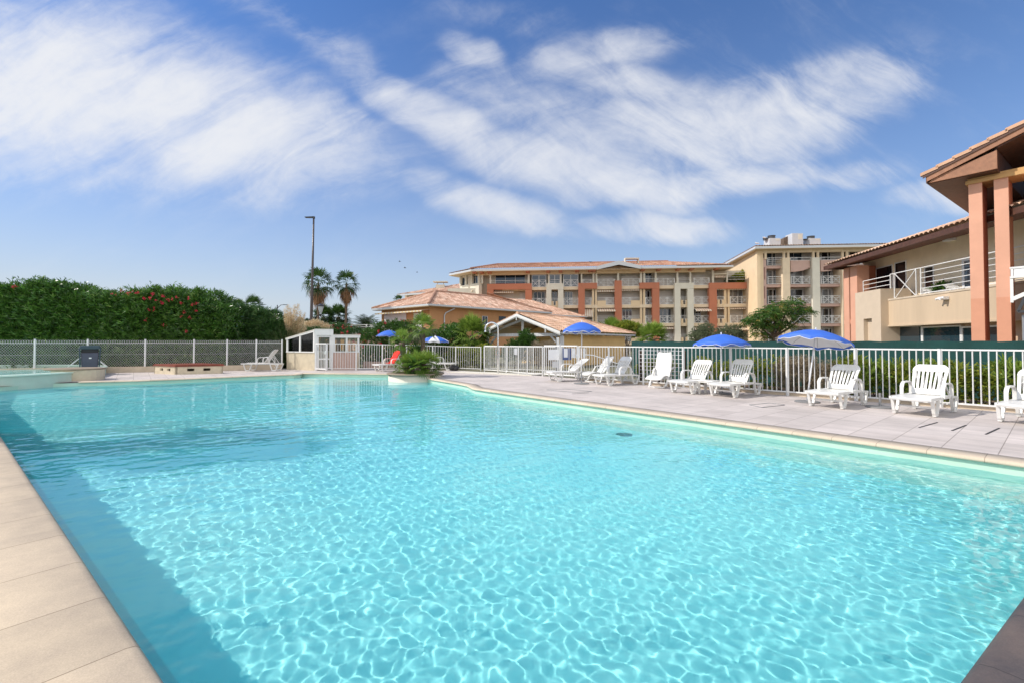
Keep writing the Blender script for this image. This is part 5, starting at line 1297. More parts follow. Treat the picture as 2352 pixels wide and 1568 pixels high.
mb = MB(); zr_ = Zb+rb+.07; caps(mb, p3(R0, zr_), p3(R1, zr_), .13, .42); caps(mb, p3(R0, zr_), p3(Cn, Zb+.1), .13, .42); caps(mb, p3(R1, zr_), p3(Rc, Zb+.1), .13, .42); caps(mb, p3(R0, zr_), p3(Lc, Zb+.1), .13, .42); mb.build('ridge_tiles', M_tile, t)
mb = MB()
ov = .75
ci = Cn+(dl+dr)*ov; li = Lc+dr*ov-dl*.5; ri = Rc+dl*ov-dr*.6; bi = Bc-dl*ov-dr*.6
mb.prism([tuple(ci), tuple(Cn+dr*(wr-.6)+dl*ov), tuple(Cn+dr*(wr-.6)+dl*(wl-.6)), tuple(Lc+dr*ov-dl*.6)], -.03, Zb-.12)
mb.build('wall', M_orange, t)
mb = MB(); mb.bar(p3(Cn-dr*.02, Zb-.02), p3(Rc, Zb-.02), .14, .16); mb.bar(p3(Cn-dl*.02, Zb-.03), p3(Lc, Zb-.03), .14, .16); mb.build('gutter', M_gutter, t)
mb = MB(); mb.extr([p3(Cn+(dl+dr)*.05, Zb-.1), p3(Rc+dl*.05, Zb-.1), p3(Rc+dl*ov*1.1, Zb-.1), p3(Cn+(dl+dr)*ov*1.1, Zb-.1)], (0, 0, -.03)); mb.extr([p3(Cn+(dl+dr)*.05, Zb-.13), p3(Lc+dr*.05, Zb-.13), p3(Lc+dr*ov*1.1, Zb-.13), p3(Cn+(dl+dr)*ov*1.1, Zb-.13)], (0, 0, -.03)); mb.build('soffit', M_soffit_pale, t)
pBL = Pl(tuple(Lc+dr*ov), tuple(Cn+(dl+dr)*ov)); pBR = Pl(tuple(Cn+(dl+dr)*ov), tuple(Rc+dl*ov))
def fr_win(parent, pl, u0, v0, u1, v1, name='window', n=2, glass=M_glass, frame=M_white, out=.03, fw_=.06, sill=None, split=None):
    a0, a1, z0, z1 = pl.rect(u0, v0, u1, v1, out); a0, a1 = min(a0, a1), max(a0, a1)
    mb = MB(); f = fw_
    pl.box(mb, a0, a0+f, z0, z1, -.05, out); pl.box(mb, a1-f, a1, z0, z1, -.05, out); pl.box(mb, a0+f, a1-f, z0, z0+f, -.05, out); pl.box(mb, a0+f, a1-f, z1-f, z1, -.05, out)
    for i in range(1, n): k = a0+(a1-a0)*i/n; pl.box(mb, k-f*.5, k+f*.5, z0+f, z1-f, -.05, out-.005)
    o = mb.build(name, frame, parent)
    mb = MB()
    for i in range(n):
        k0 = a0+(a1-a0)*i/n; k1 = a0+(a1-a0)*(i+1)/n; pl.box(mb, k0+f*.5, k1-f*.5, z0+f*.5, z1-f*.5, .004, out-.008)
    mb.build('pane', glass, o); return o
# shutter, door, awning, terrace on the sunlit side
a0, a1, z0, z1 = pBL.rect(*zB(1148, 478), *zB(1352, 590), .02)
mb = MB(); pBL.box(mb, a0, a1, z0-.9, z1, -.02, .06)
mb.build('roller_shutter', mat('white_shutter', (.66, .64, .66), .6, var=.03), t)
a0, a1, z0, z1 = pBL.rect(*zB(1425, 475), *zB(1500, 668), .02); mb = MB(); pBL.box(mb, a0, a1, z0, z1, -.02, .07); mb.build('door', M_white, t)
def awning(parent, pl, u0, v0, u1, v1, out, drop=.35, m=(None, None), wall=0.0, n=20, name='awning'):
    a0, a1, zb_, zt_ = pl.rect(u0, v0, u1, v1, wall+out*.5)
    mb = MB()
    for i in range(n):
        mb.m = i % 2; k0 = a0+(a1-a0)*i/n; k1 = a0+(a1-a0)*(i+1)/n
        mb.add([pl.pt(k0, zt_, wall), pl.pt(k1, zt_, wall), pl.pt(k1, zb_+drop*.35, wall+out), pl.pt(k0, zb_+drop*.35, wall+out), pl.pt(k0, zb_, wall+out), pl.pt((k0+k1)/2, zb_-drop*.12, wall+out), pl.pt(k1, zb_, wall+out)], [(0, 3, 2, 1), (3, 4, 5, 6, 2)])
    o = mb.build(name, list(m), parent); md = o.modifiers.new('t', 'SOLIDIFY'); md.thickness = .02; return o
M_str1 = mat('awning_cream', (.66, .60, .50), .8, var=.04); M_str2 = mat('awning_brown', (.48, .33, .24), .8, var=.04); M_awo = mat('awning_yellow', (.62, .46, .22), .8, var=.05)
awning(t, pBL, *zB(1098, 455), *zB(1535, 478), 1.0, .3, (M_awo, M_str1), n=30)
mb = MB(); q_ = pBR.pt(3.0, 0, .08); 
for uu in (1752,):
    a_, _z = pBR.hit(*zB(1710, 520), .08); zt_ = Zb-.2; mb.tube([pBR.pt(a_+.9, zt_, .55), pBR.pt(a_+.15, zt_-.45, .12), pBR.pt(a_, zt_-.7, .1), pBR.pt(a_, .2, .1)], .06, 8)
mb.build('downpipe', M_gutter, t)
for (x0, y0, x1, y1) in ((660, 965-20, 690, 1075), (830, 965, 905, 1000)):
    pass
fr_win(t, pBR, *zB(2225, 508), *zB(2290, 560), n=2, glass=M_glass2, frame=M_dgrey, fw_=.04)
fr_win(t, pBR, *zB(2068, 505), *zB(2118, 585), n=2, glass=M_glass2, frame=M_gutter, fw_=.05)
# terrace with white railing
tA = D(858, 753, 44); 
mb = MB(); tp_ = [tuple(Cn+dl*1.5-dr*2.2), tuple(Cn+dl*9.5-dr*2.6), tuple(Lc+dr*1+dl*1.5), tuple(ci+dl*1)]; mb.prism(tp_, -.03, 2.15); mb.build('terrace', M_pink, t)
def x_rail(parent, pl, a0, a1, z0, z1, out, xs=2, xw=None, m=M_white, r=.046, bars=4, name='railing', corners=True):
    mb = MB(); L_ = a1-a0; h = z1-z0; xw = xw or h
    def b_(p, q_, w=r): mb.bar(pl.pt(*p, out), pl.pt(*q_, out), w)
    for i in range(bars+1): z = z0+h*i/bars; b_((a0, z), (a1, z), r if i in (0, bars) else r*.7)
    ks = [a0, a1]; cells = []
    if xs == 1: c = (a0+a1)/2; cells = [(c-xw/2, c+xw/2)]
    elif xs == 2: cells = [(a0+.05, a0+.05+xw), (a1-.05-xw, a1-.05)]
    elif xs == 3: c = (a0+a1)/2; cells = [(c-xw*1.08, c-.08*xw), (c+.08*xw, c+xw*1.08)]
    for c0, c1 in cells:
        ks += [c0, c1]; b_((c0, z0), (c1, z1), r*.8); b_((c0, z1), (c1, z0), r*.8)
    for k in ks: b_((k, z0-.05), (k, z1))
    return mb.build(name, m, parent)
pT = Pl(tuple(Cn+dl*9.5-dr*2.6), tuple(Cn+dl*1.5-dr*2.2)); x_rail(t, pT, 0, pT.len, 2.2, 3.0, 0, xs=3, r=.06)
# second wing behind
t2 = empty('bungalow_wing', (3, 58, 0), 'lower tiled roof wing behind the right end of the orange bungalow', 'bungalow')
w0 = D(1175, 712, 58); 
E_a = Vector((-2.2, 56.2)); E_b = Vector((10.9, 66.4)); dd_ = (E_b-E_a).normalized(); nn_ = Vector((-dd_.y, dd_.x)); Zw = D(1343, 727.6, 66.4*1.0).z
tile_plane(t2, 'roof', M_tile, tuple(E_a), tuple(E_b), tuple(E_b+nn_*5.5-dd_*6), tuple(E_a+nn_*5.5+dd_*1), Zw, R(24), pitch=.25, course=.38, seed=15)
mb = MB(); mb.prism([tuple(E_a+nn_*.5+dd_*.5), tuple(E_b+nn_*.5-dd_*.5), tuple(E_b+nn_*10-dd_*.5), tuple(E_a+nn_*10+dd_*.5)], -.03, Zw-.1); mb.build('wall', M_ochre, t2)
mb = MB(); mb.bar(p3(E_a, Zw-.03), p3(E_b, Zw-.03), .14, .14); mb.build('gutter', M_gutter, t2)

# ================================================================== MAIN APARTMENT BLOCK
FB = Pl((D(1099, 700, 69.2).x, 69.2), (D(1727, 700, 65.2).x, 65.2))
t = empty('apartment_block', (FB.pt(FB.len/2, 0).x, FB.pt(FB.len/2, 0).y, 0), 'long four-storey apartment block with terracotta and grey-cream portal frames and clay tiled roof', 'apartment building')
BLK = t
SW = FB.len
REC = -1.9
def zof(pl, v, u=1400, out=0): return pl.hit(u, v, out)[1]
zs = [zof(FB, 659.5), zof(FB, 702.5), zof(FB, 745), zof(FB, 787)]      # slab mid heights
zeave = 12.25
# back wall and slabs
mb = MB(); FB.box(mb, -2, SW-.5, -.03, zeave-.4, REC-.3, REC); mb.build('rear_wall', M_inner, t)
for z in zs:
    mb = MB(); FB.box(mb, 3.6 if z > 9 else -1, SW-.2, z-.30, z+.16, REC, -.35); mb.build('floor_slab', M_cream, t)
mb = MB(); FB.box(mb, -5.0, 0, -.03, 9.6, -9, -.9); mb.build('end_wall', M_cream2, t)
def frame(rects, m, name='portal_frame'):
    mb = MB()
    for r_ in rects: FB.rbox(mb, *r_[:4], -.9, 0, z0=r_[4] if len(r_) > 4 else None)
    return mb.build(name, m, t)
C_, D_ = zC, zD
frame([(*C_(665, 522), *C_(1265, 600)), (*C_(665, 600.5), *C_(750, 700), 0), (*C_(1180, 600.5), *C_(1268, 700), 0)], M_red)
frame([(*C_(1462, 518), *C_(1692, 600)), (*C_(1462, 600.5), *C_(1530, 800), 0), (*C_(1620, 600.5), *C_(1692, 800), 0)], M_cream2)
frame([(*C_(1893, 512), *D_(130, 590)), (*C_(1893, 590.5), *C_(1980, 800), 0)], M_red)
frame([(*D_(367, 480), *D_(461, 800), 0)], M_red, 'pillar')
frame([(*D_(702, 507), *D_(967, 588)), (*D_(872, 588.5), *D_(967, 800), 0)], M_red)
frame([(*D_(1172, 510), *D_(1428, 590)), (*D_(1172, 590.5), *D_(1250, 800), 0), (*D_(1345, 590.5), *D_(1428, 800), 0)], M_cream2)
frame([(*D_(1638, 507), *D_(2222, 590)), (*D_(1638, 590.5), *D_(1740, 800), 0), (*D_(2165, 590.5), *D_(2222, 800), 0)], M_red)
# slender columns
for (x0, x1, Z) in ((62, 88, D_), (103, 128, D_), (706, 734, D_), (748, 776, D_), (1836, 1868, D_), (1885, 1912, D_)):
    mb = MB(); FB.rbox(mb, *Z(x0, 590), *Z(x1, 800), -.8, -.45, z0=0); mb.build('column', M_yellow, t)
for (x0, x1, Z, yt) in ((590, 610, C_, 370), (700, 721, C_, 375), (1213, 1238, C_, 370), (1483, 1505, C_, 370), (1646, 1668, C_, 370), (1926, 1947, C_, 365), (68, 93, D_, 360), (109, 133, D_, 360), (400, 425, D_, 300), (708, 734, D_, 360), (751, 776, D_, 360), (905, 930, D_, 360), (1198, 1222, D_, 360), (1373, 1396, D_, 360), (1677, 1700, D_, 360)):
    a0, a1, z0, z1 = FB.rect(*Z(x0, yt), *Z(x1, 512), -.35); mb = MB(); FB.box(mb, a0, a1, z0-.1, zeave-.25 if x0 != 400 else zeave+.7, -.7, -.35); mb.build('column', M_cream2, t)
# top beam, brackets, fascia, soffit
mb = MB(); FB.box(mb, -.5, SW-6.3, zeave-.75, zeave-.35, -.9, -.3); mb.build('beam', M_yellow, t)
for x, Z in ((500, C_), (597, C_), (700, C_), (1215, C_), (1490, C_), (1655, C_), (1880, C_), (2100, C_), (40, D_), (745, D_), (960, D_), (1220, D_), (1395, D_), (1735, D_)):
    a_, _ = FB.hit(*Z(x, 335), .3); mb = MB(); FB.box(mb, a_-.3, a_+.25, zeave-.55, zeave-.2, -.3, .9); mb.build('bracket', M_red, t)
ov = 1.15
eB = FB.pt(-1.0, 0, ov); eC = FB.pt(SW-2.9, 0, ov)
eA = D(1031, 627, 72.8); eA = Vector((eA.x, 72.8, 0))
rdg = 6.3; R1_ = FB.pt(FB.hit(1141.6, 640, -5)[0], 0, -rdg+.6); R2_ = FB.pt(FB.hit(1537, 640, -5)[0], 0, -rdg+.6)
slm = math.atan(1.75/(rdg+ov-.6))
tile_plane(t, 'roof', M_tile2, eB.xy, eC.xy, R2_.xy, R1_.xy, zeave, slm, pitch=.33, course=.5, hh=.10, seed=21)
tile_plane(t, 'roof', M_tile2, eB.xy, eA.xy, R1_.xy, R1_.xy, zeave, math.atan(1.75/((R1_.xy-(eA.xy+eB.xy)/2).length)), pitch=.33, course=.5, hh=.10, seed=22)
eD = eC.xy+Vector((-FB.n.x, -FB.n.y))*12
tile_plane(t, 'roof', M_tile2, eC.xy, eD, R2_.xy, R2_.xy, zeave, math.atan(1.75/8), pitch=.33, course=.5, hh=.10, seed=23)
mb = MB(); caps(mb, p3(R1_, zeave+1.85), p3(R2_, zeave+1.85), .13, .5); caps(mb, p3(R1_, zeave+1.85), p3(eB, zeave+.12), .13, .5); mb.build('ridge_tiles', M_tile2, t)
mb = MB(); mb.extr([p3(eA, zeave-.05), p3(eB, zeave-.05), p3(eB, zeave-.32), p3(eA, zeave-.32)], (.1, .15, 0))
for a0_, a1_ in ((-1.0, FB.hit(1371, 617, ov)[0]), (FB.hit(1472, 617, ov)[0], SW-2.9)): FB.box(mb, a0_, a1_, zeave-.32, zeave-.04, ov-.1, ov)
mb.build('fascia', M_gutter, t)
mb = MB(); mb.prism([tuple(eA.xy), tuple(eB.xy), tuple(eC.xy), tuple(eD), (eA.x+6, eA.y+9)], zeave-.36, zeave-.325); mb.build('soffit', M_soffit_pale, t)
# central gable
ga0 = FB.hit(1371.6, 617, ov)[0]; ga1 = FB.hit(1471.6, 617, ov)[0]; gm = (ga0+ga1)/2; gz = zof(FB, 601.5, 1421, ov)
mb = MB()
for s0 in (ga0, ga1):
    mb.hexa([FB.pt(s0, zeave-.40, ov-.08), FB.pt(gm, gz-.45, ov-.08), FB.pt(gm, gz-.45, ov+.14), FB.pt(s0, zeave-.40, ov+.14), FB.pt(s0, zeave+.10, ov-.08), FB.pt(gm, gz+.12, ov-.08), FB.pt(gm, gz+.12, ov+.14), FB.pt(s0, zeave+.10, ov+.14)])
mb.build('gable_board', M_gutter, t)
mb = MB()
for s0, s1 in ((ga0, gm), (gm, ga1)):
    za, zb_ = (zeave-.35, gz-.38) if s0 == ga0 else (gz-.38, zeave-.35)
    mb.hexa([FB.pt(s0, za-.35, -.5), FB.pt(s1, zb_-.35, -.5), FB.pt(s1, zb_-.35, .1), FB.pt(s0, za-.35, .1), FB.pt(s0, za, -.5), FB.pt(s1, zb_, -.5), FB.pt(s1, zb_, .1), FB.pt(s0, za, .1)])
mb.build('gable_beam', M_yellow, t)
mb = MB(); mb.extr([FB.pt(ga0+.4, zeave-.45, -1.2), FB.pt(ga1-.4, zeave-.45, -1.2), FB.pt(gm, gz-.45, -1.2)], FB.n*-.1); mb.build('gable_wall', mat('gable_infill', (.36, .30, .20), .9, var=.05), t)
for s0, s1, tb_ in ((ga0, gm, 0), (ga1, gm, 1)):
    e0 = FB.pt(s0, 0, ov).xy; e1 = FB.pt(s0, 0, -2.5).xy; r0 = FB.pt(gm, 0, ov).xy; r1 = FB.pt(gm, 0, -5.2).xy
    tile_plane(t, 'roof', M_tile2, tuple(e0), tuple(e1), tuple(r1), tuple(r0), zeave+.0, math.atan((gz-zeave)/abs(gm-s0)), pitch=.33, course=.5, hh=.08, seed=25+tb_)
# loggias: contents per bay and floor
rngb = random.Random(8)
def bay(Z0, x0, Z1, x1, floor, kind, rail='x2', aw=None):
    u0 = Z0(x0, 0)[0]; u1 = Z1(x1, 0)[0]
    ztop = [zeave-.8, zs[0]-.3, zs[1]-.3, zs[2]-.3][floor]; zbot = [zs[0], zs[1], zs[2], zs[3]][floor]+.16
    a0 = FB.hit(u0, 700, -.5)[0]; a1 = FB.hit(u1, 700, -.5)[0]
    if kind == 'shut':
        mb = MB(); FB.box(mb, a0+.1, a1-.1, zbot, ztop-.15, REC, REC+.06); mb.build('shutter', M_shade, t)
    elif kind == 'glazed':      # glass enclosure at the balcony edge
        mb = MB(); n = max(2, int((a1-a0)/1.1))
        for i in range(n+1): k = a0+(a1-a0)*i/n; FB.box(mb, k-.03, k+.03, zbot, ztop, -.55, -.48)
        FB.box(mb, a0, a1, ztop-.06, ztop, -.55, -.48); o = mb.build('loggia_glazing', M_white, t)
        mb = MB(); FB.box(mb, a0, a1, zbot, ztop-.06, -.53, -.51); mb.build('pane', M_glass, o)
    else:
        n = 2 if a1-a0 > 2 else 1; w_ = (a1-a0)
        g0 = a0+w_*.08; g1 = a1-w_*(.08 if kind == 'win' else .35)
        mb = MB(); f = .07
        FB.box(mb, g0, g0+f, zbot, zbot+2.15, REC, REC+.06); FB.box(mb, g1-f, g1, zbot, zbot+2.15, REC, REC+.06); FB.box(mb, g0, g1, zbot+2.15, zbot+2.22, REC, REC+.06)
        for i in range(1, n+1): k = g0+(g1-g0)*i/(n+1); FB.box(mb, k-f/2, k+f/2, zbot, zbot+2.15, REC, REC+.06)
        o = mb.build('window', M_white, t); mb = MB(); FB.box(mb, g0+.02, g1-.02, zbot+.02, zbot+2.13, REC, REC+.03); mb.build('pane', rngb.choice((M_glass, M_glass2, M_curtain)), o)
    if rail == 'x2': x_rail(t, FB, a0, a1, zbot+.05, zbot+1.05, -.42, xs=2, xw=.95)
    elif rail == 'x1r' or rail == 'x1l':
        sol = (a0, a1-1.3) if rail == 'x1r' else (a0+1.3, a1)
        mb = MB(); FB.box(mb, sol[0], sol[1], zbot-.25, zbot+.62, -.5, -.33); mb.build('parapet', M_yellow, t)
        ra = (a1-1.3, a1) if rail == 'x1r' else (a0, a0+1.3); x_rail(t, FB, ra[0], ra[1], zbot+.05, zbot+1.05, -.42, xs=1, xw=1.0)
        mb = MB(); mb.bar(FB.pt(sol[0], zbot+1.05, -.42), FB.pt(sol[1], zbot+1.05, -.42), .035); mb.bar(FB.pt(sol[0], zbot+.83, -.42), FB.pt(sol[1], zbot+.83, -.42), .025); mb.build('railing', M_white, t)
    elif rail == 'x1': x_rail(t, FB, a0, a1, zbot+.05, zbot+1.05, -.42, xs=1, xw=min(.95, a1-a0-.1))
    elif rail == 'plain': x_rail(t, FB, a0, a1, zbot+.05, zbot+1.05, -.42, xs=0)
    elif rail == 'tee':
        mb = MB(); w_ = a1-a0; FB.box(mb, a0, a0+w_*.33, zbot-.3, zbot+.62, -.5, -.33); FB.box(mb, a1-w_*.33, a1, zbot-.3, zbot+.62, -.5, -.33); mb.build('parapet', M_yellow, t)
        x_rail(t, FB, a0, a1, zbot+.62, zbot+1.05, -.45, xs=0, bars=2); x_rail(t, FB, a0+w_*.34, a1-w_*.34, zbot-.1, zbot+.62, -.45, xs=0, bars=1)
    if aw:
        out, dr_ = aw; n = max(4, int((a1-a0)/.16)); mb = MB()
        zt_ = ztop-.05; zb_ = zt_-dr_
        for i in range(n):
            mb.m = i % 2; k0 = a0+(a1-a0)*i/n; k1 = a0+(a1-a0)*(i+1)/n
            mb.add([FB.pt(k0, zt_, -.75), FB.pt(k1, zt_, -.75), FB.pt(k1, zb_+.15, -.75+out), FB.pt(k0, zb_+.15, -.75+out), FB.pt(k0, zb_, -.75+out), FB.pt(k1, zb_, -.75+out)], [(0, 3, 2, 1), (3, 4, 5, 2)])
        o = mb.build('awning', [M_str1, M_str2], t); md = o.modifiers.new('t', 'SOLIDIFY'); md.thickness = .02
bays = [ # x0, x1 with crop, kinds for floors 0..3
 (C_, 722, C_, 1212, ['win', None, None, None], ['plain', None, None, None], [None]*4),
 (C_, 752, C_, 1020, [None, 'shut', 'shut', 'shut'], [None, 'x1r', 'x2', 'x2'], [None, (.5, .35), None, None]),
 (C_, 1085, C_, 1178, [None, 'shut', 'shut', 'shut'], [None, 'x1', 'x1', 'x1'], [None]*4),
 (C_, 1270, C_, 1460, ['glazed', 'win', 'win', 'shut'], ['x2', 'x2', 'x2', 'x2'], [None]*4),
 (C_, 1508, C_, 1645, ['glazed', None, None, None], ['plain', None, None, None], [None]*4),
 (C_, 1531, C_, 1618, [None, 'win', 'win', 'win'], [None, 'tee', 'tee', 'tee'], [None]*4),
 (C_, 1693, C_, 1890, ['glazed', 'door', 'shut', 'shut'], ['x2', 'x2', 'x2', 'x2'], [None]*4),
 (C_, 1950, D_, 66, ['shut', 'shut', 'shut', 'win'], ['x1l', 'x1l', 'plain', 'plain'], [None, None, (.9, 1.3), None]),
 (D_, 132, D_, 365, ['shut', 'shut', 'shut', 'win'], ['x2', 'x1r', 'plain', 'x1r'], [None, (.5, .35), (1.2, .55), None]),
 (D_, 462, D_, 704, ['shut', 'shut', 'door', 'win'], ['x2', 'x1l', 'x1l', 'x1l'], [None, (.4, .2), None, None]),
 (D_, 778, D_, 904, ['win', None, None, None], ['plain', None, None, None], [None]*4),
 (D_, 778, D_, 870, [None, 'win', 'door', 'shut'], [None, 'x1', 'x1', 'x1'], [None]*4),
 (D_, 932, D_, 1170, ['shut', None, None, None], ['x2', None, None, None], [None]*4),
 (D_, 969, D_, 1170, [None, 'shut', 'win', 'shut'], [None, 'x2', 'x2', 'x2'], [None, None, None, (.5, .4)]),
 (D_, 1224, D_, 1372, ['shut', None, None, None], ['plain', None, None, None], [None]*4),
 (D_, 1252, D_, 1343, [None, 'shut', 'win', 'shut'], [None, 'tee', 'tee', 'tee'], [None]*4),
 (D_, 1430, D_, 1636, ['shut', 'shut', 'door', 'win'], ['x2', 'x2', 'x2', 'x2'], [None, None, (1.3, .6), (.6, .5)]),
 (D_, 1742, D_, 1834, [None, 'door', 'shut', 'win'], [None, 'tee', 'tee', 'tee'], [None, (.4, .25), (.4, .25), (1.0, .6)]),
 (D_, 1914, D_, 2163, [None, 'win', 'shut', 'win'], [None, 'x2', 'x2', 'x2'], [None, (.4, .25), (.4, .25), (1.2, .6)]),
]
for Z0, x0, Z1, x1, ks, rs, aws in bays:
    for f in range(4):
        if ks[f]: bay(Z0, x0, Z1, x1, f, ks[f], rs[f], aws[f])
# party walls between bays
for x, Z, f0 in ((1235, C_, 0), (1475, C_, 1), (1675, C_, 1), (1935, C_, 0), (95, D_, 0), (415, D_, 0), (745, D_, 0), (930, D_, 0), (1210, D_, 0), (1385, D_, 0), (1690, D_, 0), (1875, D_, 1)):
    a_ = FB.hit(Z(x, 0)[0], 700, -.9)[0]; mb = MB(); FB.box(mb, a_-.1, a_+.1, -.02, (zeave-.8) if f0 == 0 else zs[0]-.3, REC, -.92); mb.build('party_wall', M_inner, t)
# roof terrace at the right end with glass rail and plants
x_rail(t, FB, FB.hit(D_(1885, 0)[0], 640, -.1)[0], FB.hit(D_(2215, 0)[0], 640, -.1)[0], zs[0]+.9, zs[0]+1.95, -.15, xs=0, bars=3)
mb = MB(); FB.rbox(mb, *D_(1700, 385), *D_(1900, 398), -3, -.2); mb.build('pergola_roof', M_cream2, t)
mb = MB(); FB.rbox(mb, *D_(1868, 398), *D_(1884, 505), -.4, -.2); mb.build('pergola_post', M_cream2, t)
awning(t, FB, *D_(1702, 395), *D_(1868, 440), .3, .5, (M_str1, M_str2), wall=-.7, n=16)
# glazed octagonal end at the left
pE = Pl((eA.x+1.7, eA.y+.6), (FB.pt(0, 0, -.3).x, FB.pt(0, 0, -.3).y))
mb = MB(); pE.box(mb, 0, pE.len, 0, zs[0]+.2+.7, -.6, 0); mb.build('end_parapet', M_cream2, t)
for k in (.02, .33, .62, .98): mb = MB(); pE.box(mb, k*pE.len-.16, k*pE.len+.16, zs[0]+.9, zeave-.35, -.3, .05); mb.build('column', M_cream2, t)
mb = MB(); n = 7
for i in range(n+1): k = i/n*pE.len; pE.box(mb, k-.03, k+.03, zs[0]+.9, zeave-.6, -.45, -.38)
o = mb.build('loggia_glazing', M_white, t); mb = MB(); pE.box(mb, 0, pE.len, zs[0]+.9, zeave-.6, -.43, -.41); mb.build('pane', M_glass, o)
awning(t, pE, *C_(315, 612), *C_(480, 640), .5, .4, (M_str1, M_cream), wall=.02, n=20)
a0, a1, z0_, z1_ = pE.rect(*C_(318, 615), *C_(480, 660), .01); mb = MB(); pE.box(mb, a0, a1, z0_-1, z1_, 0, .02); mb.build('shutter', M_shade, t)
# chimney cowl and roof vent
q_ = D(1450.5, 600, 69.5); mb = MB()
for dx in (-1.0, 1.0): mb.box(q_.x+dx-.08, q_.x+dx+.08, q_.y-.3, q_.y+.3, q_.z-1, q_.z+.25)
mb.box(q_.x-1.05, q_.x+1.05, q_.y-.5, q_.y+.5, q_.z+.25, q_.z+.42); mb.build('chimney_cowl', M_cream2, t)
# ---- low wing to the left behind
t3 = empty('distant_block', (-14, 82, 0), 'low tiled building with chimney peeking out left of the long apartment block', 'building')
e0 = D(911.8, 677, 84); e1 = D(1065, 671, 78); zq = e0.z; e0 = Vector((e0.x, 84)); e1 = Vector((e1.x, 77)); dd_ = (e1-e0).normalized(); nn_ = Vector((-dd_.y, dd_.x))
tile_plane(t3, 'roof', M_tile, tuple(e0), tuple(e1), tuple(e1+nn_*7), tuple(e0+nn_*7+dd_*9), zq, R(17), pitch=.33, course=.5, hh=.1, seed=31)
mb = MB(); mb.prism([tuple(e0+nn_*1+dd_*1), tuple(e1+nn_*1), tuple(e1+nn_*10), tuple(e0+nn_*10+dd_*1)], -.03, zq-.1); mb.build('wall', M_cream, t3)
mb = MB(); mb.bar(p3(e0, zq-.1), p3(e1, zq-.1), .15, .3); mb.build('fascia', M_gutter, t3)
q_ = D(1012, 655, 84); mb = MB(); mb.box(q_.x-.8, q_.x+.8, q_.y-.5, q_.y+.5, q_.z-1.5, q_.z); mb.box(q_.x-1.3, q_.x+1.3, q_.y-.8, q_.y+.8, q_.z+.45, q_.z+.62); mb.box(q_.x-.6, q_.x-.5, q_.y-.1, q_.y, q_.z, q_.z+.45); mb.box(q_.x+.5, q_.x+.6, q_.y-.1, q_.y, q_.z, q_.z+.45); mb.build('chimney', M_cream2, t3)

# ================================================================== YELLOW FIVE-STOREY BUILDING
E_ = zE
FY = Pl((D(1740, 700, 61.2).x, 61.2), (D(2050, 700, 59.8).x, 59.8))
t = empty('yellow_building', (FY.o.x, FY.o.y, 0), 'five-storey yellow building with balconies, pilasters and cooling units on its tiled roof', 'apartment building')
ZE2 = 14.05; SY = FY.len+14
sidep = Pl((FY.o.x, FY.o.y), (D(1650, 700, 80).x, 80.0))
mb = MB(); sidep.box(mb, 0, sidep.len, -.03, ZE2-.3, -.4, 0); mb.build('side_wall', M_yellow, t)
a45 = FY.hit(E_(618, 0)[0], 700)[0]
mb = MB(); FY.box(mb, 0, a45, -.03, ZE2-.35, -.5, .0); mb.build('corner_wall', M_yellow, t)
mb = MB(); FY.box(mb, .7, SY, -.03, ZE2-.4, -2.3, -1.9); mb.build('rear_wall', mat('loggia_wall_pale', (.56, .52, .50), .85, var=.05), t)
zy = [FY.hit(1850, E_(0, y)[1])[1] for y in (560, 788, 1026, 1264)]
for z in zy: mb = MB(); FY.box(mb, a45, SY, z-.2, z+.18, -1.9, -.25); mb.build('floor_slab', M_pink, t)
mb = MB(); FY.box(mb, a45, FY.hit(E_(658, 0)[0], 700)[0], -.03, FY.hit(1755, E_(0, 460)[1])[1], -.8, -.1); mb.build('pink_wall', M_pink, t)
for i, z in enumerate((560, 790, 1020)):
    mb = MB(); FY.rbox(mb, *E_(622, z+12), *E_(636, z+160), -.2, -.08); mb.build('slot', mat('slot_shade', (.30, .17, .14), .9, var=0), t)
def pil(x0, x1, yt, m): mb = MB(); FY.rbox(mb, *E_(x0, yt), *E_(x1, 900), -1.6, .25, z0=-.03); mb.build('pilaster', m, t)
pil(848, 937, 458, M_cream); pil(1206, 1297, 455, M_cream2); pil(1562, 1650, 455, M_cream)
for x in (640, 862, 914, 1218, 1273, 1570, 1625): 
    a_ = FY.hit(E_(x+3, 0)[0], 600)[0]; mb = MB(); mb.tube([FY.pt(a_, zy[0]+1.0, -.1), FY.pt(a_, ZE2-.4, -.1)], .18, 10); mb.build('column', M_cream, t)
mb = MB(); FY.box(mb, a45, SY, ZE2-.75, ZE2-.35, -.5, .0); mb.build('beam', M_cream, t)
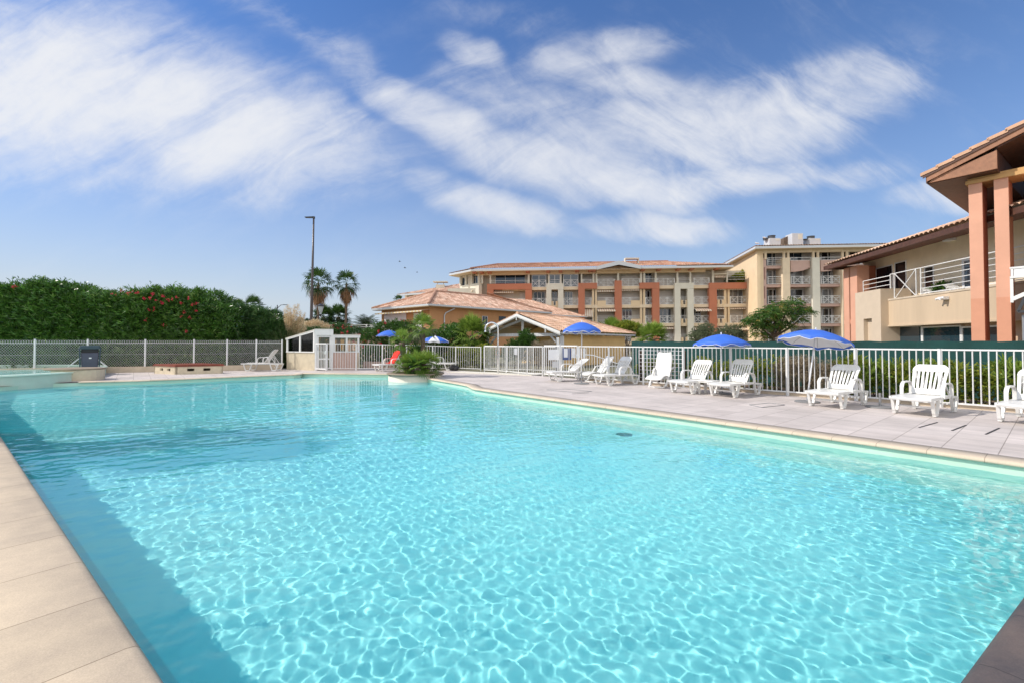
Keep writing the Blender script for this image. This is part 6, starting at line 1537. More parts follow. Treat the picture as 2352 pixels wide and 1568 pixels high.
for (x0, x1) in ((660, 846), (940, 1204), (1300, 1560), (1655, 1900)):
    u0, u1 = E_(x0, 0)[0], E_(x1, 0)[0]; a0 = FY.hit(u0, 700, -.3)[0]; a1 = FY.hit(u1, 700, -.3)[0]; w_ = a1-a0
    for fl_ in range(5):
        zb_ = (zy+[zy[3]-2.72])[fl_]+.18
        segs = [(.02, .22), (.32, .68), (.78, .9)] if x0 == 660 else ([(.08, .44), (.47, .83)] if x0 == 940 else [(.04, .34), (.42, .68), (.74, .82)])
        mb = MB()
        for s0, s1 in segs: FY.box(mb, a0+w_*s0-.06, a0+w_*s1+.06, zb_, zb_+2.1, -1.9, -1.84)
        o = mb.build('window', M_white, t); mb = MB()
        for s0, s1 in segs: FY.box(mb, a0+w_*s0, a0+w_*s1, zb_+.05, zb_+2.04, -1.84, -1.82)
        mb.build('pane', (M_glass, M_glass2, M_curtain)[(fl_*2+x0//100) % 3], o)
        if fl_ == 0 and x0 in (940, 1300):
            mb = MB(); FY.box(mb, a0, a1-w_*.13, zb_-.15, zb_+.62, -.3, -.1)
            for i in range(10):
                k0, k1 = i/10, (i+1)/10; dz = .75*math.sqrt(max(0, 1-((k0+k1)/2)**2*1.0)); FY.box(mb, a0+k0*w_*.87, a0+k1*w_*.87, zb_-.15-dz, zb_-.151, -.3, -.1)
            mb.build('parapet', M_pink, t); x_rail(t, FY, a0, a1, zb_+.65, zb_+1.0, -.12, xs=0, bars=1)
        else: x_rail(t, FY, a0+.05, a1-.05, zb_+.05, zb_+1.02, -.12, xs=3 if x0 != 660 else 0, xw=.95)
ovy = 1.0
ef0 = FY.pt(-.6, 0, ovy); ef1 = FY.pt(SY, 0, ovy); eb = sidep.pt(sidep.len, 0, .9); rr0 = FY.pt(3.5, 0, -6.0); rr1 = FY.pt(SY, 0, -6.0)
tile_plane(t, 'roof', M_tile3, ef0.xy, ef1.xy, rr1.xy, rr0.xy, ZE2, R(9), pitch=.33, course=.5, hh=.1, seed=41)
tile_plane(t, 'roof', M_tile2, ef0.xy, eb.xy, (rr0+Vector((3, 10, 0))).xy, rr0.xy, ZE2, R(12), pitch=.33, course=.5, hh=.1, seed=42)
mb = MB(); FY.box(mb, -.6, SY, ZE2-.33, ZE2-.03, ovy-.1, ovy); a_ = p3(ef0, ZE2-.18); b_ = p3(eb, ZE2-.18); mb.bar(a_, b_, .12, .3); mb.build('fascia', M_gutter, t)
mb = MB(); mb.prism([tuple(ef0.xy), tuple(ef1.xy), tuple(FY.pt(SY, 0, -3).xy), tuple(FY.pt(2, 0, -3).xy), (eb.x+4, eb.y)], ZE2-.37, ZE2-.335); mb.prism([tuple(ef0.xy), (eb.x, eb.y), (eb.x+3, eb.y+.1), tuple(FY.pt(3, 0, 0).xy)], ZE2-.41, ZE2-.375); mb.build('soffit', M_soffit_pale, t)
# rooftop cooling units (stand on the roof: things of their own)
def unit(label, x0, x1, yt, yb, drums):
    p = D(*E_(x0, yb), 66.5); q = D(*E_(x1, yt), 66.5)
    t = empty('cooling_unit', ((p.x+q.x)/2, 66.5, p.z-1.2), label, 'cooling unit', 'cooling units on the yellow building roof')
    mb = MB(); mb.box(p.x, q.x, 66.0, 67.6, p.z-.9, q.z); mb.build('casing', M_gutter, t, bevel=.03)
    mb = MB(); mb.box(q.x-(q.x-p.x)*.45, q.x-.2, 65.97, 66.0, q.z-(q.z-p.z)*.8, q.z-.15); mb.build('panel', M_cream2, t)
    for dx, yy_, r_ in drums:
        c_ = D(*E_(dx, yy_), 66.8); mb = MB(); mb.lathe([(r_, q.z-.1), (r_*.93, c_.z-.12), (r_*1.05, c_.z), (r_*.6, c_.z), (0, c_.z-.1)], 18, (c_.x, 66.8, 0)); mb.build('fan_duct', M_dgrey, t)
unit('white cooling unit with two dark fan drums, leftmost on the yellow building roof', 668, 798, 230, 265, ((712, 194, .52), (645, 222, .42)))
unit('tall pale metal cooling unit in the middle of the yellow building roof', 935, 1067, 172, 262, ())
unit('white cooling unit with two dark fan drums, rightmost on the yellow building roof', 1146, 1278, 232, 260, ((1185, 201, .52), (1112, 236, .42)))
mb = MB(); p = D(*E_(860, 262), 67); q = D(*E_(930, 200), 67); mb.hexa([(p.x, 67, p.z-1), (q.x, 67, p.z-1), (q.x, 68.5, p.z-1), (p.x, 68.5, p.z-1), (p.x, 67, p.z+.45), (q.x, 67, q.z+.15), (q.x, 68.5, q.z+.15), (p.x, 68.5, p.z+.45)]); tag(mb.build('louvre_box', M_trunk), 'brown slanted louvre box left of the middle cooling unit on the roof', 'vent box')

# ================================================================== RIGHT BUILDING (balcony wing)
G_ = zF
mS = .15
def PG(c): return Pl((c+mS*12, 12.0), (c+mS*27.5, 27.5))
G0 = PG(15.07); GW = PG(16.3); GE = PG(14.25)
ZG = 5.72
t = empty('terrace_wing', (17.5, 20, 0), 'cream wing with first-floor balcony, brown soffit and sloping tiled roof on the right', 'building')
aL = G0.hit(G_(372, 0)[0], 720)[0]; aR = G0.hit(2345, 720)[0]
a0, a1, z0, z1 = G0.rect(*G_(372, 1165), *G_(925, 1322), 0)
zb_ = G0.hit(2120, G_(0, 1322)[1])[1]; zt_ = G0.hit(2120, G_(0, 1150)[1])[1]
mb = MB(); G0.box(mb, aR-3, aL, zb_, zt_, -.25, 0); G0.box(mb, aR-3, aL, zb_-.08, zb_, -1.2, .05); mb.build('parapet', mat('parapet_plaster', (.58, .45, .31), .85, var=.14, nscale=1.2, bump=.3, streak=True), t)
mb = MB(); G0.box(mb, aR-3, aL, zt_, zt_+.10, -.27, .04) if False else G0.box(mb, aR-3, aL+.2, zt_-.02, zt_+.06, -.28, .025); mb.build('parapet_cap', M_concrete, t)
# pillar block with niche
a0p, a1p, _, ztp = G0.rect(*G_(191, 1120), *G_(350, 1425), .35)
mb = MB(); lo, hi = min(a0p, a1p), max(a0p, a1p); n0, n1, _, zn = G0.rect(*G_(243, 1293), *G_(295, 1425), .35); nl_, nh_ = min(n0, n1), max(n0, n1)
G0.box(mb, lo, nl_, -.03, ztp, -1, .35); G0.box(mb, nh_, hi, -.03, ztp, -1, .35); G0.box(mb, nl_, nh_, zn, ztp, -1, .35); G0.box(mb, nl_, nh_, -.03, zn, -1, .15); mb.build('pillar_block', mat('peach_plaster', (.60, .49, .37), .85, var=.06, nscale=2, bump=.3), t)
# ground-floor wall and windows
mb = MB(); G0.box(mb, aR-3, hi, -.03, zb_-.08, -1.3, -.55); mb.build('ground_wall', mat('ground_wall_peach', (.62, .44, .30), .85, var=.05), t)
M_refl = mat('reflective_glass', (.02, .045, .06), .02, var=0, spec=1.0, metal=0)
for x0, x1 in ((387, 600), (615, 845), (862, 1100)):
    a0, a1, z0, z1 = G0.rect(*G_(x0-8, 1338), *G_(x1+7, 1440), -.45); lo_, hi_ = min(a0, a1), max(a0, a1); z0 = .9
    mb = MB(); f = .06; G0.box(mb, lo_, lo_+f, z0, z1, -.55, -.45); G0.box(mb, hi_-f, hi_, z0, z1, -.55, -.45); G0.box(mb, lo_+f, hi_-f, z1-f, z1, -.55, -.45); G0.box(mb, lo_+f, hi_-f, z0, z0+f, -.55, -.45); o = mb.build('window', M_white, t)
    mb = MB(); G0.box(mb, lo_+f, hi_-f, z0+f, z1-f, -.51, -.48); mb.build('pane', M_refl, o)
# upper wall with windows and door
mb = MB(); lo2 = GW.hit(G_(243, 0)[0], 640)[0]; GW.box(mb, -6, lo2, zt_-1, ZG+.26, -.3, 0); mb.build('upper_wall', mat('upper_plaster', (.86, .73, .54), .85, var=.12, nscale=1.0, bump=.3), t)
mb = MB(); GW.box(mb, -6, lo2, zt_-.45, zt_-.3, .002, .93); mb.build('balcony_floor', M_cream2, t)
fr_win(t, GW, *G_(250, 990), *G_(312, 1100), n=1, glass=M_glass2); fr_win(t, GW, *G_(318, 965), *G_(425, 1120), n=1, glass=M_glass2); fr_win(t, GW, *G_(436, 935), *G_(510, 1120), n=1, glass=M_glass2)
fr_win(t, GW, *G_(622, 965), *G_(682, 1110), n=1, glass=M_glass2, name='doorway'); fr_win(t, GW, *G_(858, 910), *G_(945, 1110), n=1, glass=M_glass, name='door', fw_=.12)
fr_win(t, GW, *G_(1100, 870), *G_(1160, 1080), n=1, glass=M_glass)
a_, z_ = GW.hit(*G_(787, 800), .1); mb = MB(); GW.box(mb, a_-.18, a_+.18, z_-.05, z_+.08, 0, .3); mb.build('wall_lamp', M_paper, t, bevel=.02)
a_, z_ = G0.hit(*G_(728, 1168), .2); mb = MB(); G0.box(mb, a_-.15, a_+.15, z_-.05, z_+.07, .02, .22); mb.tube([G0.pt(a_-.1, z_, .2), G0.pt(a_-.1, z_-.02, .32)], .05, 8); mb.tube([G0.pt(a_+.12, z_, .2), G0.pt(a_+.16, z_-.02, .3)], .045, 8); mb.build('floodlight', M_paper, t)
# end columns pair at the far left
for x0, x1 in ((120, 152), (160, 203)):
    mb = MB(); a0, a1, z0, z1 = G0.rect(*G_(x0, 960), *G_(x1, 1425), .1); G0.box(mb, a0, a1, -.03, ZG-.25, -.5, .1); mb.build('column', M_salmon, t)
mb = MB(); a0, a1, z0, z1 = G0.rect(*G_(112, 960), *G_(240, 1425), -.55); G0.box(mb, a0, a1, -.03, ZG-.2, -1.2, -.6); mb.build('column_back', M_red, t)
mb = MB(); a0, a1, z0, z1 = G0.rect(*G_(120, 1300), *G_(203, 1325), .05); G0.box(mb, a0, a1, z0, z1, -.5, .06); mb.build('column_tie', M_salmon, t)
# roof
e_far = GE.hit(*G_(-8, 968))[0]; e_near = -8
eF = GE.pt(e_far, 0); eN = GE.pt(e_near, 0); inn_ = Vector((-GE.n.x, -GE.n.y, 0))
tile_plane(t, 'roof', M_tile3, eN.xy, eF.xy, (eF+inn_*6-GE.d*6).xy, (eN+inn_*6).xy, ZG+.05, R(19), pitch=.26, course=.42, hh=.075, seed=51)
tile_plane(t, 'roof', M_tile3, eF.xy, (eF+inn_*9).xy, (eF+inn_*6-GE.d*6).xy, (eF+inn_*6-GE.d*6).xy, ZG+.05, R(19), pitch=.26, course=.42, hh=.075, seed=52)
mb = MB(); GE.box(mb, e_near, e_far-.02, ZG-.2, ZG+.02, -.07, -.02); q_ = eF+inn_*9; mb.bar(p3(eF, ZG-.09), p3(q_, ZG-.09), .05, .2); mb.build('fascia', M_wood, t)
mb = MB(); sf = [(eN+inn_*.07, ZG-.20), (eF+inn_*.07, ZG-.20), (eF+inn_*3.2-GE.d*.6, ZG+.36), (eN+inn_*3.2, ZG+.36)]; mb.hexa([Vector((p_.x, p_.y, z_)) for p_, z_ in sf]+[Vector((p_.x, p_.y, z_+.03)) for p_, z_ in sf]); mb.build('soffit', mat('red_brown_soffit', (.15, .055, .04), .6, var=.25, nscale=5), t)
mb = MB(); GE.box(mb, e_near, e_far, ZG-.19, ZG+.35, -2.9, -2.6); 
# balcony railing: long railing with crossed gate panel
rl = PG(15.25)
ar0 = rl.hit(G_(240, 0)[0], 640)[0]; ar1 = rl.hit(G_(413, 0)[0], 640)[0]; ar2 = rl.hit(G_(604, 0)[0], 640)[0]; ar3 = rl.hit(2360, 640)[0]
ztr = rl.hit(*G_(604, 975))[1]; zbr = zt_+.08
x_rail(t, rl, ar3, ar2, zbr+.05, ztr, 0, xs=0, bars=5, r=.034)
x_rail(t, rl, ar2, ar1, zbr-.05, ztr, .02, xs=1, xw=abs(ar1-ar2)*.72, bars=1, r=.034)
x_rail(t, rl, ar1, ar0, zbr+.05, ztr-.05, 0, xs=0, bars=5, r=.034)
# loungers and planter on the balcony
q_ = GW.pt(GW.hit(*G_(735, 1080), .3)[0], zt_-.3, .3)
pot = empty('balcony_planter', tuple(q_), 'grey trough with a leafy green plant on the balcony of the right building', 'planter')
mb = MB(); GW.box(mb, GW.hit(*G_(672, 1080), .7)[0], GW.hit(*G_(778, 1080), .7)[0], zt_-.3, zt_+.25, .1, .5); mb.build('trough', M_grey, pot)
rng_ = np.random.default_rng(3); n = 260; c_ = np.array(q_)+np.array([0, 0, .6]); dv = nrm(rng_.normal(size=(n, 3))+np.array([0, 0, .9])); leaf_mesh('leaves', pot, M_green, c_+rng_.normal(size=(n, 3))*.10, dv, .36, .07, rng_, curl=.3)
bl = make_lounger(40); bl.scale = (1.0,)*3
q_ = GW.pt(GW.hit(*G_(690, 1130), .48)[0], 0, .48); place(bl, q_.x, q_.y, 80, 'white lounger on the balcony of the right building, left of the grey trough', 'sun lounger', 'white loungers on the balcony'); bl.location.z = zt_-.3
b2 = copy_tree(bl); q_ = GW.pt(GW.hit(*G_(850, 1130), .48)[0], 0, .48); place(b2, q_.x, q_.y, 83, 'white lounger on the balcony of the right building, behind the left portico column', 'sun lounger', 'white loungers on the balcony'); b2.location.z = zt_-.3

# ---- near portico with two columns and big overhanging roof
a_ = Vector((.58, -.815)).normalized(); b_ = Vector((.815, .58)).normalized()
T = Vector((14.7, 16.2)); ET = 7.3
t = empty('portico', (15.9, 15.4, 0), 'tall salmon-columned portico with brown timber soffit and tiled roof at the right edge', 'portico')
def Q(s, tt_, z): p = T+a_*s+b_*tt_; return Vector((p.x, p.y, z))
def qbox(mb, s0, s1, t0, t1, z0, z1): mb.hexa([Q(s0, t0, z0), Q(s1, t0, z0), Q(s1, t1, z0), Q(s0, t1, z0), Q(s0, t0, z1), Q(s1, t0, z1), Q(s1, t1, z1), Q(s0, t1, z1)])
sl = R(21.5)
def inter(u):       # position along a_ for a given offset t so that pixel column = u
    def f(s, tt_): p = T+a_*s+b_*tt_; return 1176+1045*p.x/p.y
    return f
f = inter(0)
def solve(u, tt_):
    lo_, hi_ = -3, 6
    for _ in range(50):
        m_ = (lo_+hi_)/2
        if f(m_, tt_) < u: lo_ = m_
        else: hi_ = m_
    return lo_
tc_ = .62
s1, s2, s3, s4 = solve(2231, tc_), solve(2262.5, tc_), solve(2290, tc_), solve(2323.5, tc_)
zt2 = 6.78
def solvez(s, tt_, v): p = Q(s, tt_, 0); return D(1176, v, p.y).z
zband = solvez(s1, tc_, G_(0, 1170)[1])
for (x0, x1) in ((s1, s2), (s3, s4)):
    mb = MB(); qbox(mb, x0, x1, tc_, tc_+.10, zband, zt2); mb.build('column_face', M_salmon, t)
    mb = MB(); qbox(mb, x0, x1, tc_, tc_+.10, -.03, zband); mb.build('column_face', M_salmon2, t)
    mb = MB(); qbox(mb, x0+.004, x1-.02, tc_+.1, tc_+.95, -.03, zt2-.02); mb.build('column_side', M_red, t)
mb = MB(); qbox(mb, s1-.06, 9.8, tc_-.06, tc_+1.0, zt2, zt2+.12); qbox(mb, s1-.02, 9.7, tc_+.02, tc_+.9, zt2+.12, zt2+.24); mb.build('beam', M_ochre, t)
# roof plane: rises along a_
def rz_(s): return ET+s*math.tan(sl)
eA_ = Q(0, 0, 0).xy; eB_ = Q(0, 9, 0).xy
tile_plane(t, 'roof', M_tile3, eA_, eB_, Q(5.2, 9, 0).xy, Q(5.2, 0, 0).xy, ET, sl, pitch=.26, course=.42, hh=.075, seed=61)
mb = MB()
for i in range(12):
    s0_, s1_ = i*.42-.04, (i+1)*.42+.02; mb.hexa([Q(s0_, -.03, rz_(s0_)-.01), Q(s1_, -.03, rz_(s1_)-.06), Q(s1_, .12, rz_(s1_)-.06), Q(s0_, .12, rz_(s0_)-.01), Q(s0_, -.03, rz_(s0_)+.10), Q(s1_, -.03, rz_(s1_)+.05), Q(s1_, .12, rz_(s1_)+.05), Q(s0_, .12, rz_(s0_)+.10)])
mb.build('verge_tiles', M_tile3, t)
mb = MB(); mb.hexa([Q(.12, .02, rz_(.12)-.30), Q(5.2, .02, rz_(5.2)-.32), Q(5.2, .07, rz_(5.2)-.32), Q(.12, .07, rz_(.12)-.30), Q(.12, .02, rz_(.12)-.05), Q(5.2, .02, rz_(5.2)-.05), Q(5.2, .07, rz_(5.2)-.05), Q(.12, .07, rz_(.12)-.05)]); mb.build('barge_board', M_wood2, t)
mb = MB(); mb.hexa([Q(.02, -.01, rz_(0)-.12), Q(5.2, -.01, rz_(5.2)-.16), Q(5.2, .02, rz_(5.2)-.16), Q(.02, .02, rz_(0)-.12), Q(.02, -.01, rz_(0)-.02), Q(5.2, -.01, rz_(5.2)-.02), Q(5.2, .02, rz_(5.2)-.02), Q(.02, .02, rz_(0)-.02)]); mb.build('upper_board', M_wood, t)
mb = MB(); zb2 = 7.0
mb.extr([Q(.15, .08, zb2), Q(1.85, .08, zb2), Q(1.85, .08, rz_(1.85)-.42), Q(.3, .08, rz_(.3)-.28)], b_.to_3d()*.08); mb.build('gable_return', M_wood2, t)
mb = MB(); qbox(mb, .12, 1.84, .16, 9, zb2-.02, zb2+.02); 
mb.build('soffit', M_wood, t)
mb = MB(); qbox(mb, 1.79, 1.84, .16, 9, zb2+.02, rz_(1.8)-.3); mb.build('soffit_return', M_wood, t)
mb = MB(); mb.hexa([Q(1.85, .09, rz_(1.85)-.36), Q(5.2, .09, rz_(5.2)-.36), Q(5.2, 9, rz_(5.2)-.36), Q(1.85, 9, rz_(1.85)-.36), Q(1.85, .09, rz_(1.85)-.30), Q(5.2, .09, rz_(5.2)-.30), Q(5.2, 9, rz_(5.2)-.30), Q(1.85, 9, rz_(1.85)-.30)]); mb.build('ceiling', M_wood, t)
mb = MB(); qbox(mb, .1, .13, 0.03, 9, ET-.3, ET-.04); mb.build('eaves_board', M_wood, t)
tile_plane(t, 'roof', M_tile3, Q(10.4, 0, 0).xy, Q(10.4, 9, 0).xy, Q(5.2, 9, 0).xy, Q(5.2, 0, 0).xy, ET, sl, pitch=.26, course=.42, hh=.075, seed=62)
mb = MB(); zr5 = rz_(5.2)
mb.hexa([Q(5.2, .02, zr5-.32), Q(10.3, .02, ET-.30), Q(10.3, .07, ET-.30), Q(5.2, .07, zr5-.32), Q(5.2, .02, zr5-.05), Q(10.3, .02, ET-.05), Q(10.3, .07, ET-.05), Q(5.2, .07, zr5-.05)]); mb.build('barge_board', M_wood2, t)
mb = MB(); mb.hexa([Q(5.2, .09, zr5-.36), Q(10.3, .09, ET-.36), Q(10.3, 9, ET-.36), Q(5.2, 9, zr5-.36), Q(5.2, .09, zr5-.30), Q(10.3, .09, ET-.30), Q(10.3, 9, ET-.30), Q(5.2, 9, zr5-.30)]); mb.build('ceiling', M_wood, t)
for x0 in (8.6, 9.25): mb = MB(); qbox(mb, x0, x0+.34, tc_, tc_+.95, -.03, zt2); mb.build('column', M_salmon, t)
# wall, bracket balcony and dark canopy right of the columns
sW = solve(2338, tc_+.95)
mb = MB(); qbox(mb, s4+.1, 7, tc_+2.4, tc_+2.6, -.03, 6.8); mb.build('rear_wall', M_inner, t)
mb = MB(); qbox(mb, s4+.3, s4+.42, tc_+1.0, tc_+1.3, 3.4, 6.7); mb.build('door_frame', M_dgrey, t)
zA_, zB_ = D(1176, 615, Q(s4+.3, tc_, 0).y).z, D(1176, 634, Q(s4+.3, tc_, 0).y).z
mb = MB(); qbox(mb, s4+.0, 7, tc_-.1, tc_-.04, zA_-.02, zA_+.04); qbox(mb, s4+.0, 7, tc_-.12, tc_-.02, zB_-.06, zB_); qbox(mb, s4+.02, s4+.08, tc_-.1, tc_-.04, zB_, zA_)
mb.bar(Q(s4+.03, tc_-.06, zB_-.75), Q(s4+1.2, tc_-.06, zB_-.1), .12, .12); qbox(mb, s4, s4+.07, tc_-.1, tc_, zB_-.85, zB_-.05); mb.build('white_bracket', M_white, t)
mb = MB(); qbox(mb, s4+.09, 7, tc_-.08, tc_-.05, zB_, zA_-.02); mb.build('perforated_panel', M_paper, t)
zc_ = D(1176, 716, Q(s4+.3, tc_, 0).y).z
mb = MB(); mb.bar(Q(s4+.16, tc_-.06, zc_), Q(s4+.55, tc_-.06, zc_+1.1), .08, .08); mb.bar(Q(s4+.16, tc_-.06, zc_), Q(s4+1.6, tc_-.06, zc_+.02), .08, .08); mb.build('canopy_frame', M_dgrey, t)
mb = MB(); qbox(mb, s4+.22, s4+.34, tc_+.1, tc_+.2, -.03, zc_-.1); mb.build('post', M_grey, t)
mb = MB(); qbox(mb, s4+.34, 6, tc_+.12, tc_+.16, .8, zc_-.15); mb.build('pane', M_refl, t)
# ================================================================== VEGETATION
def bl(u, v, y, ru, rv_, ry=None):
    """blob from pixel centre and pixel radii at depth y"""
    c = D(u, v, y); s = y/F0; return (c.x, c.y, c.z, ru*s, ry if ry is not None else ru*s, rv_*s)
# ---- oleander hedge behind the chain-link fence
def hedge(name, label, u0, u1, top, y0f, depth, m, n, seed, flowers=None, k=8, L=.25, Wd=.042):
    rng = np.random.default_rng(seed); t = empty(name, (D((u0+u1)/2, 785, y0f(.5)).x, y0f(.5)+depth/2, 0), label, 'hedge')
    us = rng.uniform(u0, u1, n); tops = np.interp(us, [p[0] for p in top], [p[1] for p in top])
    tops = tops-7*np.sin(us*.085+1.3)*np.sin(us*.031)-4*np.sin(us*.21+2)
    q = rng.random(n); face = rng.random(n)
    f = (us-u0)/(u1-u0); yf = np.array([y0f(a) for a in f])
    # front face points, top points
    dep = np.where(face < .62, rng.exponential(.22, n), rng.random(n)*depth)
    yy = yf+dep
    lump = .5*np.sin(us*.06+2*np.sin(q*5+us*.01))*np.cos(q*7+us*.03)+.4*np.sin(us*.023+2+q*2)+.35*np.sin(us*.13+q*11)
    zt = CAMH+(785-tops)/F0*(yf+depth*.25)-.30
    zz = np.where(face < .62, .1+(zt-.1)*rng.random(n)**.85, zt-rng.exponential(.16, n))
    zz = np.where(dep > depth*.5, np.minimum(zz, zt-(dep-depth*.5)*.25), zz)
    fr = np.where(face < .62, 1, 0); yy = yy+fr*(.30*np.maximum(0, (zz/zt-.72))*3.0+.22*lump*1.3)
    xx = (us-1176)/F0*yf*1.0
    zz = zz+.10*np.sin(us*.31+q*3)+.12*np.sin(us*.13)
    C = np.stack([xx, yy, zz], -1)
    ax = nrm(np.stack([rng.normal(0, .5, n), np.where(face < .62, -.75, -.1)+rng.normal(0, .3, n), .75+rng.normal(0, .35, n)], -1))
    B = np.repeat(C, k, 0)+rng.normal(size=(n*k, 3))*.03; A = np.repeat(ax, k, 0)
    B = B+A*rng.random((n*k, 1))*.16
    dv = A+rng.normal(size=A.shape)*.55
    rn = np.clip(np.repeat(rng.random(n), k)*.65+rng.random(n*k)*.35, 0, 1)
    leaf_mesh('foliage', t, m, B, dv, L*(.7+.6*rng.random(n*k)), Wd*(.7+.6*rng.random(n*k)), rng, rn, .12)
    # older leaves deep inside, so that no sky shows through
    n3 = int(n*.55); u3 = rng.uniform(u0, u1, n3); t3 = np.interp(u3, [p[0] for p in top], [p[1] for p in top]); y3 = np.array([y0f(a) for a in (u3-u0)/(u1-u0)]); x3 = (u3-1176)/F0*y3; h3 = CAMH+(785-t3)/F0*y3
    C3 = np.stack([x3, y3+.45+rng.random(n3)*1.1, .05+(h3-.35)*rng.random(n3)], -1); C3 = np.repeat(C3, 6, 0)+rng.normal(size=(n3*6, 3))*.1
    leaf_mesh('inner_foliage', t, m, C3, rng.normal(size=C3.shape)+np.array([0, -.3, .3]), .26, .085, rng, rng.random(len(C3))*.6, .1)
    # shoots poking out of the top
    ns = int((u1-u0)*1.3); us2 = rng.uniform(u0, u1, ns); t2 = np.interp(us2, [p[0] for p in top], [p[1] for p in top]); y2 = np.array([y0f(a) for a in (us2-u0)/(u1-u0)])+rng.random(ns)*depth*.5
    z2 = CAMH+(785-t2)/F0*y2-.32; x2 = (us2-1176)/F0*y2; hh_ = rng.random(ns)**2.4*.7*(.6+.5*np.sin(us2*.05)**2)
    Bs, As = [], []
    for i in range(ns):
        for j in range(10):
            s = j/9*hh_[i]; Bs.append((x2[i]+s*.15*math.sin(i), y2[i], z2[i]-.1+s)); a_ = j*2.4+i; As.append((math.cos(a_)*.8, math.sin(a_)*.8, .75))
    leaf_mesh('shoots', t, m, np.array(Bs), np.array(As), L, Wd, rng, curl=.1)
    # woody core that fills the inside
    mb = MB(); r_ = random.Random(seed)
    for i in range(int((u1-u0)/9)):
        u = r_.uniform(u0, u1); f_ = (u-u0)/(u1-u0); y = y0f(f_)+r_.uniform(.5, 1.2); x = (u-1176)/F0*y; h = CAMH+(785-np.interp(u, [p[0] for p in top], [p[1] for p in top]))/F0*y
        mb.tube([(x, y, 0), (x+r_.uniform(-.2, .2), y, h*.5), (x+r_.uniform(-.5, .5), y+r_.uniform(-.3, .5), h*.85)], [.035, .025, .01], 5)
    mb.build('branches', M_bark, t)
    if flowers is not None:
        Bf = []; grp = []
        for (u, v, k_) in flowers:
            y = y0f((u-u0)/(u1-u0))+.0; c = D(u, v, y-.05)
            Bf = np.repeat(np.array([(c.x, c.y-.35, c.z)])+rng.normal(size=(k_, 3))*.035, 5, 0)+rng.normal(size=(k_*5, 3))*.015
            leaf_mesh('flower_cluster', t, M_flower, Bf, rng.normal(size=Bf.shape)+np.array([0, -.8, .2]), .05, .04, rng)
    return t
top1 = [(-160, 668), (0, 657), (30, 655), (60, 648), (110, 650), (150, 655), (165, 672), (200, 676), (240, 672), (300, 671), (345, 665), (400, 664), (440, 674), (480, 690), (500, 700), (520, 720)]
flw = [(53, 661, 9), (345, 688, 9), (357, 687, 6), (365, 678, 8), (330, 675, 5), (388, 683, 6), (386, 698, 9), (400, 690, 5), (427, 698, 6), (445, 687, 6), (434, 719, 4), (428, 728, 3), (367, 710, 4), (356, 714, 3), (391, 749, 3), (440, 761, 5), (461, 716, 4), (448, 731, 3), (349, 736, 3), (310, 674, 5), (295, 671, 4), (418, 683, 5), (407, 688, 5), (370, 692, 4), (325, 676, 4), (275, 679, 3), (455, 700, 5), (463, 697, 4)]
hedge('oleander_hedge', 'tall dense dark green oleander hedge with red flowers behind the chain-link fence', -160, 520, top1, lambda f: 20.0+f*2.4, 3.2, M_olea, 15500, 1, flw)
top2 = [(455, 712), (480, 696), (500, 694), (530, 702), (560, 706), (590, 708), (610, 714), (630, 728), (645, 745), (652, 775), (656, 800)]
hedge('oleander_hedge', 'darker flowerless right end of the hedge, beside the pampas grass', 455, 656, top2, lambda f: 23.6+f*.5, 3.0, M_olea2, 5200, 2, None, Wd=.028)
# distant palms peeping over the hedge
fan_palm('fan_palm', 'small fan palm crown peeping over the hedge, nearest to the pampas grass', (D(581, 745, 46).x, 46, 0), D(0, 702, 46).z, 1.35, 30, M_palm, seed=5, trunk_r=.18)
fan_palm('fan_palm', 'lower fan palm crown peeping over the hedge, left of the larger one', (D(546, 745, 52).x, 52, 0), D(0, 706, 52).z, 1.3, 26, M_palm, seed=6, trunk_r=.18)
# ---- pampas grass
t = empty('pampas_grass', (D(665, 800, 24.6).x, 24.6, 0), 'large pampas grass with golden feathery plumes left of the enclosure', 'pampas grass')
rng = np.random.default_rng(7); V_, F_, RN_ = [], [], []; Bp, Ap, Lp = [], [], []
rg = random.Random(7); c0 = D(668, 800, 24.6); mbs_ = MB()
plumes = [(634, 728, -.5), (645, 735, -.3), (622, 745, -.6), (655, 710, -.1), (662, 720, 0), (668, 708, .1), (676, 712, .1), (684, 700, .25), (690, 716, .2), (699, 720, .4), (672, 725, 0), (660, 735, -.1), (680, 730, .2), (703, 740, .5), (693, 742, .35), (650, 745, -.2), (685, 745, .15), (665, 742, 0), (700, 752, .5), (640, 752, -.3), (655, 722, -.05), (688, 728, .3), (677, 702, .15), (667, 716, 0), (695, 730, .3), (661, 702, -.05)]
for (u, v, ln_) in plumes:
    y = 24.6+rg.uniform(-.5, .6); tip = D(u, v, y); base = Vector((c0.x+(tip.x-c0.x)*.3, 24.6, .3)); mid = base.lerp(tip, .65)+Vector((-ln_*.1, 0, .1))
    mbs_.tube([base, mid, tip], [.012, .009, .004], 5)
    d = (tip-mid).normalized(); k = 330
    for i in range(k):
        s = rg.random(); p = tip-d*(.85*s)+Vector((ln_*.06*(1-s), 0, 0)); w = .07*math.sin(math.pi*min(1, .12+s*.85))**.8
        o_ = Vector((rg.gauss(0, w*.5), rg.gauss(0, w*.5), rg.gauss(0, .02))); Bp.append(tuple(p+o_*.35)); q_ = (d*.7+o_.normalized()*.7+Vector((0, 0, -.25))); Ap.append(tuple(q_)); Lp.append(rg.uniform(.09, .17))
for (u, v) in ((705, 741), (720, 737), (733, 741), (745, 747), (712, 744), (726, 741)):
    p = D(u, v, 23.5)
    for i in range(330): o_ = Vector((rg.gauss(0, .13), rg.gauss(0, .05), rg.gauss(0, .05))); Bp.append(tuple(p+o_)); Ap.append((rg.gauss(.6, .3), rg.gauss(0, .3), rg.gauss(-.3, .3))); Lp.append(.14)
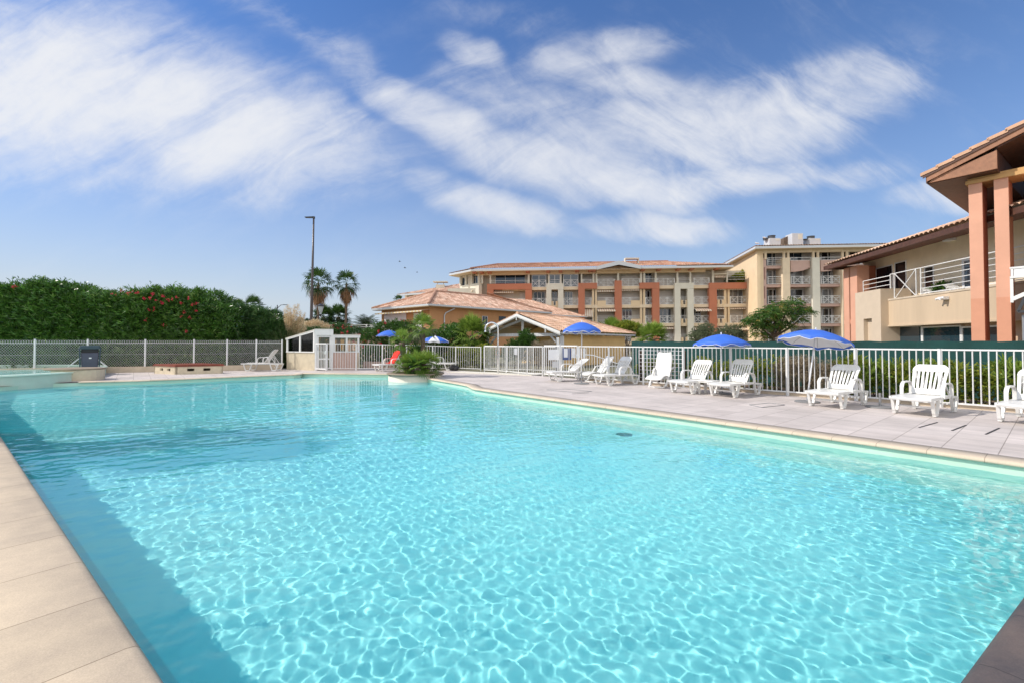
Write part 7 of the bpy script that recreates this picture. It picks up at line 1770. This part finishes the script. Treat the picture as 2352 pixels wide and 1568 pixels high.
mbs_.build('stalks', mat('stalk', (.34, .27, .13), .8, var=.1), t)
leaf_mesh('plumes', t, M_pampas, np.array(Bp), np.array(Ap), np.array(Lp), .012, rng, curl=.3)
n = 2600; a_ = rng.random(n)*6.28; el = np.clip(rng.normal(1.15, .25, n), .3, 1.5); h_ = rng.uniform(1.2, 2.6, n)
bx = c0.x+rng.normal(0, .28, n); by = 24.6+rng.normal(0, .28, n)
dirv = np.stack([np.cos(a_)*np.cos(el), np.sin(a_)*np.cos(el), np.sin(el)], -1)
leaf_mesh('blades', t, M_blade, np.stack([bx, by, np.full(n, .1)], -1), dirv, h_, .016, rng, curl=.16)
# ---- tall palms
for (u, vb, vt, y, r, sd, lab, lean) in ((730, 744.5, 650, 45, 2.05, 3, 'taller of two Washingtonia-type fan palms, partly behind the street lamp pole', .0), (792.5, 752, 652, 46, 1.8, 4, 'fan palm with bare slim trunk just right of the tall street lamp', .1)):
    p = D(u, 800, y); h = D(u, vt, y).z
    lab = 'tall fan palm with brown skirt, partly hidden by the street lamp pole' if sd == 3 else lab
    fan_palm('fan_palm', lab, (p.x, y, 0), h, r, 32 if sd == 3 else 30, M_palm, skirt=30, trunk_r=.12, seed=sd, lean=(lean, 0), droop=.75, n=13, pet=.5)
for (u, v, y, r, sd, lab) in ((742, 728, 50, 1.75, 11, 'low bushy fan palm between the lamp post and the second tall palm'), (777, 728, 52, 1.9, 12, 'bushy fan palm right behind the trunk of the second tall palm')):
    p = D(u, 800, y); fan_palm('fan_palm', lab, (p.x, y, 0), D(u, v, y).z, r, 46, M_palm, skirt=12, trunk_r=.25, seed=sd, droop=.6)
p = D(840, 752, 48); feather_palm('date_palm', 'low feathery date palm left of the bungalow terrace', (p.x, 48, 0), D(840, 752, 48).z, 1.9, M_far, 34, 13)
p = D(915, 700, 62); fan_palm('fan_palm', 'top of a fan palm showing above the bungalow eaves on the left', (p.x, 62, 0), D(915, 690, 62).z, 1.0, 24, M_palm, seed=14)
# far background trees and house between hedge and bungalow
for i, (u, v, ru, rv_, y, lab) in enumerate(((700, 752, 22, 18, 58, 'dark round tree far behind the street lamp'), (655, 752, 20, 14, 60, 'dark tree far behind the pampas plumes'), (760, 760, 40, 14, 56, 'low dark bush far behind the two tall palms'), (815, 762, 25, 13, 60, 'low dark bush far left of the bungalow terrace'), (850, 765, 20, 10, 64, 'small dark bush just left of the bungalow terrace'))):
    b = bl(u, v, y, ru, rv_, 1.5); bush('distant_tree', lab, 'tree', (b[0], y, 0), [b], M_far, 500, 6, .35, .12, seed=60+i, stem=.1, leafname='crown')
mb = MB(); p0_, p1_ = D(690, 744, 80), D(800, 752, 80); mb.box(p0_.x, p1_.x, 80, 90, 0, p0_.z); tag(mb.build('distant_house', M_ochre), 'brown low house far away behind the tall palms', 'house')
mb = MB(); p0_, p1_ = D(682, 748, 60), D(712, 760, 60); mb.box(p0_.x, p1_.x, 60, 60.3, 0, p0_.z); tag(mb.build('garden_wall', M_cream2), 'pale garden wall far behind the pampas grass', 'garden wall')
# ---- shrubs between fence and bungalow
def sb(label, cat, blobs, m, n, L, Wd, seed, name='shrub', k=7, fl=None, **kw):
    b0 = blobs[0]; return bush(name, label, cat, (b0[0], b0[1], 0), blobs, m, n, k, L, Wd, seed=seed, stem=.02, flowers=fl, **kw)
anyf = lambda c: c[2] > .8
sb('oleander bush with red flowers behind the glazed enclosure roof', 'bush', [bl(735, 765, 30, 50, 20, 1.2), bl(770, 762, 31, 35, 16, 1.2), bl(815, 768, 30, 25, 14, 1)], M_olea2, 1300, .2, .035, 21, 'oleander_bush', fl=(M_flower, 46, .12, anyf))
sb('green oleander bush with red flowers left of the planter palms, above the left umbrella', 'bush', [bl(895, 765, 28, 48, 26, 1.4), bl(935, 765, 28, 30, 28, 1.2), bl(858, 782, 27, 30, 26, 1.2)], M_green, 1900, .19, .032, 22, 'oleander_bush', fl=(M_flower, 26, .11, anyf))
sb('grey-green shrub between the two planter palm trunks', 'shrub', [bl(960, 785, 26, 30, 24, 1.2), bl(985, 775, 27, 22, 22, 1)], M_olive, 1500, .08, .03, 23)
sb('dark glossy shrub behind the blue and white umbrella', 'shrub', [bl(1030, 775, 28, 34, 26, 1.3), bl(1050, 762, 29, 22, 20, 1), bl(1005, 785, 28, 25, 22, 1)], M_olea, 1900, .12, .05, 24)
for i, (u, ru) in enumerate(((845, 35), (900, 40), (950, 35), (1000, 40), (1050, 40), (1100, 40))):
    y = 24.2-i*.1; sb(['yellow-green hedge shrub behind the fence beside the enclosure', 'yellow-green hedge shrub behind the fence left of the red towel', 'yellow-green hedge shrub behind the fence, behind the taller planter palm', 'yellow-green hedge shrub behind the fence under the blue and white umbrella', 'yellow-green hedge shrub behind the fence above the black backpack', 'yellow-green hedge shrub behind the fence just left of the shower'][i], 'shrub', [bl(u, 822, y, ru, 27, .55), bl(u+12, 815, y+.2, ru*.7, 22, .5)], [M_olea2, M_green, M_lemon, M_green, M_lemon, M_lemon][i], 900, .09, .035, 30+i, group='hedge shrubs along the far fence')
sb('young oleander with upright shoots under the open shelter', 'shrub', [bl(1213, 800, 22.5, 22, 34, .5), bl(1206, 782, 22.6, 14, 20, .4)], M_green, 520, .2, .028, 41, 'oleander_bush', upb=1.2)
sb('small upright oleander left of the young oleander under the shelter', 'shrub', [bl(1192, 806, 22.4, 12, 24, .4), bl(1168, 812, 22.2, 16, 22, .4), bl(1180, 790, 22.4, 8, 10, .3)], M_green, 420, .16, .026, 42, 'oleander_bush', upb=1.2)
sb('dry straw-coloured grasses behind the fence under the shelter', 'grass clump', [bl(1240, 815, 21.5, 24, 26, .5), bl(1262, 808, 21.5, 16, 20, .5)], M_dry, 1100, .22, .008, 43, 'dry_grass', upb=1.6, spread=.5)
# big fan palms
def lowpalm(label, u, v, y, r, sd, m=M_palm2, n=30, h=None, droop=.5):
    p = D(u, v, y); return fan_palm('fan_palm', label, (p.x, y, 0), (h if h is not None else p.z), r, n, m, seed=sd, trunk_r=.16, up_only=False, droop=droop, n=17)
lowpalm('large low fan palm in front of the orange bungalow wall, left of the shelter', 1085, 770, 27, 1.55, 51, n=44)
lowpalm('fan palm rising behind the tiled shelter roof', 1405, 762, 44, 1.75, 52, n=34)
lowpalm('bright fan palm standing behind the green windscreen at its left end', 1499, 778, 24, 1.15, 53, n=40, droop=.4)
# yellow-green tree, olives, silk tree
b = [bl(1441, 752, 40, 24, 13, 1.2), bl(1425, 758, 40, 16, 10, 1), bl(1458, 760, 40, 14, 12, 1)]
bush('round_tree', 'small rounded yellow-green tree behind the right end of the shelter roof', 'tree', (b[0][0], 40, 0), b, M_lemon, 900, 7, .22, .09, seed=61, stem=.06, leafname='crown')
b = [bl(1612, 770, 30, 22, 20, .8), bl(1625, 758, 30, 14, 14, .7), bl(1598, 775, 30, 14, 12, .6)]
bush('olive_tree', 'grey-green olive tree behind the green windscreen, left of the squat umbrella', 'tree', (b[0][0], 30, 0), b, M_olive, 1100, 8, .11, .022, seed=62, stem=.05, leafname='crown', lump=.35)
b = [bl(1668, 768, 31, 26, 16, .8), bl(1686, 760, 31, 14, 12, .7), bl(1650, 775, 31, 14, 12, .7), bl(1700, 775, 31, 14, 10, .6)]
bush('olive_tree', 'grey-green olive tree behind the windscreen, directly above the squat umbrella', 'tree', (b[0][0], 31, 0), b, M_olive, 1200, 8, .11, .022, seed=63, stem=.05, leafname='crown', lump=.35)
M_silk = leafmat('silk_tree_leaf', (.03, .09, .018), (.10, .21, .03), (.42, .30, .08), rough=.45, tr=.35)
t = empty('silk_tree', (D(1778, 800, 30).x, 30, 0), 'spreading dark green silk tree with pinkish seed heads before the yellow building', 'tree')
crown = [bl(u, v, 30+dy, ru, rv_, ry) for u, v, ru, rv_, dy, ry in ((1780, 712, 28, 14, 0, 1), (1760, 725, 30, 14, -.3, 1), (1735, 738, 22, 11, 0, .9), (1800, 728, 22, 13, .3, 1), (1815, 700, 18, 12, .2, .8), (1838, 712, 18, 9, 0, .7), (1855, 718, 12, 6, .2, .5), (1772, 748, 22, 12, .1, .8), (1750, 752, 18, 10, -.2, .7), (1798, 748, 14, 11, .2, .6), (1838, 735, 12, 6, 0, .5), (1720, 742, 10, 7, 0, .5), (1740, 768, 10, 7, 0, .4), (1757, 775, 6, 6, 0, .3))]
rng = np.random.default_rng(70); C, d = blob_points(crown, 1050, rng, .6, .25, .8)
# compound leaves: drooping fronds of leaflets
Bq = np.repeat(C, 12, 0); dd_ = nrm(d*np.array([1, 1, .3])+np.array([0, 0, -.15])+rng.normal(size=d.shape)*.4); A_ = np.repeat(dd_, 12, 0); s_ = np.tile(np.linspace(0, 1, 12), len(C))[:, None]
Bq = Bq+A_*s_*.34-np.array([0, 0, .14])*s_**2; sd_ = nrm(np.cross(A_, np.array([0, 0, 1.]))); sg = np.tile([1, -1], len(C)*6)[:, None]
leaf_mesh('crown', t, M_silk, Bq, sd_*sg+A_*.4-np.array([0, 0, .3]), .13, .05, rng, np.clip(np.repeat(rng.random(len(C)), 12)*.85+rng.random(len(C)*12)*.2, 0, 1), curl=.2)
mb = MB(); x, y = D(1778, 800, 30).x, 30; rg = random.Random(5)
fk = D(1776, 776, 30); mb.tube([(x, y, 0), (x+.02, y, 1.0), tuple(fk)], [.13, .11, .09], 8)
for b in crown[:13]: m_ = Vector(b[:3]).lerp(fk, .45)+Vector((0, 0, -.1)); mb.tube([fk, m_, Vector(b[:3])], [.06, .035, .012], 6)
mb.build('trunk', M_bark, t)
# plants on the roof terrace of the apartment block
for i, (x, y_, ru, rv_, m, lab) in enumerate(((1940, 480, 13, 6, M_olive, 'grey-green shrub on the roof terrace at the right end of the apartment block'), (2030, 455, 12, 10, M_lemon, 'tallest bamboo-like plant on the roof terrace before the yellow wall'), (2130, 420, 9, 14, M_lemon, 'leafy plant on the roof terrace nearest the yellow building'))):
    u, v = zD(x, y_); b = bl(u, v, 66.5, ru, rv_, .5); bush('terrace_plant', lab, 'plant', (b[0], 66.5, zs[0]+.2), [b], m, 260, 6, .35, .09, seed=80+i, stem=.03)
# ---- shrubs between right fence and windscreen
def along(u, off, z=0):
    a = Vector(fx(u)); n_ = Vector((.70, .71)); p = a+n_*off; return p
def rsh(label, u, w, h, m, n, L, Wd, seed, off=.75, name='shrub', **kw):
    p = along(u, off); blobs = [(p.x, p.y, h*.5, w, .38, h*.52), (p.x+.2*w, p.y-.1, h*.72, w*.6, .3, h*.3), (p.x-.4*w, p.y+.2, h*.6, w*.5, .3, h*.38)]
    return bush(name, label, 'shrub', (p.x, p.y, 0), blobs, m, n, 7, L, Wd, seed=seed, stem=.012, **kw)
GS = 'shrubs planted between the right fence and the green windscreen'
L_ = [(1462, .38, .85, M_lemon, 'yellow-green shrub behind the blue-shaded lounger'), (1500, .4, .95, M_lemon, 'yellow-green shrub behind the white trellis'), (1588, .5, 1.0, M_lemon, 'yellow-green shrub behind the fence right of the trellis'), (1640, .42, .9, M_lemon, 'yellow-green shrub behind the lounger left of the side table'), (1700, .5, 1.02, M_lemon, 'yellow-green shrub behind the lounger under the squat umbrella'), (1755, .5, 1.08, M_lemon, 'yellow-orange shrub left of the grey dry bush')]
for i, (u, w, h, m, lab) in enumerate(L_): rsh(lab, u, w, h*.86, m, 230, .065, .034, 90+i, group=GS)
rsh('grey leafless dry bush behind the leaning umbrella pole', 1815, .55, .95, M_dry, 1500, .11, .010, 97, name='dry_bush', group=GS, spread=1.3, curl=.3)
rsh('lower grey dry bush left of the shaded lounger back', 1880, .42, .8, M_dry, 1000, .11, .010, 98, name='dry_bush', group=GS, spread=1.3, curl=.3)
ol = [(1945, .35, 1.1, 'oleander with upright green shoots directly behind the shaded lounger'), (2000, .4, .95, 'oleander with upright green shoots just right of the shaded lounger'), (2050, .45, .98, 'oleander behind the fence left of the sunlit lounger'), (2110, .4, 1.0, 'oleander directly behind the sunlit lounger'), (2175, .45, 1.0, 'oleander just right of the sunlit lounger back'), (2345, .5, 1.08, 'oleander behind the lounger at the right edge')]
for i, (u, w, h, lab) in enumerate(ol): rsh(lab, u, w*.85, h*.84, M_palm2 if i % 2 else M_lemon, 150, .2, .034, 110+i, name='oleander_bush', group=GS, upb=1.1)
for i, (u, w, h, lab) in enumerate(((2235, .3, .75, 'sparse yellow shrub behind the fence, midway between the last two loungers'), (2290, .32, .85, 'sparse yellow shrub just left of the last lounger'))): rsh(lab, u, w, h, M_lemon, 260, .06, .034, 120+i, group=GS)
# soil strip with low stones
mb = MB(); A_ = [fx(u) for u in (1455, 1700, 1964, 2158, 2395)]+[fl(1.75)]; n_ = Vector((.70, .71)); pol = [tuple(Vector(p)+n_*.2) for p in A_]+[tuple(Vector(p)+n_*1.9) for p in A_[::-1]]; mb.prism(pol, -.03, .03); tag(mb.build('planting_bed', M_soil), kind='structure')
mb = MB(); rg = random.Random(9)
for i in range(90):
    p = Vector(fx(1450)).lerp(Vector(fl(1.7)), rg.random())+n_*rg.uniform(.24, .5); s = rg.uniform(.03, .08); mb.ellip((p.x, p.y, .03+s*.2), (s, s*.8, s*.6), 6, 4, .25, rg)
tag(mb.build('bed_stones', M_concrete), 'scattered small stones along the planting bed behind the right fence', 'stones', kind='stuff')
# ---- round planter plants
px_, py_ = -3.78, 17.9
p = D(973, 845, 18.0); fan_palm('planter_palm', 'taller slim planter palm with dark trunk and light fan leaves', (p.x, 18.0, .13), D(971, 752, 18).z-.13, .78, 22, M_palm2, seed=201, trunk_r=.10, lean=(-.04, 0), droop=.55, n=15)
p = D(937, 845, 17.8); fan_palm('planter_palm', 'shorter planter palm leaning left above the red towel', (p.x, 17.8, .13), D(922, 786, 17.8).z-.13, .72, 18, M_palm2, seed=202, trunk_r=.12, lean=(-.24, 0), droop=.5, n=15)
for i, (u, y, r, h, lab) in enumerate(((935, 17.5, .62, .30, 'dwarf fan palm at the left side of the round planter'), (960, 17.2, .66, .36, 'dwarf fan palm at the front middle of the round planter'), (985, 17.5, .66, .32, 'dwarf fan palm at the right side of the round planter'), (960, 18.2, .7, .55, 'dwarf fan palm at the back of the round planter'), (948, 17.3, .5, .2, 'smallest dwarf fan palm low at the front left of the round planter'))):
    x = (u-1176)/F0*y; fan_palm('dwarf_palm', lab, (x, y, .12), h, r*1.12, 20, M_palm2 if i in (0, 1, 2) else M_palm, seed=210+i, trunk_r=.07, droop=.25, n=13, pet=.45, group='dwarf fan palms in the round planter')
# ---- palm out of frame on the left whose shadow falls across the pool
fan_palm('fan_palm', 'fan palm standing just outside the left edge, casting its shadow into the pool', (-11.5, 7.3, 0), 5.0, 1.8, 34, M_palm, seed=220, trunk_r=.13, lean=(0, 0), droop=.5, n=17)
# ---- birds
def bird(label, u, v, y, s, m, name='bird', sit=False):
    p = D(u, v, y); mb = MB(); mb.smooth = True; mb.ellip(tuple(p), (s, s*.35, s*.32), 10, 6); mb.ellip((p.x-s*.9, p.y, p.z+s*.25), (s*.3, s*.25, s*.25), 8, 5)
    if not sit:
        for sg in (-1, 1): mb.hexa([(p.x-s*.4, p.y, p.z), (p.x+s*.3, p.y, p.z), (p.x+s*.5, p.y+sg*s*1.8, p.z+s*.9), (p.x+s*.1, p.y+sg*s*1.8, p.z+s*.9), (p.x-s*.4, p.y, p.z+s*.1), (p.x+s*.3, p.y, p.z+s*.1), (p.x+s*.5, p.y+sg*s*1.8, p.z+s*.95), (p.x+s*.1, p.y+sg*s*1.8, p.z+s*.95)])
    mb.bar((p.x+s*.7, p.y, p.z), (p.x+s*1.6, p.y, p.z-s*.05), s*.3, s*.1); tag(mb.build(name, m), label, 'bird')
bird('small dark bird flying in the sky, highest of the three', 918, 601.5, 60, .12, M_dgrey); bird('small dark bird flying in the sky, middle one', 930, 616, 60, .13, M_dgrey); bird('small dark bird flying in the sky, lowest and rightmost', 958, 626, 60, .10, M_dgrey)
bird('white gull sitting on the roof slope left of the cooling units', *zE(540, 283), 64, .28, M_white, 'gull', True); bird('white gull sitting on the leftmost cooling unit', *zE(627, 214), 66, .25, M_white, 'gull', True)
bird('dark bird perched on the apartment block roof ridge', *zC(2060, 232), 69, .22, M_dgrey, 'pigeon', True)
